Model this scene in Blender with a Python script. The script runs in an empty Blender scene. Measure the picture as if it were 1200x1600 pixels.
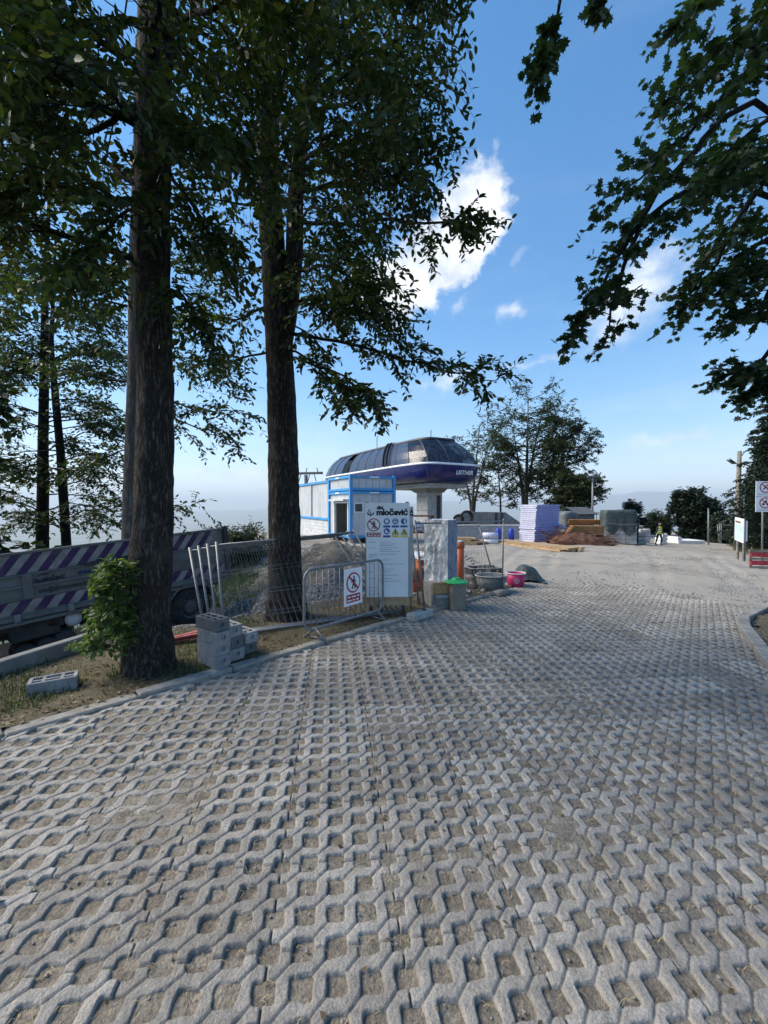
import bpy, bmesh, math, random
import numpy as np
from mathutils import Vector, Matrix
R = math.radians
SC = bpy.context.scene
COL = SC.collection

# ---------------------------------------------------------------- camera
EYE = 2.01
PITCH = math.atan(12 / 640)
cam_d = bpy.data.cameras.new('camera')
cam_d.sensor_width = 36; cam_d.lens = 640 / 1600 * 36
cam_d.clip_start = 0.05; cam_d.clip_end = 200000
cam = bpy.data.objects.new('camera', cam_d); COL.objects.link(cam)
cam.location = (0, 0, EYE); cam.rotation_euler = (math.pi / 2 - PITCH, 0, 0)
SC.camera = cam

# ---------------------------------------------------------------- sky and sun
SUN_AZ, SUN_EL = -80.0, 42.0           # degrees; azimuth measured from +Y, negative to the left
SUN_DIR = Vector((math.sin(R(SUN_AZ)) * math.cos(R(SUN_EL)), math.cos(R(SUN_AZ)) * math.cos(R(SUN_EL)), math.sin(R(SUN_EL))))
SC.view_settings.view_transform = 'Standard'
SC.view_settings.look = 'None'
SC.view_settings.exposure = 1.45
SC.view_settings.gamma = 1.0
SC.view_settings.use_curve_mapping = False
SC.cycles.use_denoising = True
SC.cycles.max_bounces = 6
SC.cycles.transparent_max_bounces = 8
SC.cycles.volume_bounces = 0
SC.cycles.sample_clamp_indirect = 6

def pix_dir(px, py):
    u, v = (px - 600) / 640, (800 - py) / 640
    c, s = math.cos(PITCH), math.sin(PITCH)
    return np.array([u, c + v * s, -s + v * c])

class NT:
    """small helper to write node trees"""
    def __init__(self, tree):
        self.t = tree; self.n = tree.nodes; self.l = tree.links
    def node(self, typ, ins=None, **kw):
        n = self.n.new(typ)
        for k, v in kw.items(): setattr(n, k, v)
        if ins:
            for k, v in ins.items():
                if hasattr(v, 'is_output'): self.l.new(v, n.inputs[k])
                elif v is not None: n.inputs[k].default_value = v
        return n
    def math(self, op, a, b=None, c=None, clamp=False):
        n = self.node('ShaderNodeMath', {0: a, 1: b, 2: c}, operation=op); n.use_clamp = clamp
        return n.outputs[0]
    def vmath(self, op, a, b=None):
        n = self.node('ShaderNodeVectorMath', {0: a, 1: b}, operation=op)
        return n.outputs['Value' if op in ('DOT_PRODUCT', 'LENGTH', 'DISTANCE') else 'Vector']
    def noise(self, vec, scale, detail=4, rough=.55, dist=0):
        n = self.node('ShaderNodeTexNoise', {'Vector': vec, 'Scale': scale, 'Detail': detail, 'Roughness': rough, 'Distortion': dist})
        return n.outputs['Fac']
    def ramp(self, fac, stops, interp='LINEAR'):
        n = self.node('ShaderNodeValToRGB', {'Fac': fac}); cr = n.color_ramp; cr.interpolation = interp
        while len(cr.elements) < len(stops): cr.elements.new(.5)
        for e, (p, c) in zip(cr.elements, stops):
            e.position = p; e.color = (c[0], c[1], c[2], 1) if hasattr(c, '__len__') else (c, c, c, 1)
        return n.outputs['Color']
    def mix(self, fac, a, b, blend='MIX'):
        n = self.node('ShaderNodeMix', data_type='RGBA', blend_type=blend)
        for sock, v in ((n.inputs[0], fac), (n.inputs[6], a), (n.inputs[7], b)):
            if hasattr(v, 'is_output'): self.l.new(v, sock)
            elif isinstance(v, (int, float)): sock.default_value = v
            else: sock.default_value = (v[0], v[1], v[2], 1)
        return n.outputs[2]
    def smooth(self, x, a, b):
        n = self.node('ShaderNodeMapRange', {'Value': x, 'From Min': a, 'From Max': b, 'To Min': 0.0, 'To Max': 1.0}, interpolation_type='SMOOTHSTEP')
        return n.outputs['Result']

world = bpy.data.worlds.new('World'); SC.world = world; world.use_nodes = True
w = NT(world.node_tree); w.n.clear()
sky = w.node('ShaderNodeTexSky', sky_type='NISHITA', sun_disc=False, sun_elevation=R(SUN_EL), sun_rotation=R(SUN_AZ),
             altitude=1000, air_density=1.0, dust_density=0.15, ozone_density=1.6)
dirv = w.vmath('NORMALIZE', w.node('ShaderNodeTexCoord').outputs['Generated'])
# cumulus and wisps: each a patch of noise round a direction of the sky
warp = w.node('ShaderNodeTexNoise', {'Vector': dirv, 'Scale': 9.0, 'Detail': 6.0, 'Roughness': .6}).outputs['Color']
wv = w.vmath('ADD', dirv, w.vmath('MULTIPLY', w.vmath('SUBTRACT', warp, (.5, .5, .5)), (.11, .11, .11)))
fine = w.noise(w.vmath('MULTIPLY', dirv, (1, 1, 1.3)), 22.0, 7, .62)
def cloud(px, py, rx, ry, ang, soft, amount, wisp=0.0):
    c = pix_dir(px, py); c = c / np.linalg.norm(c)
    right = np.cross(c, [0, 0, 1]); right /= np.linalg.norm(right); up = np.cross(right, c)
    ca, sa = math.cos(R(ang)), math.sin(R(ang))
    ax, ay = (right * ca + up * sa) / rx, (-right * sa + up * ca) / ry
    dv = w.vmath('SUBTRACT', wv, tuple(c))
    a = w.vmath('DOT_PRODUCT', dv, tuple(ax)); b = w.vmath('DOT_PRODUCT', dv, tuple(ay))
    r = w.math('SQRT', w.math('ADD', w.math('MULTIPLY', a, a), w.math('MULTIPLY', b, b)))
    front = w.math('GREATER_THAN', w.vmath('DOT_PRODUCT', dirv, tuple(c)), 0.3)
    e = w.math('SUBTRACT', 1.0, r)
    e = w.math('ADD', e, w.math('MULTIPLY', w.math('SUBTRACT', fine, .5), 1.1 if not wisp else 2.2))
    return w.math('MULTIPLY', w.math('MULTIPLY', w.smooth(e, 0.0, soft), amount), front)
parts = [cloud(722, 368, .135, .085, 56, .42, 1.0), cloud(668, 418, .16, .088, 40, .42, 1.0), cloud(612, 436, .11, .06, 20, .6, .95),
         cloud(985, 470, .14, .07, 38, 1.1, .85), cloud(1015, 415, .09, .045, 30, 1.1, .7),
         cloud(800, 487, .048, .026, 20, .9, .8), cloud(722, 482, .035, .014, 60, 1.2, .45), cloud(830, 570, .13, .014, 14, 1.2, .5, 1),
         cloud(700, 600, .12, .022, 8, 1.2, .5, 1), cloud(1040, 690, .20, .018, 4, 1.2, .55, 1), cloud(400, 735, .16, .02, 0, 1.0, .5, 1),
         cloud(310, 738, .03, .016, 0, .8, .6), cloud(820, 405, .03, .01, 60, 1.2, .25, 1)]
cov = parts[0]
for p_ in parts[1:]: cov = w.math('MAXIMUM', cov, p_)
# thin high veil everywhere, a little denser low down
sep = w.node('ShaderNodeSeparateXYZ', {0: dirv})
low = w.smooth(sep.outputs['Z'], .32, .0)
veil = w.noise(w.vmath('MULTIPLY', dirv, (1.0, 1.0, 5.0)), 3.2, 6, .6)
veil = w.math('MULTIPLY', w.smooth(veil, .47, .75), w.math('MULTIPLY_ADD', low, .30, .04))
cov = w.math('MAXIMUM', cov, veil)
shade = w.noise(w.vmath('ADD', dirv, (.02, .0, .03)), 13.0, 5, .6)
ccol = w.ramp(shade, [(.34, (.52, .60, .74)), (.60, (.97, .98, 1.0))])
skyc = w.node('ShaderNodeHueSaturation', {'Color': sky.outputs[0], 'Hue': .5, 'Saturation': 1.30, 'Value': 1.0}).outputs[0]
# gentle shoulder so the bright horizon keeps its colour, as a camera's response does
skyc = w.vmath('DIVIDE', skyc, w.vmath('ADD', w.vmath('MULTIPLY', skyc, (.14, .125, .10)), (1.0, 1.0, 1.0)))
bg1 = w.node('ShaderNodeBackground', {'Color': skyc, 'Strength': .125})
bg2 = w.node('ShaderNodeBackground', {'Color': ccol, 'Strength': .48})
mx = w.node('ShaderNodeMixShader', {0: cov, 1: bg1.outputs[0], 2: bg2.outputs[0]})
out = w.node('ShaderNodeOutputWorld', {'Surface': mx.outputs[0]})

sun_d = bpy.data.lights.new('sun', 'SUN'); sun_d.energy = 2.6; sun_d.angle = R(38); sun_d.color = (1, .91, .78)
sun = bpy.data.objects.new('sun', sun_d); COL.objects.link(sun)
sun.rotation_euler = (-SUN_DIR).to_track_quat('-Z', 'Y').to_euler(); sun.location = (-30, 20, 40)

# ---------------------------------------------------------------- helpers
rnd = random.Random(11)
NR = np.random.default_rng(5)
def sst(a, b, x):
    t = np.clip((np.asarray(x, float) - a) / (b - a), 0, 1); return t * t * (3 - 2 * t)
# kerb line of the paved ramp: K0 + s*KD, d grows to the left of it
K0 = np.array([-3.15, 3.36]); KD = np.array([.680, .733]); KD = KD / np.linalg.norm(KD); KN = np.array([-KD[1], KD[0]])
def sd(x, y):
    return (x - K0[0]) * KD[0] + (y - K0[1]) * KD[1], (x - K0[0]) * KN[0] + (y - K0[1]) * KN[1]
def T(x, y):
    """terrain height"""
    x = np.asarray(x, float); y = np.asarray(y, float)
    xc = np.clip(x, -9, 11)
    near = -.027 * xc - .003 * np.clip(y, -20, 20)
    far = -.10 - .012 * (np.clip(y, 0, 70) - 10) - .05 * np.clip(x - 11, 0, 22)
    k = sst(8, 16, y); b = near * (1 - k) + far * k
    s, d = sd(x, y)
    ds = np.clip(1.45 + .48 * np.clip(s, -3, 1.2), .35, 1.75)
    b = b - (1.2 + .08 * np.clip(4 - s, 0, 6)) * sst(0, 1, (d - ds) / 2.6) * (1 - sst(5.5, 11, s))
    dm = 8.5 + 17 * sst(5, 15, s)
    o = np.sqrt(np.clip(d - dm, 0, None) ** 2 + np.clip(y - 58, 0, None) ** 2 + np.clip(x - 40, 0, None) ** 2 + np.clip(-y - 25, 0, None) ** 2)
    return b - 690 * (1 - np.exp(-.62 * o / 690))
def _ss(a, b, x):
    t = min(1.0, max(0.0, (x - a) / (b - a))); return t * t * (3 - 2 * t)
def Tf(x, y):
    """T for one point, without the arrays"""
    x = float(x); y = float(y); c = lambda v, a, b: min(b, max(a, v))
    near = -.027 * c(x, -9, 11) - .003 * c(y, -20, 20); far = -.10 - .012 * (c(y, 0, 70) - 10) - .05 * c(x - 11, 0, 22)
    k = _ss(8, 16, y); b = near * (1 - k) + far * k
    s = (x - K0[0]) * KD[0] + (y - K0[1]) * KD[1]; d = (x - K0[0]) * KN[0] + (y - K0[1]) * KN[1]
    ds = c(1.45 + .48 * c(s, -3, 1.2), .35, 1.75)
    b -= (1.2 + .08 * c(4 - s, 0, 6)) * _ss(0, 1, (d - ds) / 2.6) * (1 - _ss(5.5, 11, s))
    o = math.sqrt(max(0, d - 8.5 - 17 * _ss(5, 15, s)) ** 2 + max(0, y - 58) ** 2 + max(0, x - 40) ** 2 + max(0, -y - 25) ** 2)
    return b - 690 * (1 - math.exp(-.62 * o / 690))
def P(px, py, Y):
    d = pix_dir(px, py); k = Y / d[1]
    return Vector((d[0] * k, Y, EYE + d[2] * k))
def G(px, py):
    d = pix_dir(px, py); t = .3
    while t < 400:
        x, y, z = d[0] * t, d[1] * t, EYE + d[2] * t
        if z <= Tf(x, y): break
        t *= 1.004
    return Vector((x, y, Tf(x, y)))
def onT(x, y, dz=0): return Vector((x, y, Tf(x, y) + dz))

def thing(name, label, cat, loc=(0, 0, 0), rz=0, group=None, rot=None):
    o = bpy.data.objects.new(name, None); COL.objects.link(o)
    o.empty_display_size = .2
    o.location = loc; o.rotation_euler = rot if rot else (0, 0, rz)
    o['label'] = label; o['category'] = cat
    if group: o['group'] = group
    return o
def tag(o, label=None, cat=None, group=None, kind=None):
    if label: o['label'] = label
    if cat: o['category'] = cat
    if group: o['group'] = group
    if kind: o['kind'] = kind
    return o
def link(name, me, mat=None, parent=None, loc=None):
    o = bpy.data.objects.new(name, me); COL.objects.link(o)
    if mat is not None and not me.materials: me.materials.append(mat)
    if parent is not None: o.parent = parent
    if loc is not None: o.location = loc
    return o
def copy_tree(o, parent=None):
    c = o.copy(); COL.objects.link(c); c.parent = parent
    for ch in [q for q in KIDS.get(o.name, [])]: copy_tree(ch, c)
    return c
KIDS = {}

class MB:
    """collects shapes of one part; coordinates local to the parent, or world when w is given (the root's location)"""
    def __init__(s, w=None):
        s.v = []; s.f = []; s.w = Vector(w) if w is not None else None
    def add(s, vs, fs):
        k = len(s.v); s.v += [tuple(p) for p in vs]; s.f += [tuple(i + k for i in q) for q in fs]; return s
    def box(s, c, size, rz=0, rot=None, M=None):
        hx, hy, hz = size[0] / 2, size[1] / 2, size[2] / 2
        m = M if M is not None else (rot if rot is not None else Matrix.Rotation(rz, 3, 'Z'))
        c = Vector(c)
        vs = [c + m @ Vector((x, y, z)) for z in (-hz, hz) for x, y in ((-hx, -hy), (hx, -hy), (hx, hy), (-hx, hy))]
        return s.add(vs, [(3, 2, 1, 0), (4, 5, 6, 7), (0, 1, 5, 4), (1, 2, 6, 5), (2, 3, 7, 6), (3, 0, 4, 7)])
    def beam(s, a, b, wd, h, up=(0, 0, 1)):
        a, b = Vector(a), Vector(b); x = (b - a); L = x.length; x.normalize()
        y = Vector(up).cross(x)
        if y.length < 1e-4: y = Vector((0, 1, 0)).cross(x)
        y.normalize(); z = x.cross(y)
        return s.box((a + b) / 2, (L, wd, h), M=Matrix((x, y, z)).transposed())
    def tube(s, pts, r, seg=8, caps=True, closed=False):
        pts = [Vector(p) for p in pts]; n = len(pts)
        rs = r if hasattr(r, '__len__') else [r] * n
        rings = []; prev = None
        for i, p in enumerate(pts):
            if closed: t = pts[(i + 1) % n] - pts[i - 1]
            else: t = pts[min(i + 1, n - 1)] - pts[max(i - 1, 0)]
            if t.length < 1e-9: t = Vector((0, 0, 1))
            t.normalize()
            if prev is None:
                a = Vector((0, 0, 1)) if abs(t.z) < .9 else Vector((1, 0, 0))
                u = a.cross(t).normalized()
            else:
                u = prev - t * prev.dot(t)
                u = u.normalized() if u.length > 1e-6 else t.orthogonal().normalized()
            prev = u; v = t.cross(u)
            rings.append([p + (u * math.cos(2 * math.pi * k / seg) + v * math.sin(2 * math.pi * k / seg)) * rs[i] for k in range(seg)])
        vs = [q for ring in rings for q in ring]; fs = []
        for i in range(n if closed else n - 1):
            j = (i + 1) % n
            for k in range(seg):
                k2 = (k + 1) % seg
                fs.append((i * seg + k, i * seg + k2, j * seg + k2, j * seg + k))
        if caps and not closed:
            fs.append(tuple(range(seg))[::-1]); fs.append(tuple((n - 1) * seg + k for k in range(seg)))
        return s.add(vs, fs)
    def lathe(s, prof, c=(0, 0, 0), seg=24, M=None, caps=True):
        m = M if M is not None else Matrix.Identity(3); c = Vector(c); vs = []; fs = []
        for r, z in prof:
            for k in range(seg):
                a = 2 * math.pi * k / seg; vs.append(c + m @ Vector((r * math.cos(a), r * math.sin(a), z)))
        for i in range(len(prof) - 1):
            for k in range(seg):
                k2 = (k + 1) % seg; fs.append((i * seg + k, i * seg + k2, (i + 1) * seg + k2, (i + 1) * seg + k))
        if caps: fs.append(tuple(range(seg))[::-1]); fs.append(tuple((len(prof) - 1) * seg + k for k in range(seg)))
        return s.add(vs, fs)
    def prism(s, poly, M4, t):
        """2-D polygon in the xy plane of M4, extruded t along its z"""
        n = len(poly)
        vs = [M4 @ Vector((x, y, 0)) for x, y in poly] + [M4 @ Vector((x, y, t)) for x, y in poly]
        fs = [tuple(range(n))[::-1], tuple(range(n, 2 * n))] + [(i, (i + 1) % n, n + (i + 1) % n, n + i) for i in range(n)]
        return s.add(vs, fs)
    def grid(s, nu, nv, fn):
        vs = [fn(i / nu, j / nv) for j in range(nv + 1) for i in range(nu + 1)]
        return s.add(vs, [(j * (nu + 1) + i, j * (nu + 1) + i + 1, (j + 1) * (nu + 1) + i + 1, (j + 1) * (nu + 1) + i) for j in range(nv) for i in range(nu)])
    def mesh(s, name):
        me = bpy.data.meshes.new(name)
        vs = s.v if s.w is None else [(p[0] - s.w.x, p[1] - s.w.y, p[2] - s.w.z) for p in s.v]
        me.from_pydata(vs, [], s.f); me.update(); return me
    def build(s, name, mat, parent=None, smooth=False, bevel=0, loc=None):
        me = s.mesh(name)
        if bevel:
            bm = bmesh.new(); bm.from_mesh(me)
            bmesh.ops.bevel(bm, geom=[e for e in bm.edges if len(e.link_faces) == 2 and e.calc_face_angle(0) > .6], offset=bevel, segments=1, affect='EDGES', clamp_overlap=True)
            bm.to_mesh(me); bm.free()
        if smooth: me.polygons.foreach_set('use_smooth', [True] * len(me.polygons))
        o = link(name, me, mat, parent, loc)
        if parent is not None: KIDS.setdefault(parent.name, []).append(o)
        return o

def mesh_np(name, V, counts, idx, mat=None, smooth=False):
    me = bpy.data.meshes.new(name)
    V = np.ascontiguousarray(V, dtype=np.float32); idx = np.ascontiguousarray(idx, dtype=np.int32); counts = np.ascontiguousarray(counts, dtype=np.int32)
    me.vertices.add(len(V)); me.vertices.foreach_set('co', V.ravel())
    me.loops.add(len(idx)); me.loops.foreach_set('vertex_index', idx)
    st = np.concatenate([[0], np.cumsum(counts)[:-1]]).astype(np.int32)
    me.polygons.add(len(counts)); me.polygons.foreach_set('loop_start', st); me.polygons.foreach_set('loop_total', counts)
    if smooth: me.polygons.foreach_set('use_smooth', np.ones(len(counts), bool))
    me.update(calc_edges=True); me.validate()
    if mat: me.materials.append(mat)
    return me
def grid_np(X, Y, Z, keep=None):
    """quads of a height grid (2-D arrays); keep = mask of quads"""
    ny, nx = X.shape; V = np.stack([X, Y, Z], -1).reshape(-1, 3)
    i = np.arange(ny * nx).reshape(ny, nx)
    q = np.stack([i[:-1, :-1], i[:-1, 1:], i[1:, 1:], i[1:, :-1]], -1)
    if keep is not None:
        q = q[keep]; q = q.reshape(-1, 4)
        used, inv = np.unique(q, return_inverse=True); V = V[used]; q = inv.reshape(-1, 4)
    else: q = q.reshape(-1, 4)
    return V, np.full(len(q), 4), q.ravel()
def vnoise(x, y, seed=0):
    """cheap value noise 0..1, vectorised"""
    x = np.asarray(x, float); y = np.asarray(y, float)
    xi = np.floor(x).astype(np.int64); yi = np.floor(y).astype(np.int64); fx = x - xi; fy = y - yi
    fx = fx * fx * (3 - 2 * fx); fy = fy * fy * (3 - 2 * fy)
    def h(a, b):
        n = (a * 374761393 + b * 668265263 + seed * 1442695041) & 0x7fffffff
        n = ((n ^ (n >> 13)) * 1274126177) & 0x7fffffff
        return ((n ^ (n >> 16)) & 0xffff) / 65535.0
    return (h(xi, yi) * (1 - fx) + h(xi + 1, yi) * fx) * (1 - fy) + (h(xi, yi + 1) * (1 - fx) + h(xi + 1, yi + 1) * fx) * fy

# ---------------------------------------------------------------- materials
def pm(name, c1, c2=None, scale=6.0, rough=.8, bump=.0, bscale=None, metal=0.0, spec=.4, detail=5, stretch=(1, 1, 1), dirt=None, dscale=1.5, dist=.02, coat=0, rand=0, speck=0, sscale=130):
    """procedural surface: two tones of noise, optional dirt patches, bump; world position as coordinate"""
    m = bpy.data.materials.new(name); m.use_nodes = True; t = NT(m.node_tree); t.n.clear()
    pos = t.vmath('MULTIPLY', t.node('ShaderNodeNewGeometry').outputs['Position'], tuple(stretch))
    c2 = c2 or tuple(k * .72 for k in c1)
    f = t.noise(pos, scale, detail, .6)
    col = t.mix(t.smooth(f, .32, .68), c2, c1)
    if dirt:
        g = t.noise(pos, dscale, 4, .6); col = t.mix(t.math('MULTIPLY', t.smooth(g, .48, .7), .75), col, dirt)
    if speck:
        sp = t.noise(pos, sscale, 3, .7); sp2 = t.noise(pos, sscale * .22, 4, .65)
        g_ = t.math('ADD', t.math('MULTIPLY_ADD', sp, speck * 2, 1 - speck), t.math('MULTIPLY_ADD', sp2, speck * 1.2, -speck * .6))
        col = t.mix(1.0, col, t.node('ShaderNodeCombineColor', {0: g_, 1: g_, 2: g_}).outputs[0], 'MULTIPLY')
    if rand:
        oi = t.node('ShaderNodeObjectInfo').outputs['Random']
        col = t.mix(1.0, col, t.node('ShaderNodeCombineColor', {0: t.math('MULTIPLY_ADD', oi, rand, 1 - rand / 2), 1: t.math('MULTIPLY_ADD', oi, rand, 1 - rand / 2), 2: t.math('MULTIPLY_ADD', oi, rand, 1 - rand / 2)}).outputs[0], 'MULTIPLY')
    b = t.node('ShaderNodeBsdfPrincipled', {'Base Color': col, 'Roughness': t.math('MULTIPLY_ADD', f, .25, rough - .12, clamp=True), 'Metallic': metal, 'Specular IOR Level': spec, 'Coat Weight': coat})
    if bump:
        h = t.noise(pos, bscale or scale * 4, 5, .65)
        bp = t.node('ShaderNodeBump', {'Height': h, 'Strength': bump, 'Distance': dist}); t.l.new(bp.outputs[0], b.inputs['Normal'])
    t.node('ShaderNodeOutputMaterial', {'Surface': b.outputs[0]})
    return m

def leaf_mat(name, dark, light, yellow=None, trans=.35):
    m = bpy.data.materials.new(name); m.use_nodes = True; t = NT(m.node_tree); t.n.clear()
    g = t.node('ShaderNodeNewGeometry')
    stops = [(0, dark), (.75, light)] + ([(1.0, yellow)] if yellow else [])
    col = t.ramp(g.outputs['Random Per Island'], stops)
    col = t.mix(t.smooth(t.noise(g.outputs['Position'], .9, 3), .35, .7), t.mix(1.0, col, (.62, .66, .6), 'MULTIPLY'), col)
    b = t.node('ShaderNodeBsdfPrincipled', {'Base Color': col, 'Roughness': .5, 'Specular IOR Level': .35})
    tr = t.node('ShaderNodeBsdfTranslucent', {'Color': t.mix(1.0, col, (1.5, 1.7, .6), 'MULTIPLY')})
    mx = t.node('ShaderNodeMixShader', {0: trans, 1: b.outputs[0], 2: tr.outputs[0]})
    t.node('ShaderNodeOutputMaterial', {'Surface': mx.outputs[0]})
    return m

def bark_mat(name, c1, c2, scale=1.0, moss=None):
    m = bpy.data.materials.new(name); m.use_nodes = True; t = NT(m.node_tree); t.n.clear()
    p = t.node('ShaderNodeNewGeometry').outputs['Position']
    v = t.vmath('MULTIPLY', p, (34 * scale, 34 * scale, 6.5 * scale))
    wv_ = t.vmath('ADD', v, t.vmath('MULTIPLY', t.node('ShaderNodeTexNoise', {'Vector': v, 'Scale': .6, 'Detail': 3}).outputs['Color'], (1.6, 1.6, 1.6)))
    def ridge(sc_, dt): return t.math('SUBTRACT', 1.0, t.math('ABSOLUTE', t.math('MULTIPLY_ADD', t.noise(v, sc_, dt, .6, .4), 2.0, -1.0)))
    vo = t.node('ShaderNodeTexVoronoi', {'Vector': wv_, 'Scale': 1.3}, feature='DISTANCE_TO_EDGE').outputs[0]
    fn = t.noise(v, 3.5, 5, .7)
    h = t.math('ADD', t.math('MULTIPLY', t.math('SUBTRACT', 1.0, t.math('POWER', ridge(.55, 3), 3.0)), .75), t.math('ADD', t.math('MULTIPLY', t.smooth(vo, 0, .3), .28), t.math('MULTIPLY', fn, .45)))
    col = t.mix(t.smooth(h, .45, 1.25), c2, c1)
    if moss: col = t.mix(t.math('MULTIPLY', t.smooth(t.noise(p, 2.2, 5, .65), .5, .7), .6), col, moss)
    b = t.node('ShaderNodeBsdfPrincipled', {'Base Color': col, 'Roughness': .92, 'Specular IOR Level': .2})
    bp = t.node('ShaderNodeBump', {'Height': h, 'Strength': 1.0, 'Distance': .05}); t.l.new(bp.outputs[0], b.inputs['Normal'])
    t.node('ShaderNodeOutputMaterial', {'Surface': b.outputs[0]})
    return m

def stone_mat(name, tones, scale, soil, soilamt, bump=.8, dist=.03, patch=None):
    """loose stones: cells of different tone with dark gaps, soil or dust patches between"""
    m = bpy.data.materials.new(name); m.use_nodes = True; t = NT(m.node_tree); t.n.clear()
    p = t.node('ShaderNodeNewGeometry').outputs['Position']
    a = t.node('ShaderNodeTexVoronoi', {'Vector': p, 'Scale': scale}, feature='F1')
    a2 = t.node('ShaderNodeTexVoronoi', {'Vector': p, 'Scale': scale * 2.7}, feature='F1')
    r1 = t.node('ShaderNodeSeparateColor', {0: a.outputs['Color']}).outputs[0]
    col = t.ramp(r1, [(i / (len(tones) - 1), c) for i, c in enumerate(tones)])
    col = t.mix(t.smooth(a.outputs['Distance'], .25, .8), col, t.mix(1.0, col, (.45, .44, .43), 'MULTIPLY'))
    f = t.noise(p, .8, 6, .62); f2 = t.noise(p, 14, 4, .6)
    amt = t.smooth(t.math('ADD', f, t.math('MULTIPLY', f2, .25)), .62 - .3 * soilamt, .80 - .3 * soilamt)
    sc = t.mix(f2, soil, tuple(k * .65 for k in soil))
    col = t.mix(amt, col, sc)
    if patch: col = t.mix(t.math('MULTIPLY', t.smooth(t.noise(p, .33, 4, .6), .52, .66), .7), col, patch)
    h = t.math('ADD', t.math('SUBTRACT', 1.0, a.outputs['Distance']), t.math('MULTIPLY', t.math('SUBTRACT', 1.0, a2.outputs['Distance']), .4))
    h = t.math('ADD', t.math('MULTIPLY', h, t.math('SUBTRACT', 1.0, t.math('MULTIPLY', amt, .8))), t.math('MULTIPLY', f2, .6))
    b = t.node('ShaderNodeBsdfPrincipled', {'Base Color': col, 'Roughness': .93, 'Specular IOR Level': .2})
    bp = t.node('ShaderNodeBump', {'Height': h, 'Strength': bump, 'Distance': dist}); t.l.new(bp.outputs[0], b.inputs['Normal'])
    t.node('ShaderNodeOutputMaterial', {'Surface': b.outputs[0]})
    return m

def glass_mat(name, tint, refl=.5, see=.45, rough=.06):
    m = bpy.data.materials.new(name); m.use_nodes = True; t = NT(m.node_tree); t.n.clear()
    p = t.node('ShaderNodeNewGeometry').outputs['Position']
    b = t.node('ShaderNodeBsdfPrincipled', {'Base Color': t.mix(t.noise(p, 1.2, 4), tint, tuple(k * .7 for k in tint)), 'Roughness': rough, 'Specular IOR Level': refl, 'Coat Weight': .0})
    tr = t.node('ShaderNodeBsdfTransparent', {'Color': (.55, .6, .7, 1)})
    mx = t.node('ShaderNodeMixShader', {0: see, 1: b.outputs[0], 2: tr.outputs[0]})
    t.node('ShaderNodeOutputMaterial', {'Surface': mx.outputs[0]})
    return m

M = {}
M['paver'] = pm('paver_concrete', (.37, .345, .31), (.26, .243, .22), 7, .92, 1.0, 75, dirt=(.24, .215, .18), dscale=1.3, dist=.014, rand=.38, spec=.2, speck=.55, sscale=110)
M['kerb'] = pm('kerb_concrete', (.34, .32, .285), (.23, .217, .195), 5, .9, .8, 60, dirt=(.17, .15, .12), dscale=2.6, rand=.15, speck=.5, sscale=100)
M['concrete'] = pm('concrete', (.42, .42, .41), (.30, .30, .29), 3, .85, .5, 40)
M['concrete_dark'] = pm('concrete_dark', (.25, .25, .245), (.16, .16, .155), 3, .9, .5, 30)
M['block'] = pm('concrete_block', (.34, .345, .35), (.24, .245, .25), 9, .92, .8, 120, rand=.2)
M['galv'] = pm('galvanised_steel', (.23, .24, .255), (.15, .16, .17), 14, .5, .1, 60, metal=.3)
M['steel_dark'] = pm('dark_steel', (.06, .065, .075), (.03, .03, .035), 8, .55, .2, 40, metal=.3)
M['rubber'] = pm('rubber', (.025, .025, .027), (.05, .047, .043), 5, .85, .3, 40)
M['white'] = pm('white_paint', (.78, .79, .80), (.66, .67, .68), 2, .55, .0)
M['whitedirty'] = pm('worn_white_paint', (.62, .63, .64), (.45, .46, .47), 3, .6, .1, 30)
M['signwhite'] = pm('sign_white', (.80, .81, .82), (.74, .75, .77), 1.5, .45)
M['black'] = pm('black_print', (.012, .012, .016), (.02, .02, .025), 4, .6)
M['greyprint'] = pm('grey_print', (.16, .17, .2), (.11, .12, .15), 30, .6)
M['redprint'] = pm('red_print', (.38, .03, .05), (.30, .025, .04), 4, .5)
M['blueprint'] = pm('blue_print', (.02, .10, .36), (.015, .08, .28), 4, .5)
M['yellowprint'] = pm('yellow_print', (.65, .55, .03), (.55, .45, .03), 4, .5)
M['blueframe'] = pm('blue_container_frame', (.05, .31, .66), (.04, .25, .56), 3, .5, dirt=(.09, .25, .42))
M['cabin'] = pm('cabin_white_panel', (.52, .54, .56), (.45, .47, .49), 1.2, .5, dirt=(.38, .39, .39), dscale=.8)
M['navy'] = pm('navy_gelcoat', (.009, .013, .105), (.007, .010, .08), 1, .25, coat=.4)
M['wood'] = pm('fresh_timber', (.42, .30, .175), (.27, .185, .10), 5, .75, .3, 40, rand=.35)
M['woodgrey'] = pm('weathered_timber', (.23, .205, .175), (.135, .12, .10), 6, .85, .4, 40, rand=.3)
M['plywood'] = pm('orange_formwork', (.36, .19, .07), (.24, .12, .045), 4, .65, .2, 20)
M['rust'] = pm('rusty_steel', (.13, .055, .03), (.07, .03, .02), 12, .85, .4, 60)
M['orange'] = pm('orange_pvc', (.50, .10, .03), (.40, .08, .025), 3, .45, dirt=(.35, .12, .06))
M['clay'] = pm('clay_brick', (.50, .16, .07), (.36, .11, .05), 8, .85, .3, 40)
M['film'] = pm('clear_plastic_film', (.82, .84, .84), (.50, .53, .56), 7, .28, .9, 16, dist=.05, stretch=(1, 1, .6))
M['filmshade'] = pm('shaded_plastic_film', (.30, .32, .40), (.20, .22, .29), 6, .3, .8, 14, dist=.05)  # the clear film again, darkened for the shaded right side
M['tarp'] = pm('dark_tarpaulin', (.055, .075, .07), (.03, .042, .042), 4, .5, .8, 9, dist=.05)
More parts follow.
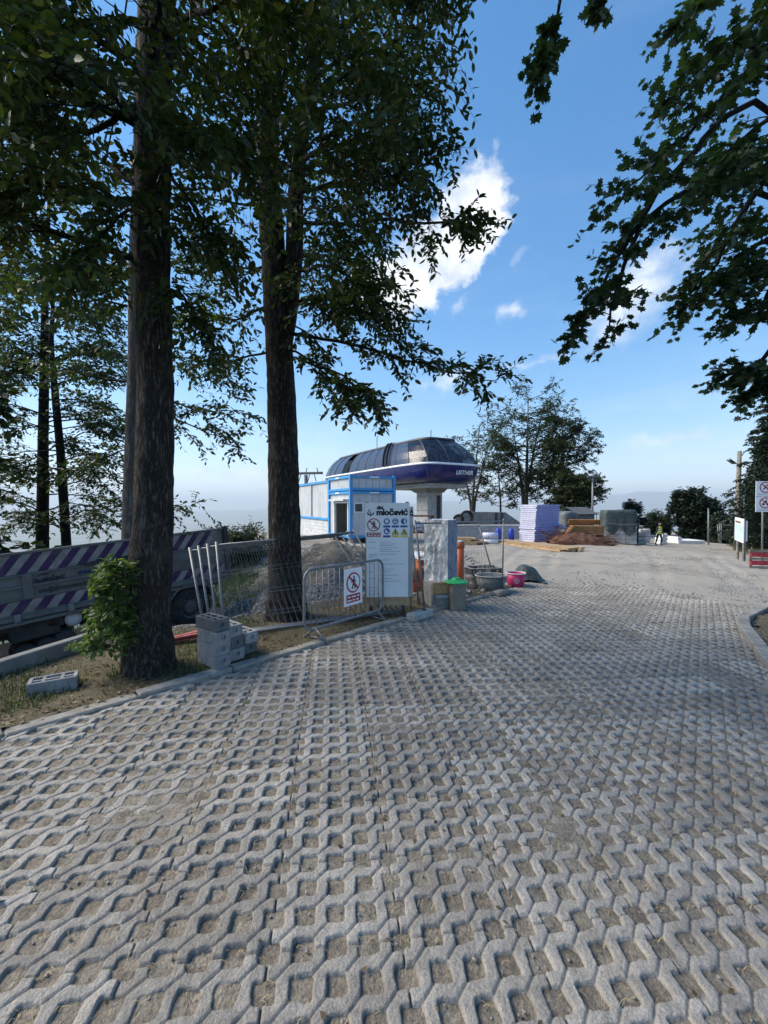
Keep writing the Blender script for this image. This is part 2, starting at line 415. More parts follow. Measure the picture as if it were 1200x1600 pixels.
M['tarpgrey'] = pm('grey_tarpaulin', (.14, .16, .165), (.08, .095, .10), 4, .55, .8, 9, dist=.05)
M['truck'] = pm('truck_grey_paint', (.15, .162, .162), (.10, .108, .108), 2.5, .55, .1, 30, dirt=(.11, .10, .085), dscale=2.2)
M['purple'] = pm('purple_stripe', (.042, .014, .09), (.03, .010, .065), 3, .55, dirt=(.075, .055, .075), dscale=3)
M['stripewhite'] = pm('worn_white_stripe', (.29, .275, .28), (.20, .19, .19), 5, .6, .1, 30, dirt=(.15, .135, .115), dscale=3)
M['truckdark'] = pm('truck_chassis', (.035, .034, .036), (.06, .055, .05), 4, .8, .3, 20)
M['magenta'] = pm('crimson_plastic', (.42, .02, .12), (.33, .015, .09), 4, .45)
M['green'] = pm('green_plastic', (.03, .42, .13), (.02, .32, .10), 4, .45)
M['bluedrum'] = pm('blue_plastic', (.02, .05, .40), (.015, .04, .30), 4, .4)
M['insul'] = pm('white_insulation_film', (.60, .60, .70), (.46, .46, .60), 6, .35, .2, 20)
M['insulshade'] = pm('shaded_insulation_film', (.36, .38, .66), (.26, .28, .54), 5, .35, .4, 14, dist=.03)  # lilac carries the shade on the stack's sides turned from the sun
M['osb'] = pm('chipboard', (.50, .33, .16), (.30, .18, .08), 26, .8, .2, 60)
M['soil'] = pm('dusty_soil', (.27, .238, .192), (.16, .138, .11), 9, .95, 1.0, 45, dirt=(.31, .28, .232), dscale=3.5, dist=.03, speck=.7, sscale=70)
M['earth'] = stone_mat('dug_earth', [(.10, .09, .075), (.20, .18, .15), (.33, .31, .28), (.15, .135, .11)], 7, (.17, .15, .12), .35, 1.0, .06)
M['straw'] = pm('dry_straw', (.42, .34, .19), (.24, .18, .10), 40, .9)
M['drygrass'] = leaf_mat('dry_grass', (.13, .10, .05), (.27, .21, .11), (.11, .13, .045), .25)
M['greengrass'] = leaf_mat('green_grass', (.025, .05, .018), (.07, .115, .035), (.16, .14, .06), .3)
M['deadleaf'] = leaf_mat('dead_leaf', (.07, .045, .025), (.17, .11, .055), (.25, .18, .10), .15)
M['gravel'] = stone_mat('yard_gravel', [(.17, .16, .145), (.31, .295, .27), (.46, .44, .41), (.25, .235, .215)], 26, (.35, .32, .275), .55, .8, .025, patch=(.21, .19, .16))
M['gravelgrey'] = stone_mat('crushed_grey_stone', [(.10, .10, .105), (.20, .20, .205), (.32, .315, .31), (.15, .15, .155)], 17, (.17, .155, .135), .1, 1.0, .05)
M['stones'] = pm('loose_stone', (.30, .295, .285), (.17, .165, .16), 20, .9, .5, 60)
M['verge'] = stone_mat('dry_verge_soil', [(.10, .085, .06), (.19, .16, .115), (.14, .12, .085)], 40, (.135, .115, .075), .6, .6, .02, patch=(.075, .085, .042))
M['hill'] = pm('wooded_hillside', (.045, .075, .03), (.025, .042, .02), .02, .95, .0, dirt=(.12, .13, .07), dscale=.004)
M['plain'] = pm('valley_plain', (.13, .15, .10), (.07, .09, .06), .0012, .95, 0, dirt=(.32, .31, .29), dscale=.0035, detail=8)
M['bark'] = bark_mat('furrowed_bark', (.165, .145, .13), (.026, .022, .02), 1.0, moss=(.085, .09, .068))
M['barkdark'] = bark_mat('dark_bark', (0.06, 0.051, 0.0432), (0.015, 0.012, 0.0108), 1.0)
M['barkpale'] = bark_mat('pale_bark', (.26, .24, .21), (.10, .09, .08), .6)
M['leaf'] = leaf_mat('hornbeam_leaf', (.020, .037, .012), (.050, .076, .020), (.10, .095, .028), .30)
M['leafmaple'] = leaf_mat('maple_leaf', (.016, .038, .018), (.042, .076, .030), None, .30)
M['leaffar'] = leaf_mat('ash_leaf', (0.01875, 0.03375, 0.0165), (0.04875, 0.07125, 0.03), (0.0975, 0.075, 0.03375), .30)
M['leafyoung'] = leaf_mat('sapling_leaf', (.06, .11, .025), (.12, .19, .045), (.17, .22, .06), .4)
M['needle'] = leaf_mat('spruce_needle', (0.0096, 0.02, 0.0128), (0.024, 0.044, 0.024), None, .15)
M['domeglass'] = glass_mat('grey_blue_glazing', (.045, .056, .10), .6, .12, .22)
M['noseglass'] = glass_mat('dark_clear_glazing', (.02, .025, .05), .6, .45, .16)
M['pane'] = glass_mat('dark_window_pane', (.02, .025, .03), .7, .15, .05)
M['skin'] = pm('skin', (.45, .27, .19), (.40, .23, .16), 20, .6)
M['trousers'] = pm('dark_work_trousers', (.03, .035, .05), (.02, .022, .032), 20, .9)
M['vest'] = pm('yellow_hi_vis', (.62, .68, .03), (.5, .55, .03), 20, .7)
M['lamp'] = pm('lamp_housing', (.12, .13, .14), (.08, .085, .09), 6, .4, metal=.4)

# ================================================================ the setting
# ---- hillside, valley plain, far mountains
def sinh_axis(n, a, far):
    t = np.linspace(-1, 1, n); b = math.asinh(far / a); return a * np.sinh(b * t)
ax = sinh_axis(281, 14, 6000); ay = sinh_axis(281, 14, 6000) + 12
X, Y = np.meshgrid(ax, ay); Z = T(X, Y) - .2
rr = np.hypot(X, Y); Z += (vnoise(X / 60, Y / 60, 3) - .5) * 14 * sst(90, 500, rr) + (vnoise(X / 700, Y / 700, 4) - .5) * 160 * sst(500, 2500, rr) * sst(6000, 4000, rr)
me = mesh_np('hillside', *grid_np(X, Y, Z), M['hill'], True)
tag(link('hillside', me), kind='structure')
ax = sinh_axis(61, 3000, 60000)
X, Y = np.meshgrid(ax, ax)
me = mesh_np('valley_plain', *grid_np(X, Y, X * 0 - 686 + (vnoise(X / 2500, Y / 2500, 9) - .5) * 16), M['plain'], True)
tag(link('valley_plain', me), kind='structure')
FAR = 25000.0
cp = [(-900, 800), (300, 799), (560, 793), (700, 783), (800, 784), (900, 778), (960, 774), (1000, 768.5), (1030, 769), (1060, 773), (1110, 776), (1200, 779), (1500, 784), (2200, 795)]
xs = np.linspace(-55000, 60000, 260); hx = np.interp(xs, [(a - 600) / 640 * FAR for a, b in cp], [(788 - b) / 640 * FAR for a, b in cp])
hx = hx + (vnoise(xs / 900, xs * 0, 2) - .5) * 90
ys = np.linspace(-9000, 9000, 31)
X, Y = np.meshgrid(xs, ys + FAR)
Z = -690 + (hx[None, :] + 690) * np.exp(-(ys[:, None] / 3600) ** 2) * (1 + (vnoise(X / 1500, Y / 1500, 8) - .5) * .14 * (np.abs(ys[:, None]) > 300))
me = mesh_np('mountain', *grid_np(X, Y, Z), M['hill'], True)
tag(link('mountain', me), kind='structure')

# ---- pavement of grid pavers
PP = .15
TH = math.atan2(521.06 - 600, 640)
LU = np.array([math.cos(-TH), math.sin(-TH)]); LV = np.array([-LU[1], LU[0]])
LO = G(440, 1351.7); LO = np.array([LO.x, LO.y])
bpts = [G(790, 924), G(850, 916), G(920, 914), G(1000, 922), G(1100, 934), G(1200, 947)]
bx = np.array([p.x for p in bpts]); by = np.array([p.y for p in bpts])
def far_edge(x): return np.interp(x, bx, by)
isl = [G(1230, 945), G(1200, 956), G(1171, 972), G(1173, 986), G(1200, 1020), G(1260, 1090)]
def in_island(x, y):
    pts = [(p.x, p.y) for p in isl] + [(30, isl[-1].y), (30, isl[0].y)]
    c = np.zeros(np.shape(x), bool); n = len(pts)
    for i in range(n):
        x1, y1 = pts[i]; x2, y2 = pts[(i + 1) % n]
        if y1 == y2: continue
        c ^= ((y1 > y) != (y2 > y)) & (x < (x2 - x1) * (y - y1) / (y2 - y1) + x1)
    return c
xs = np.arange(-5.2, 11.5, .035); ys = np.arange(.2, 12.2, .035)
X, Y = np.meshgrid(xs, ys); S, D = sd(X, Y)
Z = T(X, Y) - .019 + (vnoise(X * 9, Y * 9, 1) - .5) * .014 + (vnoise(X * 27, Y * 27, 2) - .5) * .010 + (vnoise(X * 1.6, Y * 1.6, 5) - .5) * .014 + .002
ok = (D < .15) & (Y < far_edge(X) + .8) & ~in_island(X - .1, Y)
keep = ok[:-1, :-1]
me = mesh_np('pavement', *grid_np(X, Y, Z, keep), M['soil'], True)
pave = tag(link('pavement', me), 'ramp of grey grid pavers with dusty soil filled cells', None, kind='structure')

def paver_mesh(name, res, seed):
    n, m_ = 4 * res + 1, 3 * res + 1
    u = np.linspace(0, 4, n); v = np.linspace(0, 3, m_); U, V = np.meshgrid(u, v)
    # edges of a paver run through its outer cells; jitter for worn, cast edges
    wob = (vnoise(U * 2.3 + seed * 17, V * 2.3, seed) - .5) * .085 + (vnoise(U * 8 + seed * 7, V * 8, seed + 3) - .5) * .035
    du = U - np.round(U); dv = V - np.round(V)
    n_ = 6.5; dd = (np.abs(du) ** n_ + np.abs(dv) ** n_) ** (1 / n_) + wob
    web = sst(.275, .322, dd); shoulder = sst(.31, .36, dd)
    ju = U - np.floor(U) - .5; jv = V - np.floor(V) - .5
    diag = np.abs(ju - jv) / 1.414; inj = (np.abs(ju) < .215) & (np.abs(jv) < .215)
    z = -.05 + .046 * web + .004 * shoulder
    z -= .010 * sst(.060, .012, diag) * inj
    e = np.minimum(np.minimum(U, 4 - U), np.minimum(V, 3 - V))
    z -= .03 * sst(.045, .010, e)
    z += web * ((vnoise(U * 4 + seed * 3, V * 4, seed + 9) - .5) * .006 + (vnoise(U * 13, V * 13, seed + 11) - .5) * .0022)
    keep = (np.maximum.reduce([z[:-1, :-1], z[1:, :-1], z[:-1, 1:], z[1:, 1:]]) > -.046)
    return grid_np((U - 2) * PP, (V - 1.5) * PP, z, keep)
variants = [mesh_np('paver', *paver_mesh('paver', 24, k + 1), M['paver'], False) for k in range(6)]
variants_far = [mesh_np('paver', *paver_mesh('paver', 13, k + 1), M['paver'], True) for k in range(3)]
low = paver_mesh('paver', 9, 3)
tiles = []
for a in range(-14, 24):
    for b in range(-12, 32):
        cc = LO + LU * (a * 4 + 2) * PP + LV * (b * 3 + 1.5) * PP
        x, y = cc
        s_, d_ = sd(x, y)
        if d_ > .30 or y < .55 or y > far_edge(x) + .25 or in_island(np.array(x - .12), np.array(y)): continue
        if abs(x) > .95 * y + 1.7: continue
        tiles.append((y, x, y))
tiles.sort(); print("TILES", len(tiles))
Ax = Vector((LU[0], LU[1], 0)); Ay = Vector((LV[0], LV[1], 0))
LVv, LIi, LCc, off = [], [], [], 0
for i, (_, x, y) in enumerate(tiles):
    h = .4; nx = (Tf(x + h, y) - Tf(x - h, y)) / (2 * h); ny = (Tf(x, y + h) - Tf(x, y - h)) / (2 * h)
    nx += rnd.gauss(0, .010); ny += rnd.gauss(0, .010)
    nz = Vector((-nx, -ny, 1)).normalized(); ux = (Ax - nz * Ax.dot(nz)).normalized(); uy = nz.cross(ux)
    flip = -1 if rnd.random() < .5 else 1        # a half turn keeps the ribs' direction
    Mt = Matrix((ux * flip, uy * flip, nz)).transposed()
    loc = Vector((x, y, Tf(x, y) + rnd.gauss(0, .0035) + .003 * math.sin(x * 2.1) * math.sin(y * 1.7)))
    if i < 300:
        o = link('paver', variants[rnd.randrange(6)] if y < 4.2 else variants_far[rnd.randrange(3)], None, pave); o.matrix_local = Matrix.Translation(loc) @ Mt.to_4x4()
    else:
        V, c, idx = low
        LVv.append(V @ np.array(Mt).T + np.array(loc)); LIi.append(idx + off); LCc.append(c); off += len(V)
if LVv:
    tag(link('paver', mesh_np('paver', np.concatenate(LVv), np.concatenate(LCc), np.concatenate(LIi), M['paver'], True), None, pave), kind='stuff')

# ---- kerbs: every stone its own piece
def kerb(name, label, pts, wd, hgt, side):
    root = thing(name, label, 'kerb', (pts[0][0], pts[0][1], Tf(pts[0][0], pts[0][1])))
    for (x0, y0), (x1, y1) in zip(pts[:-1], pts[1:]):
        L = math.hypot(x1 - x0, y1 - y0); n = max(1, round(L / 1.0))
        ux, uy = (x1 - x0) / L, (y1 - y0) / L; ox, oy = -uy * side * wd / 2, ux * side * wd / 2
        for k in range(n):
            g0, g1 = k * L / n + .006, (k + 1) * L / n - .006
            dz = rnd.gauss(0, .006)
            a = (x0 + ux * g0 + ox, y0 + uy * g0 + oy); b = (x0 + ux * g1 + ox, y0 + uy * g1 + oy)
            m = MB(root.location); m.beam((a[0], a[1], Tf(*a) + hgt - .11 + dz), (b[0], b[1], Tf(*b) + hgt - .11 + dz), wd, .22)
            m.build('kerb_stone', M['kerb'], root, bevel=.012)
    return root
def kl(s, d=0): return tuple(K0 + KD * s + KN * d)
kerb('kerb', 'long pale concrete kerb edging the left side of the paved ramp', [kl(-3), kl(6.0), kl(9.2)], .15, .035, 1)
kerb('kerb', 'angled concrete kerb round the planted corner at right', [(p.x, p.y) for p in isl], .17, .10, -1)
q = G(1188, 1083)
kerb('kerb', 'short pale kerb end nearest the camera at right edge', [(q.x, q.y), (q.x + .75, q.y - .95)], .2, .09, 1)

# ---- verge to the left of the kerb, with the lower truck lane behind it
ss = np.arange(-7, 10.6, .07); dd = np.concatenate([np.arange(.13, 3.0, .06), np.arange(3.0, 10, .16)])
S, D = np.meshgrid(ss, dd); X = K0[0] + KD[0] * S + KN[0] * D; Y = K0[1] + KD[1] * S + KN[1] * D
Z = T(X, Y) + .02 + (vnoise(X * 2, Y * 2, 3) - .4) * .05 * sst(.13, .6, D) + (vnoise(X * 8, Y * 8, 4) - .5) * .02
me = mesh_np('verge', *grid_np(X, Y, Z), M['verge'], True)
tag(link('verge', me), kind='structure')
# crushed stone lane the truck stands on
ss = np.arange(-7, 11, .09); dd = np.arange(.7, 8.2, .09)
S, D = np.meshgrid(ss, dd); X = K0[0] + KD[0] * S + KN[0] * D; Y = K0[1] + KD[1] * S + KN[1] * D
lane = sst(.15, .5, D - np.clip(1.45 + .48 * np.clip(S, -3, 1.2), .35, 1.75) + (vnoise(S * 2, D * 2, 7) - .5) * .4) * sst(8.2, 7.6, D)
Z = T(X, Y) - .03 + .11 * lane + (vnoise(X * 3, Y * 3, 3) - .5) * .10 * lane + (vnoise(X * 11, Y * 11, 6) - .5) * .05
me = mesh_np('gravel_lane', *grid_np(X, Y, Z), M['gravelgrey'], True)
tag(link('gravel_lane', me), kind='structure')

# ---- gravel yard beyond the pavers
xs = np.concatenate([np.arange(-24, -2, .5), np.arange(-2, 16, .12), np.arange(16, 44, .4)]); ys = np.concatenate([np.arange(7.5, 20, .12), np.arange(20, 60, .4)])
X, Y = np.meshgrid(xs, ys); S, D = sd(X, Y)
e = Y - far_edge(X) + (vnoise(X * 1.1, Y * 1.1, 7) - .5) * 1.6
Z = T(X, Y) + np.where(D < .2, -.05 + .075 * sst(-.6, .9, e), .03 * sst(8.2, 10, S)) + (vnoise(X * .8, Y * .8, 9) - .5) * .07 * sst(-.2, 2, e) + (vnoise(X * 4, Y * 4, 10) - .5) * .03 * sst(-.2, 2, e)
for off_, wv_ in ((0, 0), (1.9, 0), (-4.5, 1), (-2.7, 1), (4.6, 2), (6.4, 2)):
    path = 5.2 + .62 * (Y - 9) + off_ + 1.1 * np.sin(Y * (.11 + .04 * wv_) + wv_)
    Z -= (.045 * np.exp(-((X - path) / .20) ** 2) - .018 * np.exp(-((np.abs(X - path) - .36) / .12) ** 2)) * sst(0, 2.5, e) * (.4 + .6 * vnoise(Y * .5, X * 0 + wv_, 40))
okm = ((D < .2) & (Y > far_edge(X) - 1.4)) | ((D >= .2) & (S > 8.0))
okm &= ~((D < .0) & in_island(X, Y))
me = mesh_np('gravel_yard', *grid_np(X, Y, Z, okm[:-1, :-1]), M['gravel'], True)
tag(link('gravel_yard', me), kind='structure')

# ---- right verges
a0, a1 = G(1128, 850), G(1200, 899)
gd = Vector((a1.x - a0.x, a1.y - a0.y, 0)).normalized(); gn = Vector((-gd.y, gd.x, 0))
if gn.x < 0: gn = -gn
us = np.arange(-3, 16, .15); vs = np.arange(0, 14, .15); U, V = np.meshgrid(us, vs)
X = a0.x + gd.x * U + gn.x * V; Y = a0.y + gd.y * U + gn.y * V
Z = T(X, Y) - .02 + .20 * sst(0, 1.6, V) + (vnoise(X, Y, 5) - .5) * .12 * sst(0, .5, V) + (vnoise(X * 5, Y * 5, 6) - .5) * .03
me = mesh_np('grass_verge', *grid_np(X, Y, Z), M['verge'], True)
tag(link('grass_verge', me), kind='structure')
def RV(u, v, dz=0, a0=a0, gd=gd, gn=gn):
    x, y = a0.x + gd.x * u + gn.x * v, a0.y + gd.y * u + gn.y * v
    return Vector((x, y, Tf(x, y) - .02 + .20 * float(sst(0, 1.6, v)) + dz))
xs = np.arange(5, 14, .1); ys = np.arange(4, 10.4, .1); X, Y = np.meshgrid(xs, ys)
Z = T(X, Y) + .05 + (vnoise(X * 3, Y * 3, 2) - .5) * .05
me = mesh_np('planted_corner', *grid_np(X, Y, Z, in_island(X - .12, Y)[:-1, :-1]), M['verge'], True)
tag(link('planted_corner', me), kind='structure')

# ---- loose stuff: stones, straw, grass
ICO = None
def stones(name, pos, size, mat, label, cat):
    global ICO
    if ICO is None:
        bm = bmesh.new(); bmesh.ops.create_icosphere(bm, subdivisions=1, radius=1)
        ICO = (np.array([v.co[:] for v in bm.verts]), np.array([[v.index for v in f.verts] for f in bm.faces])); bm.free()
    V0, F0 = ICO; N = len(pos); k = len(V0)
    jit = NR.uniform(.65, 1.25, (N, k, 1)); sc = size[:, None, None] * NR.uniform(.6, 1.2, (N, 1, 3)) * np.array([1, 1, .7])
    V = V0[None] * jit * sc
    a = NR.uniform(0, 6.28, N); ca, sa = np.cos(a), np.sin(a)
    V = np.stack([V[..., 0] * ca[:, None] - V[..., 1] * sa[:, None], V[..., 0] * sa[:, None] + V[..., 1] * ca[:, None], V[..., 2]], -1) + pos[:, None, :]
    F = (F0[None] + (np.arange(N) * k)[:, None, None]).reshape(-1)
    o = link(name, mesh_np(name, V.reshape(-1, 3), np.full(N * len(F0), 3), F, mat))
    return tag(o, label, cat, kind='stuff')
def blades(name, pos, length, width, lean, mat, label, cat):
    N = len(pos); a = NR.uniform(0, 6.28, N); d = np.stack([np.cos(a), np.sin(a), np.zeros(N)], -1); sdv = np.stack([-d[:, 1], d[:, 0], np.zeros(N)], -1)
    L = length[:, None]; up = np.array([0, 0, 1.0])
    ln = lean[:, None]
    b0 = pos - sdv * width; b1 = pos + sdv * width
    mid = pos + L * .55 * (up * (1 - .5 * ln) + d * ln * .45); m0 = mid - sdv * width * .8; m1 = mid + sdv * width * .8
    tip = pos + L * (up * (1 - ln) + d * ln)
    V = np.stack([b0, b1, m1, m0, tip], 1).reshape(-1, 3); base = np.arange(N) * 5
    q = np.stack([base, base + 1, base + 2, base + 3], -1); t = np.stack([base + 3, base + 2, base + 4], -1)
    idx = np.concatenate([q, t], 1).reshape(-1); cnt = np.tile([4, 3], N)
    return tag(link(name, mesh_np(name, V, cnt, idx, mat)), label, cat, kind='stuff')
# stones on the truck lane
N = 10000; s_ = NR.uniform(-5, 10.5, N); d_ = np.clip(1.45 + .48 * np.clip(s_, -3, 1.2), .35, 1.75) + .4 + 4.6 * NR.random(N)
px_ = K0[0] + KD[0] * s_ + KN[0] * d_; py_ = K0[1] + KD[1] * s_ + KN[1] * d_
stones('crushed_stone', np.stack([px_, py_, T(px_, py_) + .075], -1), NR.uniform(.016, .045, N), M['stones'], 'grey crushed stone spread round the truck', 'gravel')
# small stones over the yard
N = 5000; x_ = NR.uniform(1, 16, N); y_ = 9.4 + 12 * NR.random(N) ** 1.6; s_, d_ = sd(x_, y_); k = (d_ < -.1) & (y_ > far_edge(x_) + .1)
x_, y_ = x_[k], y_[k]
stones('pebbles', np.stack([x_, y_, T(x_, y_) + .02], -1), NR.uniform(.008, .03, len(x_)), M['stones'], 'small pale stones scattered over the gravel yard', 'gravel')
# straw, twigs and dead leaves lying in the paver cells
N = 15000; x_ = NR.uniform(-3.5, 7.5, N); y_ = .9 + 8.5 * NR.random(N) ** 1.7
iu = (x_ - LO[0]) * LU[0] + (y_ - LO[1]) * LU[1]; iv = (x_ - LO[0]) * LV[0] + (y_ - LO[1]) * LV[1]
fu = iu / PP; fv = iv / PP; cu, cv = np.floor(fu) + .5, np.floor(fv) + .5
dens = vnoise(cu * .9, cv * .9, 21); pick = NR.random(N) < dens * 1.2
fu = cu + NR.uniform(-.24, .24, N); fv = cv + NR.uniform(-.24, .24, N)
# cells are centred on whole lattice steps
fu -= .5; fv -= .5
x_ = LO[0] + (LU[0] * fu + LV[0] * fv) * PP; y_ = LO[1] + (LU[1] * fu + LV[1] * fv) * PP
s_, d_ = sd(x_, y_); k = pick & (d_ < -.05) & (y_ < far_edge(x_) - .2) & ~in_island(x_, y_)
x_, y_ = x_[k], y_[k]; N = len(x_)
blades('straw_litter', np.stack([x_, y_, T(x_, y_) - .008], -1), NR.uniform(.02, .07, N), .0018, NR.uniform(.86, 1.0, N), M['straw'], 'dry straw and twigs lying in the paver cells', 'straw')
# verge grass: dry blades, green tufts near the trees
def verge_pts(N, s0, s1, d0, d1, thr, seed):
    s_ = NR.uniform(s0, s1, N); d_ = NR.uniform(d0, d1, N)
    x_ = K0[0] + KD[0] * s_ + KN[0] * d_; y_ = K0[1] + KD[1] * s_ + KN[1] * d_
    k = vnoise(x_ * 1.7, y_ * 1.7, seed) > thr; x_, y_ = x_[k], y_[k]
    return np.stack([x_, y_, T(x_, y_) + .02], -1)
p_ = verge_pts(22000, -3, 9.5, .16, 2.5, .30, 31)
blades('dry_grass', p_, NR.uniform(.03, .11, len(p_)), .003, NR.uniform(.35, .98, len(p_)), M['drygrass'], 'dry trampled grass along the left verge', 'grass')
p_ = verge_pts(15000, -3, 3.2, .2, 2.3, .48, 33)
blades('green_grass', p_, NR.uniform(.05, .17, len(p_)), .004, NR.uniform(.2, .8, len(p_)), M['greengrass'], 'green grass tufts round the foot of the trees', 'grass')
N = 9000; u_ = NR.uniform(-2.5, 12, N); v_ = NR.uniform(.15, 6, N); k = vnoise(u_ * 1.2, v_ * 1.2, 5) > .3
p_ = np.array([RV(a, b) for a, b in zip(u_[k], v_[k])])
blades('green_grass', p_, NR.uniform(.08, .28, len(p_)), .007, NR.uniform(.2, .7, len(p_)), M['greengrass'], 'green grass along the verge at right', 'grass')
N = 5000; x_ = NR.uniform(5.5, 12, N); y_ = NR.uniform(4, 10, N); k = in_island(x_ - .15, y_); x_, y_ = x_[k], y_[k]
blades('dry_grass', np.stack([x_, y_, T(x_, y_) + .05], -1), NR.uniform(.04, .14, len(x_)), .004, NR.uniform(.3, .9, len(x_)), M['drygrass'], 'dry grass in the kerbed corner at right', 'grass')

N = 5200; a_ = NR.integers(-30, 60, N); c_ = NR.integers(-20, 70, N)
x_ = LO[0] + (LU[0] * (a_ + NR.uniform(-.25, .25, N)) + LV[0] * (c_ + NR.uniform(-.25, .25, N))) * PP; y_ = LO[1] + (LU[1] * (a_ + NR.uniform(-.25, .25, N)) + LV[1] * (c_ + NR.uniform(-.25, .25, N))) * PP
s_, d_ = sd(x_, y_); k = (d_ < -.05) & (y_ > .8) & (y_ < 6.5) & ~in_island(x_, y_); x_, y_ = x_[k], y_[k]
stones('grit', np.stack([x_, y_, T(x_, y_) - .009], -1), NR.uniform(.003, .011, len(x_)), M['stones'], 'grit lying in the soil of the paver cells', 'grit')
N = 3500; x_ = NR.uniform(-5, 3.5, N); y_ = NR.uniform(9, 21, N); s_, d_ = sd(x_, y_); k = (d_ > .2) & (s_ > 4.5); x_, y_ = x_[k], y_[k]
stones('rubble', np.stack([x_, y_, T(x_, y_) + .04], -1), NR.uniform(.02, .085, len(x_)), M['stones'], 'rubble strewn over the ground behind the fence', 'rubble')
def litter(name, x_, y_, z0, label, size=(.03, .07)):
    N = len(x_); a = NR.uniform(0, 6.28, N); d = np.stack([np.cos(a), np.sin(a), NR.normal(0, .25, N)], -1); e_ = np.stack([-np.sin(a), np.cos(a), NR.normal(0, .3, N)], -1)
    L = NR.uniform(*size, N)[:, None]; p = np.stack([x_, y_, T(x_, y_) + z0], -1)
    V = np.stack([p - d * L * .5, p + e_ * L * .28, p + d * L * .5, p - e_ * L * .28], 1).reshape(-1, 3)
    return tag(link(name, mesh_np(name, V, np.full(N, 4), np.arange(4 * N), M['deadleaf'])), label, 'leaf litter', kind='stuff')
p_ = verge_pts(7000, -4, 9.5, .1, 2.4, .2, 51); litter('leaf_litter', p_[:, 0], p_[:, 1], .035, 'dead brown leaves scattered along the left verge')
N = 700; x_ = NR.uniform(-3, 6, N); y_ = 1 + 7 * NR.random(N); s_, d_ = sd(x_, y_); k = d_ < 0; litter('leaf_litter', x_[k], y_[k], .006, 'few dead leaves blown across the pavers', (.02, .045))
N = 9000; s_ = NR.uniform(-2, 9, N); d_ = NR.uniform(6.6, 13, N); x_ = K0[0] + KD[0] * s_ + KN[0] * d_; y_ = K0[1] + KD[1] * s_ + KN[1] * d_
k = (d_ > 8.4) | (s_ > 5.2); x_, y_ = x_[k], y_[k]
blades('tall_grass', np.stack([x_, y_, T(x_, y_) - .1], -1), NR.uniform(.25, .75, len(x_)), .012, NR.uniform(.15, .6, len(x_)), M['greengrass'], 'tall green grass on the slope edge behind the truck', 'grass')
def mound(name, label, cat, c, rx, ry, h, rz, mat, seed, kind=None, n=44, rough=.10):
    def fn(a, b):
        u, v = a * 2 - 1, b * 2 - 1; r = math.hypot(u, v)
        x = c[0] + (u * rx * math.cos(rz) - v * ry * math.sin(rz)); y = c[1] + (u * rx * math.sin(rz) + v * ry * math.cos(rz))
        z = h * max(0, 1 - r ** 1.6) + float(vnoise(x * 2.2, y * 2.2, seed) - .5) * h * .5 * (r < 1) + float(vnoise(x * 7, y * 7, seed + 1) - .5) * rough
        return (x, y, Tf(x, y) - .08 + z)
    o = MB((c[0], c[1], Tf(c[0], c[1]))).grid(n, n, fn).build(name, mat, None, True, loc=(c[0], c[1], Tf(c[0], c[1])))
    return tag(o, label, cat, kind=kind)
q = kl(6.1, 4.0)
mound('gravel_heap', 'heap of grey crushed stone behind the leaning fence panels', 'gravel heap', q, 2.7, 1.8, 1.35, R(40), M['gravelgrey'], 3)
c_ = P(505, 870, 15.5)
mound('earth_mound', 'mound of dug earth in front of the blue cabin', 'earth mound', (c_.x - .1, 15.5), 2.7, 2.2, .85, .2, M['earth'], 6)
c_ = G(742, 925)
mound('earth_mound', 'low heap of stony earth between manhole box and grey tub', 'earth mound', (c_.x, c_.y + .5), .75, .6, .42, .2, M['earth'], 8, n=30, rough=.08)

# ---- air
hz = MB(); hz.box((0, 0, 62), (125000, 125000, 1508))
haze = hz.build('haze', None); haze['kind'] = 'stuff'
hm = bpy.data.materials.new('haze_air'); hm.use_nodes = True; t = NT(hm.node_tree); t.n.clear()
pv = t.node('ShaderNodeVolumePrincipled', {'Color': (.82, .92, 1.0, 1), 'Density': 8.0e-5, 'Anisotropy': .1})
t.node('ShaderNodeOutputMaterial', {'Volume': pv.outputs[0]})
haze.data.materials.append(hm)

# ================================================================ trees
# leaf outlines: (along, across, lift)
LEAF_OVAL = (np.array([(0, 0, 0), (.30, .21, .05), (.70, .19, .03), (1, 0, -.06), (.70, -.19, .03), (.30, -.21, .05)]), [(0, 1, 2, 3), (0, 3, 4, 5)])
_m = [(0, 0), (.02, .16), (-.10, .36), (.18, .34), (.26, .58), (.44, .36), (.70, .40), (.66, .16), (1.0, 0)]
_mp = [(x, y, .05 * abs(y)) for x, y in _m] + [(x, -y, .05 * abs(y)) for x, y in _m[::-1][1:-1]]
LEAF_MAPLE = (np.array(_mp), [(0, 1, 2, 3, 4, 5, 6, 7, 8), (0, 8, 9, 10, 11, 12, 13, 14, 15)])
LEAF_QUAD = (np.array([(0, 0, 0), (.45, .30, .04), (1, 0, -.05), (.45, -.30, .04)]), [(0, 1, 2), (0, 2, 3)])
def norm(a): return a / np.maximum(np.sqrt((a * a).sum(-1, keepdims=True)), 1e-9)
def sidev(t):
    l = math.hypot(t[0], t[1]) or 1e-9; return np.array([t[1] / l, -t[0] / l, 0.0])
def leaf_mesh(name, pos, dr, nr, size, tpl, mat):
    V0, F0 = tpl; k = len(V0); N = len(pos)
    dr = norm(dr); sdv = norm(np.cross(nr, dr)); nr = np.cross(dr, sdv)
    V = pos[:, None, :] + size[:, None, None] * (V0[None, :, 0:1] * dr[:, None] + V0[None, :, 1:2] * sdv[:, None] + V0[None, :, 2:3] * nr[:, None])
    fl = np.concatenate([np.array(f) for f in F0]); cn = np.array([len(f) for f in F0])
    idx = (fl[None] + (np.arange(N) * k)[:, None]).reshape(-1)
    return mesh_np(name, V.reshape(-1, 3), np.tile(cn, N), idx, mat)

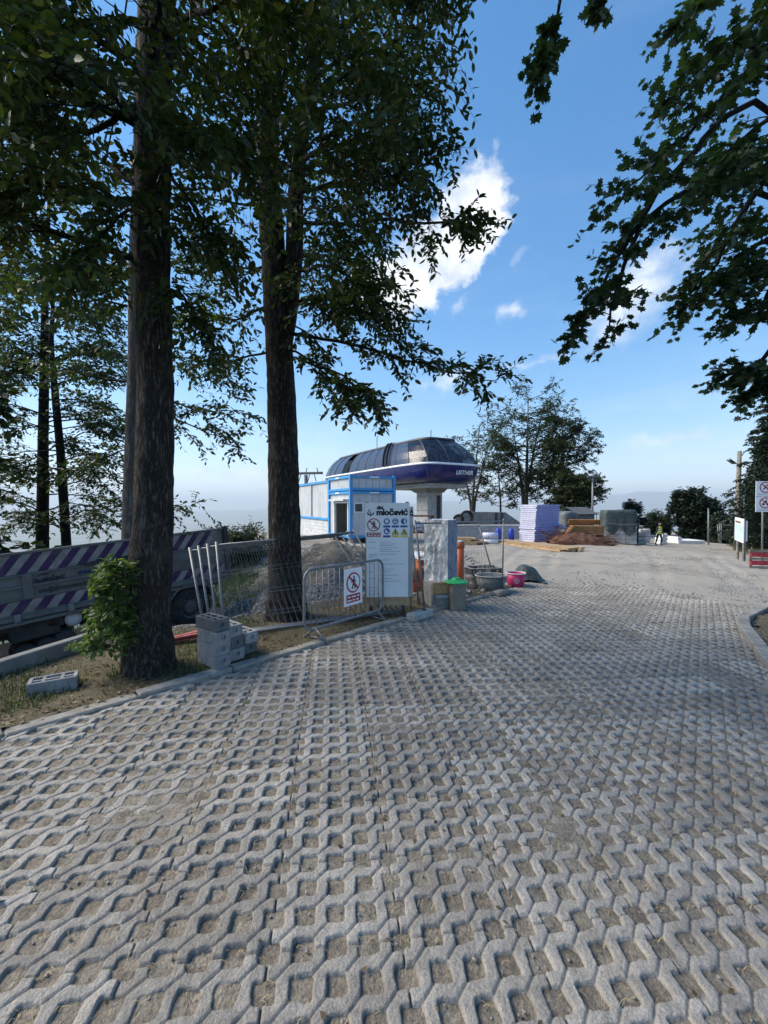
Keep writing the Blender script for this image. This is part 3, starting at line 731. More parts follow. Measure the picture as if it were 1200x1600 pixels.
class Tree:
    def __init__(s, name, label, base, seed, group=None, cat='tree'):
        s.base = Vector(base); s.root = thing(name, label, cat, s.base, 0, group)
        s.rng = np.random.default_rng(seed); s.wood = []; s.pos = []; s.dir = []; s.nrm = []; s.size = []
        s.pend = {}
    def curve(s, p0, p1, sag=0., wig=.06, n=7):
        p0, p1 = np.array(p0, float), np.array(p1, float); L = np.linalg.norm(p1 - p0)
        t = (np.arange(n) / (n - 1))[:, None]; p = p0 * (1 - t) + p1 * t
        p[:, 2] += sag * L * (4 * t[:, 0] * (1 - t[:, 0])) * .5
        w_ = s.rng.normal(0, wig * L, (n, 3)); w_[0] = 0; w_[-1] *= .3
        w_[1:] = (w_[1:] + w_[:-1]) / 2
        return p + w_
    def leaves_along(s, pts, n, size, tail=.25):
        s.pend.setdefault((len(pts), n, tail), []).append((pts, size))
    def flush(s):
        r = s.rng
        for (m, n, tail), lst in s.pend.items():
            A = np.array([p for p, _ in lst], float); sz = np.array([z for _, z in lst]); B = len(lst); L = m - 1
            t = np.minimum(tail + (1 - tail) * (np.arange(n)[None] + r.random((B, n)) * .6) / n, .999)
            i = (t * L).astype(int); f = (t * L - i)[..., None]; bi = np.arange(B)[:, None]
            p = A[bi, i] * (1 - f) + A[bi, i + 1] * f; tan = norm(A[bi, i + 1] - A[bi, i])
            side = norm(np.stack([tan[..., 1], -tan[..., 0], np.zeros_like(tan[..., 0])], -1)); sg = np.where(np.arange(n) % 2 == 0, 1, -1)[None, :, None]
            d = tan * .55 + side * sg * .8 + r.normal(0, .38, (B, n, 3)) + np.array([0, 0, -.22])
            nn = np.array([0, 0, 1.0]) + r.normal(0, .50, (B, n, 3))
            s.pos.append((p + r.normal(0, .012, (B, n, 3))).reshape(-1, 3)); s.dir.append(d.reshape(-1, 3)); s.nrm.append(nn.reshape(-1, 3)); s.size.append((sz[:, None] * r.uniform(.65, 1.2, (B, n))).ravel())
        s.pend = {}
    def bough(s, pts, r0, nsub, sublen, ntw, twlen, nleaf, lsize, start=.2, sag=.05, droop=.25, flat=.45, r1=.004, tipdense=True):
        """a limb through pts (world), with side branches, twigs and leaves"""
        pts = [np.array(p, float) for p in pts]
        path = [pts[0]]
        for a, b in zip(pts[:-1], pts[1:]): path += list(s.curve(a, b, sag, .035, 6)[1:])
        path = np.array(path); n = len(path)
        s.wood.append((path, np.linspace(r0, max(r1, r0 * .16), n), 6 if r0 > .03 else 5))
        r = s.rng
        for k in range(nsub):
            t = start + (1 - start) * (k + r.random()) / nsub; t = min(t, .999)
            i = int(t * (n - 1)); f = t * (n - 1) - i; p = path[i] * (1 - f) + path[i + 1] * f
            tan = norm(path[i + 1] - path[i]); side = sidev(tan)
            ang = (1 if k % 2 else -1) * r.uniform(.35, 1.25)
            d = tan * math.cos(ang) + side * math.sin(ang) + np.array([0, 0, r.normal(.05, flat)])
            d = norm(d); L = sublen * (1.1 - .6 * t) * r.uniform(.6, 1.25)
            e = p + d * L + np.array([0, 0, -droop * L * r.uniform(.3, 1.2)])
            sub = s.curve(p, e, .12, .05, 5)
            s.wood.append((sub, np.linspace(max(r0 * .28 * (1 - .6 * t), .006), .003, 5), 4))
            for j in range(ntw):
                tt = min(.15 + .85 * (j + r.random()) / ntw, .99); i2 = int(tt * 4); f2 = tt * 4 - i2
                q = sub[i2] * (1 - f2) + sub[i2 + 1] * f2; tn = norm(sub[i2 + 1] - sub[i2]); sd2 = sidev(tn)
                a2 = (1 if j % 2 else -1) * r.uniform(.3, 1.1)
                dd_ = norm(tn * math.cos(a2) + sd2 * math.sin(a2) + np.array([0, 0, r.normal(-.05, flat)]))
                l2 = twlen * r.uniform(.6, 1.3)
                tw = s.curve(q, q + dd_ * l2 + np.array([0, 0, -droop * .6 * l2]), .08, .05, 4)
                s.wood.append((tw, np.linspace(.0035, .0015, 4), 3))
                s.leaves_along(tw, nleaf, lsize, .1)
            s.leaves_along(sub, nleaf, lsize, .4)
        s.leaves_along(path, nleaf * 2, lsize, .6)
    def trunk(s, pts, rad, mat, seg=40, rings=120, ridge=.10, flare=.35, name='trunk', lumps=9):
        """furrowed trunk through world points"""
        pts = np.array(pts, float); m = len(pts)
        tt = np.linspace(0, 1, rings) * (m - 1); i = np.minimum(tt.astype(int), m - 2); f = (tt - i)[:, None]
        f = f * f * (3 - 2 * f) * .4 + f * .6
        C = pts[i] * (1 - f) + pts[i + 1] * f; rr_ = np.interp(tt, np.arange(m), rad)
        a = np.linspace(0, 2 * np.pi, seg, endpoint=False)
        h = C[:, 2] - C[0, 2]
        A, H = np.meshgrid(a, h)
        sd_ = int(s.rng.integers(1000))
        au = A / (2 * np.pi)
        def per(freq, hs, k):   # noise periodic round the trunk
            x = au * freq; n0 = vnoise(x + 50 * k, H * hs, sd_ + k); n1 = vnoise(x - freq + 50 * k, H * hs, sd_ + k)
            return n0 * (1 - au) + n1 * au
        ridges = 1 - np.abs(per(22, 3.2, 1) * 2 - 1) ** .7
        rad_ = rr_[:, None] * (1 + .16 * (per(5, .7, 2) - .5) + ridge * (ridges - .5) + .05 * (per(40, 9, 3) - .5))
        rad_ *= 1 + flare * np.exp(-H / .22) * (1 + .6 * np.sin(A * 5 + sd_))
        X = C[:, 0:1] + rad_ * np.cos(A); Y = C[:, 1:2] + rad_ * np.sin(A); Z = np.repeat(C[:, 2:3], seg, 1)
        V = np.stack([X, Y, Z], -1).reshape(-1, 3) - np.array(s.base)
        ii = np.arange(rings * seg).reshape(rings, seg); j2 = np.roll(ii, -1, 1)
        q = np.stack([ii[:-1], j2[:-1], j2[1:], ii[1:]], -1).reshape(-1, 4)
        idx = list(q.ravel()) + list(ii[-1]); cn = [4] * len(q) + [seg]
        o = link(name, mesh_np(name, V, cn, idx, mat, True), None, s.root)
        return o
    def finish(s, leafmat, barkmat, tpl=LEAF_OVAL, crown='crown'):
        if s.wood:
            groups = {}
            for p, r, sg in s.wood: groups.setdefault((len(p), sg), []).append((p, r))
            VV, II, off = [], [], 0
            for (n, sg), lst in groups.items():
                Pp = np.array([np.asarray(a) for a, _ in lst], float) - np.array(s.base); Rr_ = np.array([np.asarray(b_) for _, b_ in lst], float)
                t_ = norm(np.gradient(Pp, axis=1)); ref = np.where(np.abs(t_[..., 2:3]) < .9, np.array([0, 0, 1.0]), np.array([1.0, 0, 0]))
                ref = np.repeat(ref[:, :1], n, 1); u_ = norm(np.cross(ref, t_)); v_ = np.cross(t_, u_)
                a = np.linspace(0, 2 * np.pi, sg, endpoint=False)
                ring_ = Pp[:, :, None] + Rr_[:, :, None, None] * (u_[:, :, None] * np.cos(a)[None, None, :, None] + v_[:, :, None] * np.sin(a)[None, None, :, None])
                N = len(lst); VV.append(ring_.reshape(-1, 3)); id_ = np.arange(N * n * sg).reshape(N, n, sg); nx = np.roll(id_, -1, 2)
                II.append(np.stack([id_[:, :-1], nx[:, :-1], nx[:, 1:], id_[:, 1:]], -1).reshape(-1, 4) + off); off += N * n * sg
            q_ = np.concatenate(II)
            link('branches', mesh_np('branches', np.concatenate(VV), np.full(len(q_), 4), q_.ravel(), barkmat, True), None, s.root)
        s.flush()
        if s.pos:
            me = leaf_mesh(crown, np.concatenate(s.pos) - np.array(s.base), np.concatenate(s.dir), np.concatenate(s.nrm), np.concatenate(s.size), tpl, leafmat)
            link(crown, me, None, s.root)
            return len(np.concatenate(s.size))
NLEAF = {}
def PX(*a): return [P(*q) for q in a]

# ---- the big furrowed tree in front, at left
b = G(233, 1052)
t1 = Tree('broadleaf_tree', 'thickest furrowed trunk in front, behind the stacked concrete blocks', b, 1)
zt = 4.85
tp = [b + Vector((0, .05, -.1)), P(232, 960, zt), P(240, 800, zt), P(243, 600, zt), P(238, 400, zt), P(240, 200, zt), P(243, 0, zt), P(240, -300, zt), P(245, -700, zt - .1)]
t1.trunk(tp, [.262, .236, .206, .196, .19, .185, .175, .15, .07], M['bark'], 56, 220, .10, .13)
BK = dict(nsub=12, sublen=1.25, ntw=7, twlen=.50, nleaf=10, lsize=.106, droop=.32)
for (pts, r0, kw) in [
    ([(240, 205, 4.85), (110, 150, 4.3), (-60, 90, 3.9)], .055, {}),
    ([(238, 330, 4.85), (120, 300, 4.4), (-50, 270, 4.0)], .05, {}),
    ([(237, 415, 4.85), (110, 372, 4.6), (-60, 320, 4.4)], .045, dict(start=.35, sublen=.9)),
    ([(240, 120, 4.85), (120, 40, 4.6), (-20, -60, 4.5)], .05, {}),
    ([(240, 60, 4.85), (330, 20, 4.2), (420, -80, 3.8)], .045, {}),
    ([(240, 180, 4.85), (310, 190, 4.3), (370, 250, 4.0)], .035, dict(sublen=.7)),
    ([(240, 260, 4.85), (300, 320, 4.5), (345, 395, 4.4)], .03, dict(sublen=.6, nsub=8)),
    ([(240, 300, 4.85), (160, 250, 5.6), (60, 210, 6.3)], .045, {}),
    ([(240, 150, 4.85), (150, 110, 5.8), (30, 30, 6.6)], .045, {}),
    ([(240, 220, 4.85), (190, 160, 3.9), (120, 110, 3.3)], .04, {}),
    ([(240, 100, 4.85), (250, 20, 3.9), (230, -150, 3.2)], .045, {}),
    ([(240, 0, 4.85), (330, 60, 5.5), (430, 100, 6.0)], .04, {}),
    ([(240, -60, 4.85), (100, -60, 4.0), (-80, -200, 3.4)], .05, {}),
    ([(240, -250, 4.85), (400, -400, 4.0), (560, -700, 3.2)], .05, {}),
    ([(240, -300, 4.85), (60, -420, 5.0), (-200, -520, 5.2)], .05, {}),
    ([(240, 380, 4.85), (170, 420, 5.3), (60, 450, 5.9)], .03, dict(sublen=.8, nsub=9)),
    ([(240, 440, 4.85), (280, 455, 4.7), (310, 500, 4.6)], .018, dict(sublen=.5, nsub=6)),
    ([(240, 160, 4.85), (140, 210, 4.5), (20, 190, 4.2)], .04, {}),
    ([(240, 330, 4.85), (200, 330, 4.2), (130, 390, 3.9)], .03, dict(sublen=.7)),
    ([(240, 20, 4.85), (180, 60, 4.2), (60, 10, 3.7)], .04, {}),
]:
    k = dict(BK); k.update(kw); t1.bough(PX(*pts), r0, **k)
NLEAF['t1'] = t1.finish(M['leaf'], M['barkdark'])

# ---- second tree, forked above, against which the fence panels lean
b = G(447, 968)
t2 = Tree('broadleaf_tree', 'tall forked trunk with fence panels leaning against it', b, 2)
z2 = b.y
tp = [b + Vector((0, .05, -.1)), P(446, 900, z2), P(443, 760, z2), P(440, 600, z2), P(430, 430, z2), P(418, 260, z2), P(425, 60, z2), P(432, -140, z2), P(440, -420, z2)]
t2.trunk(tp, [.33, .275, .25, .235, .21, .18, .16, .12, .06], M['bark'], 52, 200, .10, .25)
tp = [P(441, 560, z2 + .02), P(452, 480, z2), P(460, 400, z2 - .05), P(462, 300, z2 - .1), P(480, 150, z2 - .2), P(520, -40, z2 - .4), P(560, -260, z2 - .7)]
t2.trunk(tp, [.13, .145, .14, .125, .10, .08, .04], M['bark'], 30, 120, .10, 0, name='fork')
BK = dict(nsub=13, sublen=1.35, ntw=7, twlen=.52, nleaf=10, lsize=.108, droop=.30)
for (pts, r0, kw) in [
    ([(445, 520, 7.0), (580, 545, 6.4), (690, 580, 6.1), (775, 592, 5.9)], .032, dict(nsub=16, sublen=.55, start=.15, ntw=5, twlen=.32)),
    ([(443, 560, 7.0), (540, 585, 6.2), (570, 620, 5.7)], .026, dict(nsub=10, sublen=.65, ntw=5, twlen=.35)),
    ([(443, 545, 7.0), (530, 600, 6.0), (590, 645, 5.5)], .022, dict(nsub=8, sublen=.5, ntw=4, twlen=.32)),
    ([(445, 470, 7.0), (540, 470, 6.3), (585, 500, 5.8)], .035, dict(sublen=.9)),
    ([(445, 420, 7.0), (540, 430, 6.2), (595, 475, 5.5)], .035, dict(sublen=.8)),
    ([(455, 350, 7.0), (560, 350, 6.4), (690, 345, 6.0), (745, 345, 5.9)], .035, dict(nsub=12, sublen=.5, start=.35, ntw=5, twlen=.32)),
    ([(455, 300, 7.0), (560, 290, 6.2), (645, 280, 5.6)], .04, dict(sublen=.9)),
    ([(455, 260, 7.0), (580, 215, 6.0), (650, 225, 5.3)], .04, dict(sublen=.9)),
    ([(455, 200, 7.0), (580, 150, 6.0), (660, 130, 5.2)], .04, dict(sublen=.85)),
    ([(455, 140, 7.0), (590, 80, 6.0), (660, 40, 5.2)], .04, {}),
    ([(470, 100, 6.9), (580, 20, 5.8), (645, -60, 5.0)], .04, {}),
    ([(455, 180, 7.0), (520, 140, 5.4), (560, 80, 4.2)], .04, {}),
    ([(455, 260, 7.0), (500, 230, 5.6), (540, 200, 4.4)], .04, {}),
    ([(455, 330, 7.0), (500, 330, 5.9), (540, 330, 5.0)], .03, {}),
    ([(440, 100, 7.0), (450, 40, 5.5), (470, -40, 4.2)], .04, {}),
    ([(440, 230, 7.0), (380, 190, 6.0), (330, 130, 5.2)], .035, {}),
    ([(440, 330, 7.0), (370, 320, 6.6), (290, 300, 6.2)], .03, dict(sublen=.8, nsub=8)),
    ([(435, 545, 7.0), (360, 568, 7.0), (285, 570, 7.0)], .024, dict(sublen=.55, nsub=9, ntw=4, twlen=.32)),
    ([(438, 470, 7.0), (370, 500, 7.0), (300, 500, 7.2)], .028, dict(sublen=.7, nsub=8)),
    ([(438, 420, 7.0), (370, 420, 7.2), (300, 400, 7.5)], .028, dict(sublen=.8, nsub=8)),
    ([(440, 20, 7.0), (360, -60, 6.5), (280, -160, 6.0)], .04, {}),
    ([(440, 130, 7.0), (500, 90, 8.0), (590, 60, 9.0)], .04, {}),
    ([(440, 280, 7.0), (500, 270, 8.0), (590, 250, 8.8)], .04, {}),
    ([(440, 400, 7.0), (500, 400, 7.8), (570, 410, 8.5)], .03, dict(sublen=.9)),
    ([(440, 60, 7.0), (400, 30, 8.0), (340, -30, 9.0)], .04, {}),
    ([(500, 0, 6.8), (565, -120, 5.6), (665, -320, 4.6)], .04, {}),
    ([(445, -200, 7.0), (500, -320, 6.0), (600, -560, 4.6)], .04, {}),
    ([(445, 500, 7.0), (480, 520, 6.5), (500, 580, 6.2)], .02, dict(sublen=.5, nsub=6, ntw=4, twlen=.3)),
    ([(450, 430, 7.0), (490, 450, 6.4), (520, 480, 6.0)], .02, dict(sublen=.7, nsub=8)),
]:
    k = dict(BK); k.update(kw); t2.bough(PX(*pts), r0, **k)
NLEAF['t2'] = t2.finish(M['leaf'], M['barkdark'])

# ---- the tree close behind the first trunk
b = onT(P(203, 900, 9.2).x, 9.2)
t3 = Tree('broadleaf_tree', 'slim pale mottled trunk half hidden behind the thickest trunk', b, 3)
tp = [b + Vector((0, 0, -.15)), P(204, 860, 9.2), P(207, 720, 9.2), P(212, 560, 9.2), P(210, 420, 9.2), P(215, 250, 9.2), P(215, 60, 9.2)]
t3.trunk(tp, [.22, .18, .165, .15, .12, .09, .04], M['barkpale'], 30, 110, .05, .2)
BK = dict(nsub=10, sublen=1.1, ntw=5, twlen=.5, nleaf=8, lsize=.12, droop=.22)
for (pts, r0, kw) in [
    ([(210, 560, 9.2), (300, 560, 9), (370, 600, 8.8)], .03, {}), ([(208, 640, 9.2), (290, 660, 9), (375, 700, 8.8)], .028, dict(sublen=.8)),
    ([(208, 600, 9.2), (300, 640, 8.8), (385, 650, 8.4)], .026, dict(sublen=.6, ntw=4)),
    ([(208, 600, 9.2), (140, 590, 9.2), (70, 560, 9.2)], .03, {}), ([(210, 480, 9.2), (120, 470, 9.2), (40, 440, 9.2)], .03, {}),
    ([(206, 700, 9.2), (150, 720, 9.5), (120, 740, 9.6)], .02, dict(sublen=.7, nsub=7)), ([(210, 430, 9.2), (290, 400, 9.4), (360, 380, 9.6)], .03, {}),
    ([(212, 350, 9.2), (140, 320, 9.2), (60, 300, 9.2)], .03, {}), ([(212, 300, 9.2), (300, 260, 9.0), (380, 220, 9.0)], .03, {}),
    ([(205, 780, 9.2), (170, 800, 9.6), (150, 820, 10)], .015, dict(sublen=.6, nsub=6)), ([(205, 790, 9.2), (260, 800, 9.4), (300, 788, 9.4)], .012, dict(sublen=.4, nsub=6, ntw=3)),
    ([(210, 500, 9.2), (280, 480, 9.8), (340, 470, 10.4)], .025, {}), ([(213, 200, 9.2), (150, 150, 9.2), (80, 100, 9)], .03, {})]:
    k = dict(BK); k.update(kw); t3.bough(PX(*pts), r0, **k)
t3.finish(M['leaf'], M['barkdark'])

# ---- two trees farther down the slope at left
for (nm, lab, px, Y, seed, lean, top) in [('broadleaf_tree', 'straight dark trunk behind the truck at far left', 66, 15.0, 4, 4, 380), ('broadleaf_tree', 'thin leaning trunk behind the truck, beside the straight dark one', 104, 14.2, 5, -24, 480)]:
    x0 = P(px, 870, Y).x; b = onT(x0, Y)
    tr = Tree(nm, lab, b, seed)
    tp = [b + Vector((0, 0, -.3)), P(px, 860, Y), P(px + lean * .35, 720, Y), P(px + lean * .8, 600, Y), P(px + lean, top + 60, Y), P(px + lean * 1.1 + 10, top - 120, Y)]
    tr.trunk(tp, [.26, .20, .17, .14, .10, .03] if seed == 4 else [.2, .15, .13, .10, .07, .03], M['barkdark'], 22, 70, .06, .15)
    for k in range(44 if seed == 4 else 34):
        py = tr.rng.uniform(top - 60, 830); t_ = (860 - py) / (860 - top); sx = px + lean * t_
        dx = tr.rng.choice([-1, 1]) * tr.rng.uniform(50, 140) * (1.05 - .4 * abs(t_ - .4)); dY = tr.rng.uniform(-2.2, 2.2)
        p0 = P(sx, py, Y); p2 = P(sx + dx, py + tr.rng.uniform(-30, 30), Y + dY); p1 = (p0 + p2) / 2 + Vector((0, 0, .25))
        tr.bough([p0, p1, p2], .03, 8, 1.0, 4, .55, 7, .15, droop=.2, flat=.35)
    tr.finish(M['leaf'], M['barkdark'], LEAF_OVAL)

# ---- sapling in front of the truck
b = G(190, 1054)
sp = Tree('sapling', 'bright green leafy sapling at the foot of the thickest trunk', b, 7, cat='sapling')
zs = b.y
sp.wood.append((np.array([b + Vector((0, 0, -.05)), P(189, 1000, zs), P(184, 940, zs), P(196, 880, zs)]), np.linspace(.012, .005, 4), 6))
for k in range(44):
    py = 1012 - 128 * (k + .5) / 44; a = sp.rng.uniform(0, 6.28); L = .30 * (1 - .55 * (k / 44)) * sp.rng.uniform(.7, 1.2)
    p0 = P(182 + 10 * (k / 44), py, zs); p1 = p0 + Vector((math.cos(a) * L - .05, math.sin(a) * L * .9, .14 * sp.rng.uniform(-.4, 1.2)))
    sp.bough([p0, p1], .005, 4, .16, 3, .10, 4, .08, start=.1, droop=.12, flat=.3)
sp.finish(M['leafyoung'], M['woodgrey'])

# ---- maple overhanging from the right, its trunk outside the picture
b = onT(8.6, 6.2)
tm = Tree('maple_tree', 'maple with lobed dark leaves overhanging from the right edge', b, 9)
tm.trunk([b + Vector((0, 0, -.1)), b + Vector((0, 0, 1.5)), b + Vector((-.1, 0, 4)), b + Vector((-.1, .1, 7)), b + Vector((0, 0, 10)), b + Vector((.1, 0, 13))], [.34, .28, .25, .2, .13, .05], M['bark'], 30, 90, .08, .25)
BK = dict(nsub=12, sublen=.78, ntw=5, twlen=.34, nleaf=6, lsize=.095, droop=.12)
bt = lambda h: tuple(b + Vector((-.1, 0, h)))
def mb_(h, *pts, r0=.05, **kw):
    k = dict(BK); k.update(kw); tm.bough([bt(h)] + PX(*pts), r0, **k)
mb_(6.8, (1170, 150, 5.6), (1030, 300, 5.3), (945, 450, 5.0), (893, 525, 4.95), start=.46, nsub=14, sublen=.42, ntw=4, twlen=.26)
mb_(6.5, (1150, 250, 5.6), (1000, 350, 5.2), (962, 460, 5.0), (945, 530, 4.95), start=.46, nsub=10, sublen=.34, ntw=4, twlen=.25)
mb_(7.2, (1180, 100, 5.6), (1070, 210, 5.3), (965, 330, 5.1), start=.32, nsub=14, sublen=.62)
mb_(8.0, (1190, 20, 5.6), (1110, 110, 5.3), (1040, 160, 5.2), start=.32, sublen=.55)
mb_(9.0, (1190, -60, 5.6), (1120, -10, 5.3), (1075, 25, 5.2), start=.35, sublen=.6)
mb_(6.0, (1180, 300, 5.6), (1130, 400, 5.4), (1095, 455, 5.3), start=.32, sublen=.6)
mb_(5.7, (1190, 380, 5.6), (1140, 430, 5.4), (1085, 480, 5.3), start=.32, sublen=.5)
mb_(5.6, (1190, 270, 5.4), (1130, 300, 5.0), (1060, 320, 4.7), start=.32, sublen=.7)
mb_(5.2, (1220, 430, 5.6), (1190, 490, 5.4), (1160, 495, 5.3), start=.4, sublen=.4)
mb_(4.8, (1225, 520, 5.6), (1185, 570, 5.4), (1140, 585, 5.3), start=.45, sublen=.42, ntw=5, twlen=.26)
mb_(5.0, (1240, 420, 5.8), (1210, 420, 5.6), (1170, 440, 5.4), start=.32, sublen=.6)
mb_(4.6, (1240, 560, 5.6), (1205, 590, 5.5), (1180, 615, 5.4), start=.5, sublen=.35)
mb_(6.9, (1210, 180, 6.2), (1150, 230, 6.6), (1080, 290, 7.0), start=.32)
mb_(7.6, (1220, 80, 5.2), (1190, 90, 4.6), (1150, 70, 4.2), start=.32)
mb_(6.2, (1210, 250, 6.6), (1160, 340, 7.2), (1100, 390, 7.8), start=.32)
mb_(6.4, (1230, 200, 5.0), (1190, 240, 4.5), (1150, 230, 4.2), start=.32)
mb_(8.4, (1240, -50, 4.8), (1190, -120, 4.2), (1150, -260, 3.8), start=.32)
mb_(9.4, (1180, -250, 5.0), (1000, -330, 4.6), (885, -120, 4.6), (872, 30, 4.7), (842, 135, 4.8), start=.80, nsub=9, sublen=.24, ntw=3, twlen=.16)
mb_(9.2, (1100, -250, 5.0), (985, -140, 4.8), (925, -20, 4.7), (930, 12, 4.7), start=.9, nsub=4, sublen=.2, ntw=3, twlen=.16)
mb_(10, (1250, -400, 4.5), (1150, -600, 3.8), start=.2)
NLEAF['maple'] = tm.finish(M['leafmaple'], M['barkdark'], LEAF_MAPLE)

# ---- open trees beyond the station and the yard
def far_tree(label, px, pyb, Y, ptop, wpx, seed, stems=1, nb=26, leaf='leaffar', dens=1.0, bark='barkpale', low=.3, rad=.22, lsz=.24, name='broadleaf_tree', group=None):
    x0 = P(px, pyb, Y).x; z0 = P(px, pyb, Y).z; b = Vector((x0, Y, min(Tf(x0, Y), z0)))
    tr = Tree(name, label, b, seed, group)
    k_ = Y / 640; H = P(px, ptop, Y).z - b.z; W = wpx * k_
    r = tr.rng
    for s_ in range(stems):
        a = r.uniform(0, 6.28); sp_ = (.18 * s_, .35)[s_ > 0]
        dx, dy = math.cos(a) * sp_ * (s_ > 0), math.sin(a) * sp_ * (s_ > 0)
        lx = r.normal(0, .05 * H) if s_ == 0 else (1 if s_ % 2 else -1) * r.uniform(.08, .22) * H * (W / H + .3)
        hh = H * (1 - .12 * s_)
        top = b + Vector((dx + lx, dy, hh * .97))
        pts = [b + Vector((dx, dy, -.3)), b + Vector((dx + lx * .15, dy, hh * .3)), b + Vector((dx + lx * .55, dy, hh * .65)), top]
        tr.trunk(pts, [rad, rad * .8, rad * .45, .03], M[bark], 12, 26, .04, .15, name='trunk' if s_ == 0 else 'stem')
        for k in range(nb):
            t_ = low + (1 - low) * (k + r.random()) / nb
            q = t_ * 3; i = min(int(q), 2); f = q - i; p0 = pts[i] * (1 - f) + pts[i + 1] * f
            a = r.uniform(0, 6.28); env = math.sin(math.pi * min(1, max(.12, (t_ - low * .6) / (1.12 - low * .6)))) ** .7
            L = W * .5 * env * r.uniform(.55, 1.1)
            p2 = p0 + Vector((math.cos(a) * L, math.sin(a) * L, L * r.uniform(.15, .75))); p1 = (p0 + p2) / 2 + Vector((0, 0, -.08 * L))
            tr.bough([p0, p1, p2], rad * .28 * (1 - .6 * t_) + .01, max(4, int(9 * dens)), L * .45 + .3, 4, .6, max(3, int(6 * dens)), lsz, start=.3, droop=.05, flat=.5, r1=.008)
    tr.finish(M[leaf], M['barkdark'], LEAF_QUAD)
far_tree('thin sparse tree with pale stems right beside the station nose', 737, 806, 44, 655, 92, 21, stems=3, nb=12, dens=.75, low=.30, rad=.17)
far_tree('small open tree between the sparse tree and tall pale trunk', 783, 806, 46, 690, 70, 22, stems=1, nb=22, dens=.9, low=.25, rad=.13)
far_tree('tallest open tree with a pale twin trunk behind lilac stack', 822, 800, 46, 612, 155, 23, stems=3, nb=24, dens=1.1, low=.30, rad=.26)
far_tree('spreading tree right of the tallest one, before the floodlight pole', 875, 806, 44, 652, 98, 24, stems=2, nb=28, dens=1.2, low=.22, rad=.2)
far_tree('low dense bushy tree behind the grey shed', 893, 815, 40, 742, 70, 25, stems=2, nb=22, dens=1.5, low=.08, rad=.13)
far_tree('broad dark bushy tree standing behind the white trailer', 1088, 862, 38, 772, 56, 26, stems=2, nb=30, dens=1.6, low=.04, rad=.15, leaf='needle', bark='barkdark', lsz=.28)
far_tree('dark bush at the end of wire fence, left of utility pole', 1136, 862, 34, 812, 30, 27, stems=2, nb=26, dens=1.5, low=.04, rad=.1, leaf='needle', bark='barkdark', lsz=.26)
far_tree('small round tree peeking out behind tarpaulin covered pile', 990, 850, 42, 786, 26, 28, stems=1, nb=18, dens=1.2, low=.1, rad=.08, leaf='needle', bark='barkdark')
far_tree('small dark tree directly behind the worker', 1027, 850, 48, 806, 34, 29, stems=2, nb=18, dens=1.2, low=.1, rad=.08, leaf='leaffar', bark='barkdark')
far_tree('low bush below the gap between the two big trunks', 372, 905, 19, 835, 95, 30, stems=3, nb=16, dens=1.1, low=.05, rad=.06, leaf='leaffar', bark='barkdark', lsz=.14)

# ---- spruces at the right edge
def spruce(label, px, Y, ptop, pbot, wpx, seed):
    x0 = P(px, 800, Y).x; b = onT(x0, Y); H = P(px, ptop, Y).z - b.z; W = wpx * Y / 640
    tr = Tree('spruce_tree', label, b, seed); r = tr.rng
    tr.trunk([b + Vector((0, 0, -.2)), b + Vector((0, 0, H * .5)), b + Vector((0, 0, H))], [.22, .13, .02], M['barkdark'], 12, 30, .05, .2)
    n = 120
    for k in range(n):
        t_ = .10 + .88 * k / n; a = k * 2.399 + r.uniform(-.3, .3); L = (W * .5 * (1 - t_) ** .75 + .15) * r.uniform(.75, 1.15)
        p0 = b + Vector((0, 0, H * t_)); d = Vector((math.cos(a), math.sin(a), 0))
        p1 = p0 + d * L * .55 + Vector((0, 0, -.10 * L)); p2 = p0 + d * L + Vector((0, 0, -.12 * L))
        tr.bough([p0, p1, p2], .025 * (1 - t_) + .006, 9, L * .38 + .1, 3, .24, 8, .15, start=.12, sag=0, droop=.45, flat=.12)
    tr.finish(M['needle'], M['barkdark'], LEAF_QUAD)
spruce('tall dark spruce with drooping boughs at the right edge', 1222, 22, 560, 860, 150, 41)
spruce('spruce behind the info board, left of the tallest spruce', 1182, 29, 735, 860, 60, 42)
spruce('lower spruce behind the round prohibition signs', 1208, 25, 660, 860, 110, 43)
print('LEAVES', NLEAF)

# ---- unseen lower trees of the wood, added at left to shade truck and verge
for i, (s_, d_, hh) in enumerate([(-9.5, 10.2, 9.5), (-6.6, 10.8, 10), (-3.6, 10.0, 9.2), (-1.2, 11.5, 9.8)]):
    x, y = kl(s_, d_); b = onT(x, y)
    tr = Tree('broadleaf_tree', 'unseen woodland tree added out of view at left to shade the truck', b, 60 + i, 'unseen shade trees added at left')
    r = tr.rng; top = b + Vector((r.normal(0, .4), r.normal(0, .4), hh))
    tr.trunk([b + Vector((0, 0, -.3)), b.lerp(top, .4), b.lerp(top, .75), top], [.2, .16, .09, .02], M['barkdark'], 12, 30, .05, .2)
    for k in range(34):
        t_ = .14 + .84 * (k + r.random()) / 34; a = r.uniform(0, 6.28); L = 2.5 * math.sin(math.pi * min(1, .18 + t_ * .84)) ** .6 * r.uniform(.6, 1.1)
        p0 = b.lerp(top, t_); p2 = p0 + Vector((math.cos(a) * L, math.sin(a) * L, L * r.uniform(-.1, .4)))
        tr.bough([p0, (p0 + p2) / 2 + Vector((0, 0, .15)), p2], .03, 6, 1.1, 3, .6, 6, .32, droop=.15, flat=.5)
    tr.finish(M['leaf'], M['barkdark'], LEAF_QUAD)

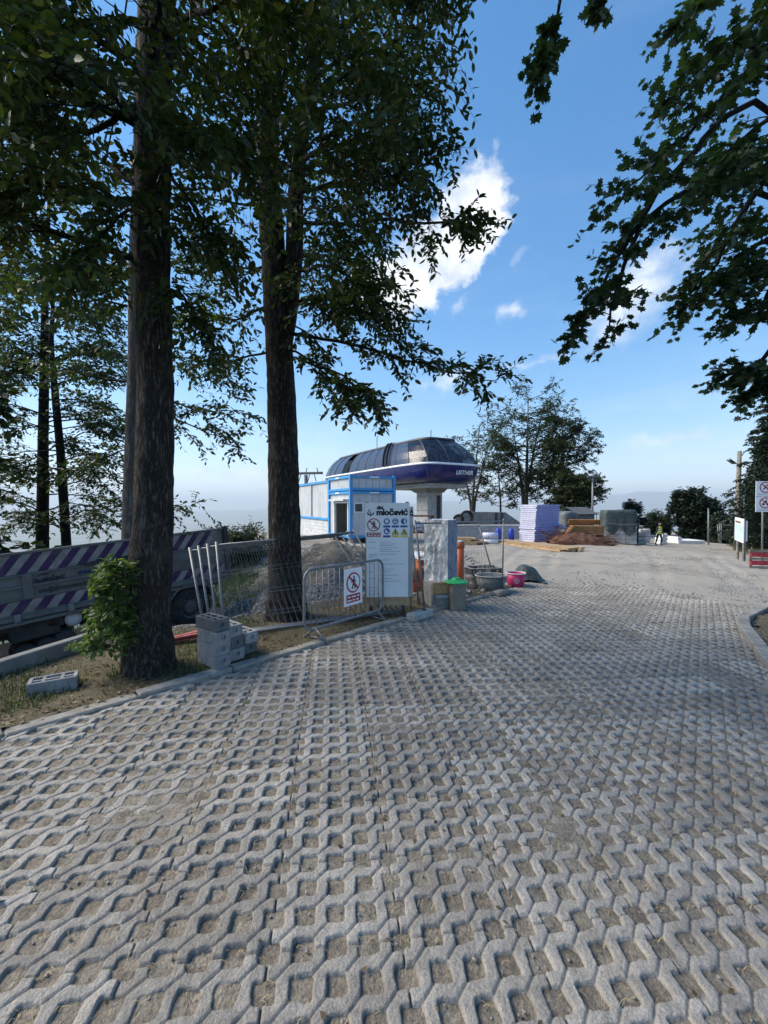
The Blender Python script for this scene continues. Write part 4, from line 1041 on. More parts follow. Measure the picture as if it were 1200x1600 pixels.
# ================================================================ objects
def text_mesh(s, size, bold=0.0, ext=.001, shear=0, align='LEFT'):
    cu = bpy.data.curves.new('lettering', 'FONT'); cu.body = s; cu.size = size; cu.offset = bold; cu.extrude = ext; cu.shear = shear; cu.resolution_u = 3; cu.align_x = align
    ob = bpy.data.objects.new('lettering', cu); me = bpy.data.meshes.new_from_object(ob)
    bpy.data.objects.remove(ob); bpy.data.curves.remove(cu)
    return me
def put_text(s, height, width, M4, mat, parent, bold=0.0, name='lettering', ext=.001, shear=0):
    """lettering scaled to fill width x height, lower left corner at the origin of M4 (local to parent)"""
    me = text_mesh(s, 1.0, bold, 0, shear); co = np.array([v.co[:] for v in me.vertices])
    mn, mxx = co.min(0), co.max(0); kx = width / (mxx[0] - mn[0]); ky = height / (mxx[1] - mn[1])
    for v in me.vertices: v.co = M4 @ Vector(((v.co.x - mn[0]) * kx, (v.co.y - mn[1]) * ky, ext))
    me.materials.clear()
    return link(name, me, mat, parent)
def frame4(o, x, y):
    x = Vector(x).normalized(); y = Vector(y); y = (y - x * y.dot(x)).normalized(); z = x.cross(y)
    m = Matrix((x, y, z)).transposed().to_4x4(); m.translation = Vector(o); return m
def ngon(n, r, cx=0, cy=0, a0=0): return [(cx + r * math.cos(a0 + 2 * math.pi * k / n), cy + r * math.sin(a0 + 2 * math.pi * k / n)) for k in range(n)]
def at4(M4, x, y, z=0): return M4 @ Matrix.Translation((x, y, z))
def drape(m, cx, cy, z0, z1, hx, hy, rz, seed, fold=.05, hem=.15, n=56, rings=12, power=5, close=True):
    """cloth thrown over a block: rounded plan outline, folds growing towards the hem"""
    pts = []; ca, sa = math.cos(rz), math.sin(rz)
    for j in range(rings + 1):
        t = j / rings
        for k in range(n):
            a = 2 * math.pi * k / n; c, s_ = math.cos(a), math.sin(a)
            r = (abs(c) ** power + abs(s_) ** power) ** (-1 / power)
            if t < .3: q = t / .3; z = z1 - .02 * q; sc = q * .97
            else: q = (t - .3) / .7; z = z1 - .03 - q * (z1 - z0 - hem * float(vnoise(k * .23, 3, seed))); sc = .985 + .02 * q
            f = fold * max(0, t - .25) * (float(vnoise(k * .55, t * 2, seed)) - .35) * 2
            sag = (float(vnoise(c * 2 + 5, s_ * 2 + 5 + t, seed + 2)) - .5) * .10
            x = (c * r * sc) * hx + c * f; y = (s_ * r * sc) * hy + s_ * f
            pts.append((cx + x * ca - y * sa, cy + x * sa + y * ca, z + (sag if t < .35 else sag * .3)))
    fs = [(j * n + k, j * n + (k + 1) % n, (j + 1) * n + (k + 1) % n, (j + 1) * n + k) for j in range(rings) for k in range(n)]
    m.add(pts, [f[::-1] for f in fs]); return m

# ---------------------------------------------------------------- cableway station
u2 = Vector((-.49, .872, 0)).normalized(); w2 = Vector((u2.y, -u2.x, 0))
NOSE = Vector((5.75, 32.4, 0)); HL, HW = 11.0, 3.25
SR = math.atan2(u2.y, u2.x)                     # local x runs from nose to tail, local y to the left when looking that way
st_base = NOSE + u2 * 3.6; st_base.z = Tf(st_base.x, st_base.y)
st = thing('cableway_station', 'cableway station with navy skirt and glazed dome on a concrete column', 'station', st_base, SR)
ZS = 3.76 - st_base.z                           # underside height, local
XC = HL - 3.6                                   # plan centre, local x
def outline(insx, insy, z, n=72, pw=6.5):
    o = []
    for k in range(n):
        a = 2 * math.pi * (k + .5) / n; c, s_ = math.cos(a), math.sin(a)
        # arc-length friendlier spacing along the sides
        c2, s2 = (abs(c) ** (2 / pw)) * (1 if c > 0 else -1), (abs(s_) ** (2 / pw)) * (1 if s_ > 0 else -1)
        o.append((XC + (HL - insx) * c2, (HW - insy) * s2, z))
    return o
def resample(o, n):
    q = np.array(o); d = np.linalg.norm(np.roll(q, -1, 0) - q, axis=1); cum = np.concatenate([[0], np.cumsum(d)]); q2 = np.vstack([q, q[:1]])
    t = np.linspace(0, cum[-1], n, endpoint=False); return [tuple(np.interp(t, cum, q2[:, i]) for i in range(3))] and [tuple(float(np.interp(tt, cum, q2[:, i])) for i in range(3)) for tt in t]
NO = 84
def ring(insx, insy, z): return resample(outline(insx, insy, z), NO)
def loft(rings, name, mat, parent, sel=None, smooth=True):
    m = MB(); vs = [p for r_ in rings for p in r_]; fs = []
    for j in range(len(rings) - 1):
        for k in range(NO):
            if sel and not sel(k): continue
            k2 = (k + 1) % NO; fs.append((j * NO + k, j * NO + k2, (j + 1) * NO + k2, (j + 1) * NO + k))
    m.add(vs, fs); return m.build(name, mat, parent, smooth)
loft([ring(.9, .75, ZS), ring(.42, .33, ZS + .10), ring(.16, .12, ZS + .42), ring(.04, .03, ZS + .85), ring(0, 0, ZS + 1.35)], 'skirt', M['navy'], st)
loft([ring(-.03, -.03, ZS + 1.35), ring(-.05, -.05, ZS + 1.39), ring(-.03, -.03, ZS + 1.49), ring(.03, .03, ZS + 1.51)], 'white_band', M['white'], st)
G_R = [ring(.06, .05, ZS + 1.5), ring(.26, .15, ZS + 1.95), ring(.60, .34, ZS + 2.5), ring(1.05, .66, ZS + 3.0), ring(1.5, 1.05, ZS + 3.4), ring(1.8, 1.4, ZS + 3.62)]
def kx(k): return G_R[0][k % NO][0] - XC, G_R[0][k % NO][1]
# glazing: panels three outline steps wide; two gaps stand open on the near side
for k0 in range(0, NO, 3):
    mx_, my_ = kx(k0 + 1)
    nose = mx_ < -HL + 2.6
    if my_ > 1.5 and (-1.2 < mx_ < .0 or 2.9 < mx_ < 4.2): continue
    m = MB()
    for j in range(len(G_R) - 1):
        m.add([G_R[j][k % NO] for k in range(k0, k0 + 4)] + [G_R[j + 1][k % NO] for k in range(k0, k0 + 4)], [(i, i + 1, 5 + i, 4 + i) for i in range(3)])
    m.build('glass_panel', M['noseglass' if nose else 'domeglass'], st, True)
    m = MB(); m.tube([Vector(G_R[j][k0]) * 1.0 + Vector((0, 0, .012)) for j in range(len(G_R))], .035, 4); m.build('glazing_rib', M['steel_dark'], st)
    if k0 % 6 == 0 and abs(my_) > 1.5: m = MB(); q_ = G_R[0][k0]; m.box((q_[0], q_[1] * 1.012, ZS + .85), (.025, .03, .95)); m.build('skirt_seam', M['steel_dark'], st)
m = MB(); m.add(ring(1.7, 1.3, ZS + 3.60) + ring(1.75, 1.35, ZS + 3.74) + ring(2.6, 2.2, ZS + 3.80), [(j * NO + k, j * NO + (k + 1) % NO, (j + 1) * NO + (k + 1) % NO, (j + 1) * NO + k) for j in range(2) for k in range(NO)] + [tuple(range(2 * NO, 3 * NO))]); m.build('roof', M['steel_dark'], st, True)
m = MB(); m.add(ring(.95, .8, ZS + .02), [tuple(range(NO))[::-1]]); m.build('soffit', M['concrete_dark'], st)
# machinery floor and trusses inside
m = MB(); m.box((XC, 0, ZS + 1.2), (2 * HL - 1.6, 2 * HW - .9, .1)); m.build('machine_floor', M['steel_dark'], st)
for i in range(6):
    x = XC - HL + 1.6 + i * 1.5; m = MB()
    for sy in (-1, 1): m.beam((x, sy * 1.9, ZS + 1.25), (x + .7, sy * 1.0, ZS + 3.2), .09, .09); m.beam((x + 1.4, sy * 1.9, ZS + 1.25), (x + .7, sy * 1.0, ZS + 3.2), .09, .09)
    m.beam((x + .7, -1, ZS + 3.2), (x + .7, 1, ZS + 3.2), .1, .1); m.build('truss', M['whitedirty'], st)
m = MB()
for i in range(5): m.lathe([(.1, -.12), (.75, -.12), (.75, .12), (.1, .12)], (XC - 7.5 + i * 3.6, .9, ZS + 1.9), 16, Matrix.Rotation(math.pi / 2, 3, 'X'))
m.build('sheave_wheels', M['steel_dark'], st)
# roof ladder rails on the near side
for dx in (0, .55):
    k = min(range(NO), key=lambda q_: (kx(q_)[0] - (-5.6 + dx)) ** 2 + (kx(q_)[1] - HW) ** 2 * 4)
    m = MB(); pts = [Vector(G_R[j][k]) + Vector((dx * 0, .10, .10)) for j in range(len(G_R))] + [Vector((G_R[-1][k][0], .9, ZS + 3.8))]
    m.tube(pts, .05, 5)
    for j in range(len(pts) - 1):
        for f in (.0, .25, .5, .75): p_ = pts[j].lerp(pts[j + 1], f); m.box(p_ + Vector((0, .06, .06)), (.06, .16, .16))
    m.build('roof_ladder', M['steel_dark'], st)
# deck, column, head beam
m = MB(); m.box((1.2, 0, ZS - .22), (7.4, 3.9, .36)); m.build('deck_slab', M['concrete'], st, bevel=.03)
m = MB(); m.add([(-1.0, -1.15, ZS - .41), (1.6, -1.15, ZS - .41), (1.6, 1.15, ZS - .41), (-1.0, 1.15, ZS - .41), (-.82, -.85, ZS - .75), (1.1, -.85, ZS - .75), (1.1, .85, ZS - .75), (-.82, .85, ZS - .75)], [(0, 1, 5, 4), (1, 2, 6, 5), (2, 3, 7, 6), (3, 0, 4, 7), (4, 5, 6, 7)]); m.build('head_beam', M['concrete_dark'], st)
m = MB(); m.box((.1, 0, (ZS - .41) / 2 - .3), (1.7, 1.55, ZS - .41 + .6)); m.build('column', M['concrete'], st, bevel=.04)
m = MB(); m.box((-.78, -.35, ZS / 2 - .4), (.06, .35, ZS - 1.2)); m.build('column_recess', M['steel_dark'], st)
m = MB()
for i in range(3): m.box((.1, .79, .7 + i * 1.2), (1.5, .03, .03))
m.build('formwork_seams', M['concrete_dark'], st)
# name on the nose, antennas
kf = min(range(NO), key=lambda q_: kx(q_)[0] + 0.02 * abs(kx(q_)[1] + 1.2))
M4 = frame4((XC - HL - .02 + .02, .15, ZS + .62), (0, -1, 0), (-.12, 0, 1))
put_text('LEITNER', .33, 1.75, at4(M4, 0, 0, .03), M['signwhite'], st, .02, ext=.05, shear=.18)
for (x, y, h, hook) in ((XC - HL + 3.2, .2, 1.0, 0), (XC + .6, .9, 1.5, 1)):
    m = MB(); p_ = [(x, y, ZS + 3.6), (x, y, ZS + 3.6 + h)] + ([(x - .1, y, ZS + 3.7 + h), (x - .35, y, ZS + 3.65 + h)] if hook else [])
    m.tube(p_, .04, 6); m.build('mast', M['galv'], st)
m = MB(); x = XC - HL + 3.0
for sy in (-.5, .5): m.tube([(x, -1.3 + sy, ZS + 3.6), (x, -1.3, ZS + 4.25)], .03, 5)
m.build('lifting_frame', M['galv'], st)
# rope line with rollers behind the tail
rp = P(483, 741, 56); m_root = thing('rope_roller_beam', 'thin roller beam of the rope line left of the station tail', 'roller beam', (rp.x, rp.y, Tf(rp.x, rp.y)))
m = MB(m_root.location); m.beam(P(452, 740, 58), P(503, 739, 54), .35, .3); m.build('beam', M['steel_dark'], m_root)
for i in range(7):
    px_ = 456 + i * 7; m = MB(m_root.location); m.tube([P(px_, 741, 56.5), P(px_ + (3 if i % 2 else -3), 752 if i % 3 else 731, 56.5)], .06, 5); m.build('roller_arm', M['steel_dark'], m_root)
m = MB(m_root.location); m.tube([P(478, 742, 56), (rp.x, rp.y, Tf(rp.x, rp.y) - .5)], .25, 8); m.build('mast', M['galv'], m_root)

# ---------------------------------------------------------------- site cabins
A_ = R(28); C0 = Vector((-1.91, 23.5, EYE - 53 / 640 * 23.5))
def cab_px(px, along):
    k = (px - 600) / 640; dx, dy = (math.cos(A_), math.sin(A_)) if along == 'x' else (-math.sin(A_), math.cos(A_))
    return (k * C0.y - C0.x) / (dx - k * dy)
CW, CL = cab_px(615.5, 'x'), cab_px(515, 'y'); CL2 = cab_px(462, 'y')
cb = thing('site_cabin', 'white site cabin with blue frame and open doorway, nearest corner', 'cabin', C0, A_)
H1, H2 = 2.72, 3.60
def bars(root, segs, mat, name, wd=.16):
    for a, b_ in segs: m = MB(); m.beam(a, b_, wd, wd); m.build(name, mat, root)
bars(cb, [((x, y, -.05), (x, y, H2 + .06)) for x, y in ((0, 0), (CW, 0), (0, CL), (CW, CL))], M['blueframe'], 'corner_post', .17)
for z in (0.06, H1 - .09, H1 + .10, H2 - .06):
    bars(cb, [((.09, -.01, z), (CW - .09, -.01, z)), ((-.01, .09, z), (-.01, CL - .09, z)), ((CW + .01, .09, z), (CW + .01, CL - .09, z)), ((.09, CL + .01, z), (CW - .09, CL + .01, z))], M['blueframe'], 'frame_rail', .14)
def panels(root, x0, x1, z0, z1, axis, off, n, skip=None, mat='cabin'):
    for i in range(n):
        a = x0 + (x1 - x0) * i / n + .012; b_ = x0 + (x1 - x0) * (i + 1) / n - .012
        if skip and skip[0] < (a + b_) / 2 < skip[1]: zz0 = skip[2]
        else: zz0 = z0
        m = MB(); c = ((a + b_) / 2, off, (zz0 + z1) / 2) if axis == 'x' else (off, (a + b_) / 2, (zz0 + z1) / 2)
        m.box(c, (b_ - a, .06, z1 - zz0) if axis == 'x' else (.06, b_ - a, z1 - zz0)); m.build('wall_panel', M[mat], root)
panels(cb, .085, CW - .085, .13, H1 - .16, 'x', .05, 6); panels(cb, .085, CW - .085, H1 + .17, H2 - .13, 'x', .05, 6)
D0, D1 = .25, CL * .70
panels(cb, .085, CL - .085, .13, H1 - .16, 'y', .05, 7, (D0, D1, 2.02)); panels(cb, .085, CL - .085, H1 + .17, H2 - .13, 'y', .05, 7)
panels(cb, .085, CL - .085, .13, H2 - .13, 'y', CW - .05, 5); panels(cb, .085, CW - .085, .13, H2 - .13, 'x', CL - .05, 4)
m = MB(); m.box((CW / 2, CL / 2, H2 - .02), (CW - .1, CL - .1, .05)); m.build('roof', M['whitedirty'], cb)
m = MB(); m.box((CW / 2, CL / 2, .03), (CW - .2, CL - .2, .06)); m.build('floor', M['woodgrey'], cb)
m = MB(); m.box((CW / 2 + .3, CL / 2, H1 - .2), (CW - .9, CL - .3, .04)); m.build('ceiling', M['whitedirty'], cb)
# doorway: white surround, hood, door leaf standing inside
m = MB(); m.box((-.02, D1 + .05, 1.08), (.14, .10, 1.95)); m.box((-.02, D0 - .02, 1.08), (.14, .10, 1.95)); m.box((-.02, (D0 + D1) / 2, 2.06), (.14, D1 - D0 + .2, .10)); m.build('door_frame', M['white'], cb)
m = MB(); m.box((-.16, (D0 + D1) / 2 + .2, 2.20), (.38, D1 - D0 + .3, .10)); hood = m.build('door_hood', M['whitedirty'], cb)
m = MB(); m.box((.55, D0 + .30, 1.05), (.9, .05, 1.9)); dl = m.build('door', pm('khaki_door', (.22, .22, .16), (.17, .17, .125), 2, .6), cb)
m = MB(); m.box((.9, D0 + .25, 1.0), (.12, .04, .03)); m.build('handle', M['galv'], dl)
m = MB(); m.box((.75, (D0 + D1) / 2, 1.05), (.05, D1 - D0 + .3, 1.95)); m.build('partition', pm('cabin_lining', (.30, .30, .22), (.24, .24, .18), 1, .7), cb)
wx = (572 - 553) / 640 * 23.8
m = MB(); m.box((wx * .62 + .05, -.0, 1.75), (.62, .07, .62)); wf = m.build('window', M['white'], cb)
m = MB(); m.box((wx * .62 + .05, -.03, 1.75), (.44, .05, .44)); m.build('pane', M['pane'], wf)
m = MB(); m.box((wx * .62 + .75, -.01, 2.02), (.5, .08, .08)); m.build('vent', M['white'], cb)
for z in (H1 + .02 - .11, H2 - .06):
    m = MB(); m.box((CW * .52, -.085, z), (.62, .012, .07)); m.build('maker_plate', M['signwhite'], cb)
    m = MB(); m.box((-.085, CL * .55, z), (.012, .6, .07)); m.build('maker_plate', M['signwhite'], cb)
m = MB(); 
for x in (.3, CW / 2, CW - .3):
    for y in (.3, CL - .3): m.box((x, y, -.36), (.5, .5, .60))
m.build('footing', M['concrete_dark'], cb)
# long cabin behind on a block wall
c2 = thing('site_cabin', 'long pale site cabin raised on a white block wall', 'cabin', C0, A_)
za, zb = .92, 3.5; y0, y1 = CL + .16, CL2
bars(c2, [((.05, y, za), (.05, y, zb)) for y in (y0 + .06, y1)] + [((2.45, y, za), (2.45, y, zb)) for y in (y0 + .06, y1)], M['blueframe'], 'corner_post', .16)
for z in (za + .05, zb - .06): bars(c2, [((.04, y0 + .15, z), (.04, y1 - .09, z)), ((2.45, y0 + .15, z), (2.45, y1 - .09, z))], M['blueframe'], 'frame_rail', .15)
bars(c2, [((.03, (y0 + y1) / 2 - .3, za + .14), (.03, (y0 + y1) / 2 - .3, zb - .15))], pm('grey_mullion', (.2, .24, .3)), 'mullion', .1)
panels(c2, y0 + .1, y1 - .1, za + .12, zb - .12, 'y', .07, 14); panels(c2, y0 + .1, y1 - .1, za + .12, zb - .12, 'y', 2.4, 6)
m = MB(); m.box((1.25, (y0 + y1) / 2, zb - .02), (2.3, y1 - y0, .06)); m.build('roof', M['whitedirty'], c2)
m = MB(); m.box((1.25, (y0 + y1) / 2, za + .03), (2.3, y1 - y0 - .1, .06)); m.build('floor', M['woodgrey'], c2)
wall = thing('block_wall', 'white block wall carrying the long cabin', 'wall', C0, A_)
zg = Tf(*(C0 + Vector((-3, 6, 0))).xy) - C0.z - .3
nr = 7; hb = (za - .05 - zg) / nr
for i in range(nr):
    n = 12; L = (y1 - y0) / n
    for k in range(-1, n):
        a = max(y0, y0 + (k + (.5 if i % 2 else 0)) * L + .008); b_ = min(y1, y0 + (k + 1 + (.5 if i % 2 else 0)) * L - .008)
        if b_ - a < .05: continue
        m = MB(); m.box((.16, (a + b_) / 2, zg + (i + .5) * hb), (.24, b_ - a, hb - .014)); m.build('block', M['whitedirty'], wall)
m = MB(); m.box((.18, (y0 + y1) / 2, zg + nr * hb / 2), (.2, y1 - y0 - .02, nr * hb - .02)); m.build('mortar', M['concrete'], wall)

# ---------------------------------------------------------------- dump truck
tA = P(353, 824, 10.5); tB = P(0, 866, 7.2)
tx = (tA - tB).normalized(); ty = Vector((-tx.y, tx.x, 0)).normalized(); tz = tx.cross(ty)
trot = Matrix((tx, ty, tz)).transposed().to_4x4()
tk = thing('dump_truck', 'grey dump truck with purple and white striped side boards', 'truck', tA)
tk.rotation_euler = trot.to_euler()
def t_px(px):   # local x of the side board seen at that picture column
    k = (px - 600) / 640; return (k * tA.y - tA.x) / (tx.x - k * tx.y)
BL_ = 5.7; HB = 1.17
m = MB(); m.box((-BL_ / 2, .03, -HB / 2), (BL_, .05, HB)); side = m.build('side_board', M['truck'], tk, bevel=.008)
m = MB(); m.box((-BL_ / 2, 2.42, -HB + .36), (BL_, .05, .72)); m.build('side_board', M['truck'], tk)
m = MB(); m.box((-.03, 1.22, -HB + .36), (.06, 2.42, .72)); m.build('tailgate', M['truck'], tk)
m = MB(); m.box((-BL_ + .03, 1.22, -HB / 2), (.06, 2.42, HB)); m.build('front_board', M['truck'], tk)
m = MB(); m.box((-BL_ / 2, 1.22, -HB + .03), (BL_ - .1, 2.36, .06)); m.build('bed_floor', M['truckdark'], tk)
for z, h, dy in ((-.02, .05, -.012), (-.425, .035, -.015), (-.64, .05, -.02), (-.86, .035, -.012), (-HB - .03, .08, -.02), (-HB - .13, .07, .01)):
    m = MB(); m.box((-BL_ / 2, dy, z), (BL_ + .02, .06, h)); m.build('rail', M['truck'], tk, bevel=.01)
for px_ in (36, -60): m = MB(); m.box((t_px(px_), -.025, -.64), (.14, .07, .46)); m.build('side_post', M['truck'], tk, bevel=.01)
m = MB(); m.box((-.05, -.03, -HB / 2 - .02), (.12, .09, HB + .12)); m.build('rear_post', M['truckdark'], tk, bevel=.01)
m = MB(); m.tube([Vector((-.18 + .06 * math.cos(a), .0, .05 + .06 * math.sin(a))) for a in np.linspace(0, 6.28, 13)[:-1]], .014, 6, closed=True); m.build('lifting_eye', M['galv'], tk)
def stripes(z0, z1, x0, x1, pitch, slant, y=-.002):
    x = x0
    while x < x1:
        m = MB(); M4 = frame4((x, y, 0), (1, 0, 0), (0, 0, 1))
        m.prism([(0, z0), (pitch * .48, z0), (pitch * .48 + slant, z1), (slant, z1)], M4, .004); m.build('stripe', M['purple'], side)
        m = MB(); m.prism([(pitch * .5, z0), (pitch * .98, z0), (pitch * .98 + slant, z1), (pitch * .5 + slant, z1)], M4, .004); m.build('stripe', M['stripewhite'], side)
        x += pitch
stripes(-.40, -.05, -BL_ + .1, -.55, .30, .26); stripes(-1.12, -.895, -BL_ + .1, -.5, .34, .17)
def side_text(s, px0, px1, z, h, mat, bold=.02):
    x0, x1 = t_px(px0), t_px(px1); put_text(s, h, x1 - x0, frame4((x0, .0, z), (1, 0, 0), (0, 0, 1)), mat, side, bold, ext=.012)
side_text('miočević', 59, 97, -.615, .115, M['black'], .03); side_text('dbl.', 60, 71, -.49, .06, M['black'], .03)
side_text('www.dbl-miocevic.hr', 116, 203, -.595, .12, pm('dark_blue_print', (.02, .025, .12)), .02)
side_text('info@dbl-miocevic.hr', 53, 131, -.835, .12, M['black'], .02)
m = MB(); M4 = frame4((t_px(48), .0, -.59), (1, 0, 0), (0, 0, 1))
m.prism([(0, 0), (.10, -.05), (.19, 0), (.19, .07), (.16, .05), (.10, .0), (.04, .05), (0, .08)], M4, .008); m.prism([(.02, .1), (.12, .14), (.13, .12), (.05, .09)], M4, .008); m.build('logo', M['purple'], side)
m = MB(); m.beam((t_px(128), -.05, -.40), (t_px(262), -.05, -.36), .05, .07); m.build('tarp_rail', M['truckdark'], tk)
for px_ in (14, 100): m = MB(); m.box((t_px(px_), -.06, -HB - .02), (.10, .06, .16)); m.build('latch', M['galv'], tk, bevel=.015)
# chassis, tanks and gear
m = MB(); m.box((-BL_ / 2 - 1.2, .75, -HB - .42), (BL_ + 2.2, .12, .26)); m.box((-BL_ / 2 - 1.2, 1.7, -HB - .42), (BL_ + 2.2, .12, .26)); m.build('chassis_rail', M['truckdark'], tk)
m = MB(); m.box((-BL_ / 2, 1.22, -HB - .2), (BL_ - .3, 2.1, .16)); m.build('subframe', M['truckdark'], tk)
for px_, py_, r_ in ((30, 1030, .20), (62, 1014, .17), (91, 1001, .17)):
    x = t_px(px_); z = (P(px_, py_, (tA + tx * x).y + .1) - tA).dot(tz)
    m = MB(); m.lathe([(r_ * .6, -.03), (r_, 0), (r_, .7), (r_ * .6, .73)], (x, .12, z), 20, Matrix.Rotation(-math.pi / 2, 3, 'X')); m.build('air_tank', M['truckdark'], tk, True)
for px_, py_, sx, sz in ((45, 985, .75, .38), (78, 962, .3, .5)):
    x = t_px(px_); z = (P(px_, py_, (tA + tx * x).y + .1) - tA).dot(tz)
    m = MB(); m.box((x, .45, z), (sx, .6, sz)); m.build('tool_box', M['truckdark'], tk, bevel=.03)
x = t_px(106); m = MB(); m.lathe([(.05, 0), (.14, .02), (.14, .25)], (x, .1, -HB - .30), 18, Matrix.Rotation(-math.pi / 2, 3, 'X')); m.build('filter', M['whitedirty'], tk, True)
def wheel(px_, py_, far=False, lx=None, lz=None):
    if lx is None: lx = t_px(px_); lz = (P(px_, py_, (tA + tx * lx).y + .05) - tA).dot(tz)
    y0 = 2.15 if far else .05; M3 = Matrix.Rotation(-math.pi / 2, 3, 'X')
    m = MB(); m.lathe([(.27, .0), (.33, -.01), (.44, .01), (.49, .06), (.50, .12), (.50, .25), (.47, .30), (.30, .31), (.27, .27), (.27, .0)], (lx, y0, lz), 40, M3, False); ty_ = m.build('wheel', M['rubber'], tk, True)
    m = MB()
    for k in range(40):
        a = 2 * math.pi * k / 40; c = Vector((lx + .50 * math.cos(a), y0 + .18, lz + .50 * math.sin(a)))
        m.box(c, (.03, .24, .035), M=Matrix.Rotation(-a, 3, 'Y'))
    m.build('tread', M['rubber'], ty_)
    m = MB(); m.lathe([(.285, .30), (.285, .015), (.262, .0), (.25, .03), (.235, .12), (.16, .13), (.155, .05), (.12, .035), (.05, .03)], (lx, y0, lz), 32, M3); m.build('rim', M['steel_dark'] if far else pm('dusty_rim', (.16, .155, .15), (.09, .088, .085), 9, .7), ty_, True)
    m = MB()
    for k in range(10):
        a = 2 * math.pi * k / 10; m.box((lx + .2 * math.cos(a), y0 + .105, lz + .2 * math.sin(a)), (.03, .05, .03))
    m.build('wheel_nut', M['truckdark'], ty_)
    return lx, lz
rx_, rz_ = wheel(293, 950); wheel(0, 0, True, rx_, rz_)
wheel(0, 0, False, rx_ - 1.35, rz_); wheel(0, 0, True, rx_ - 1.35, rz_)
fx_ = -BL_ - .25; wheel(0, 0, False, fx_, rz_); wheel(0, 0, True, fx_, rz_)
def arch(lx, lz, n0=.15, n1=2.95, r_=.58):
    m = MB(); a = np.linspace(n0, n1, 9)
    vs = [(lx + rr * math.cos(t_), y, lz + rr * math.sin(t_)) for rr in (r_, r_ + .04) for y in (-.02, .36) for t_ in a]; n = len(a)
    fs = []
    for p0, p1 in ((0, 1), (3, 2), (2, 0), (1, 3)): fs += [(p0 * n + i, p0 * n + i + 1, p1 * n + i + 1, p1 * n + i) for i in range(n - 1)]
    m.add(vs, fs); m.build('mudguard', pm('dusty_mudguard', (.17, .16, .15), (.10, .095, .09), 8, .8), tk)
arch(rx_, rz_); arch(rx_ - 1.35, rz_); arch(fx_, rz_, .0, 2.6, .6)
# cab, outside the picture to the left
cx_ = -BL_ - 1.25
m = MB(); m.prism([(-1.1, -1.5), (1.05, -1.5), (1.05, 1.25), (.8, 1.4), (-.75, 1.4), (-1.0, 1.1), (-1.12, .1)], frame4((cx_, 2.4, -.5), (1, 0, 0), (0, 0, 1)), 2.35); m.build('cab', M['white'], tk, bevel=.04)
m = MB(); m.prism([(-.85, .1), (.15, .1), (.15, .9), (-.7, .9)], frame4((cx_, .045, -.5), (1, 0, 0), (0, 0, 1)), .02); m.build('side_window', M['pane'], tk)

# ---------------------------------------------------------------- concrete blocks, beam, slats
def hollow_block(root, mat):
    L, W, H, t_ = .40, .20, .14, .032
    m = MB(); m.box((0, -W / 2 + t_ / 2, 0), (L, t_, H)); m.box((0, W / 2 - t_ / 2, 0), (L, t_, H)); m.box((0, 0, -H / 2 + .012), (L - .01, W - 2 * t_, .024))
    for x in (-.075, .075): m.box((x, 0, .003), (t_, W - 2 * t_, H - .008))
    m.box((0, 0, .005), (L - .03, t_, H - .02)); m.build('body', mat, root, bevel=.004)
    for e in (-1, 1):
        m = MB(); x = e * (L / 2 - t_ / 2); wi = W - 2 * t_
        m.box((x, -wi / 2 + .02, 0), (t_, .04, H)); m.box((x, wi / 2 - .02, 0), (t_, .04, H)); m.box((x, 0, -H / 2 + .025), (t_, wi - .08, .05)); m.box((x, 0, H / 2 - .02), (t_, wi - .08, .04)); m.box((x - e * .012, 0, 0), (t_ * .3, wi - .08, H - .05))
        m.build('end_web', mat, root)
q = G(333, 1054); s0, d0 = sd(q.x, q.y)
BA = math.atan2(KN[1], KN[0]) + .10          # long side points back from the kerb
proto = None; HBk = .142
stackdef = [(0, [('bottom', 0, 0), ('second from the bottom', .01, 0), ('third from the bottom', -.01, .02), ('dark topmost', .03, .05)]),
            (.235, [('bottom', .06, 0), ('dark middle', .09, .03), ('topmost', .10, -.02)]), (.47, [('dark bottom', .13, 0), ('topmost', .10, .04)])]
names = ['tallest left stack', 'middle stack', 'lowest right stack']
M['blockdark'] = pm('dark_concrete_block', (.17, .175, .18), (.12, .125, .13), 9, .92, .8, 120)  # darker tone of the block concrete
for si, (ds, lev) in enumerate(stackdef):
    for li, (lab, dd_, tw) in enumerate(lev):
        c = kl(s0 + ds + .11, d0 + .22 + dd_ + .04 * si)
        zc = Tf(*c) + .035 + HBk * (li + .5)
        r_ = thing('concrete_block', f'{lab} hollow concrete block of the {names[si]} beside the kerb', 'concrete block', (c[0], c[1], zc), BA + tw, 'hollow concrete blocks stacked by the kerb')
        hollow_block(r_, M['blockdark' if 'dark' in lab else 'block'])
q = G(84, 1082)
r_ = thing('concrete_block', 'single hollow concrete block lying in grass at far left', 'concrete block', (q.x, q.y, q.z + .085), BA + 1.2, 'hollow concrete blocks stacked by the kerb'); hollow_block(r_, M['block'])
a, b_ = kl(-2.6, .32), kl(1.15, 2.02)
r_ = thing('concrete_beam', 'long concrete beam lying on edge between verge and truck', 'beam', (a[0], a[1], Tf(*a)))
m = MB(r_.location); m.beam((a[0], a[1], Tf(*a) + .03), (b_[0], b_[1], Tf(*b_) + .14), .13, .24); m.build('beam', M['concrete_dark'], r_, bevel=.012)
q0 = kl(s0 + .05, d0 + 1.15)
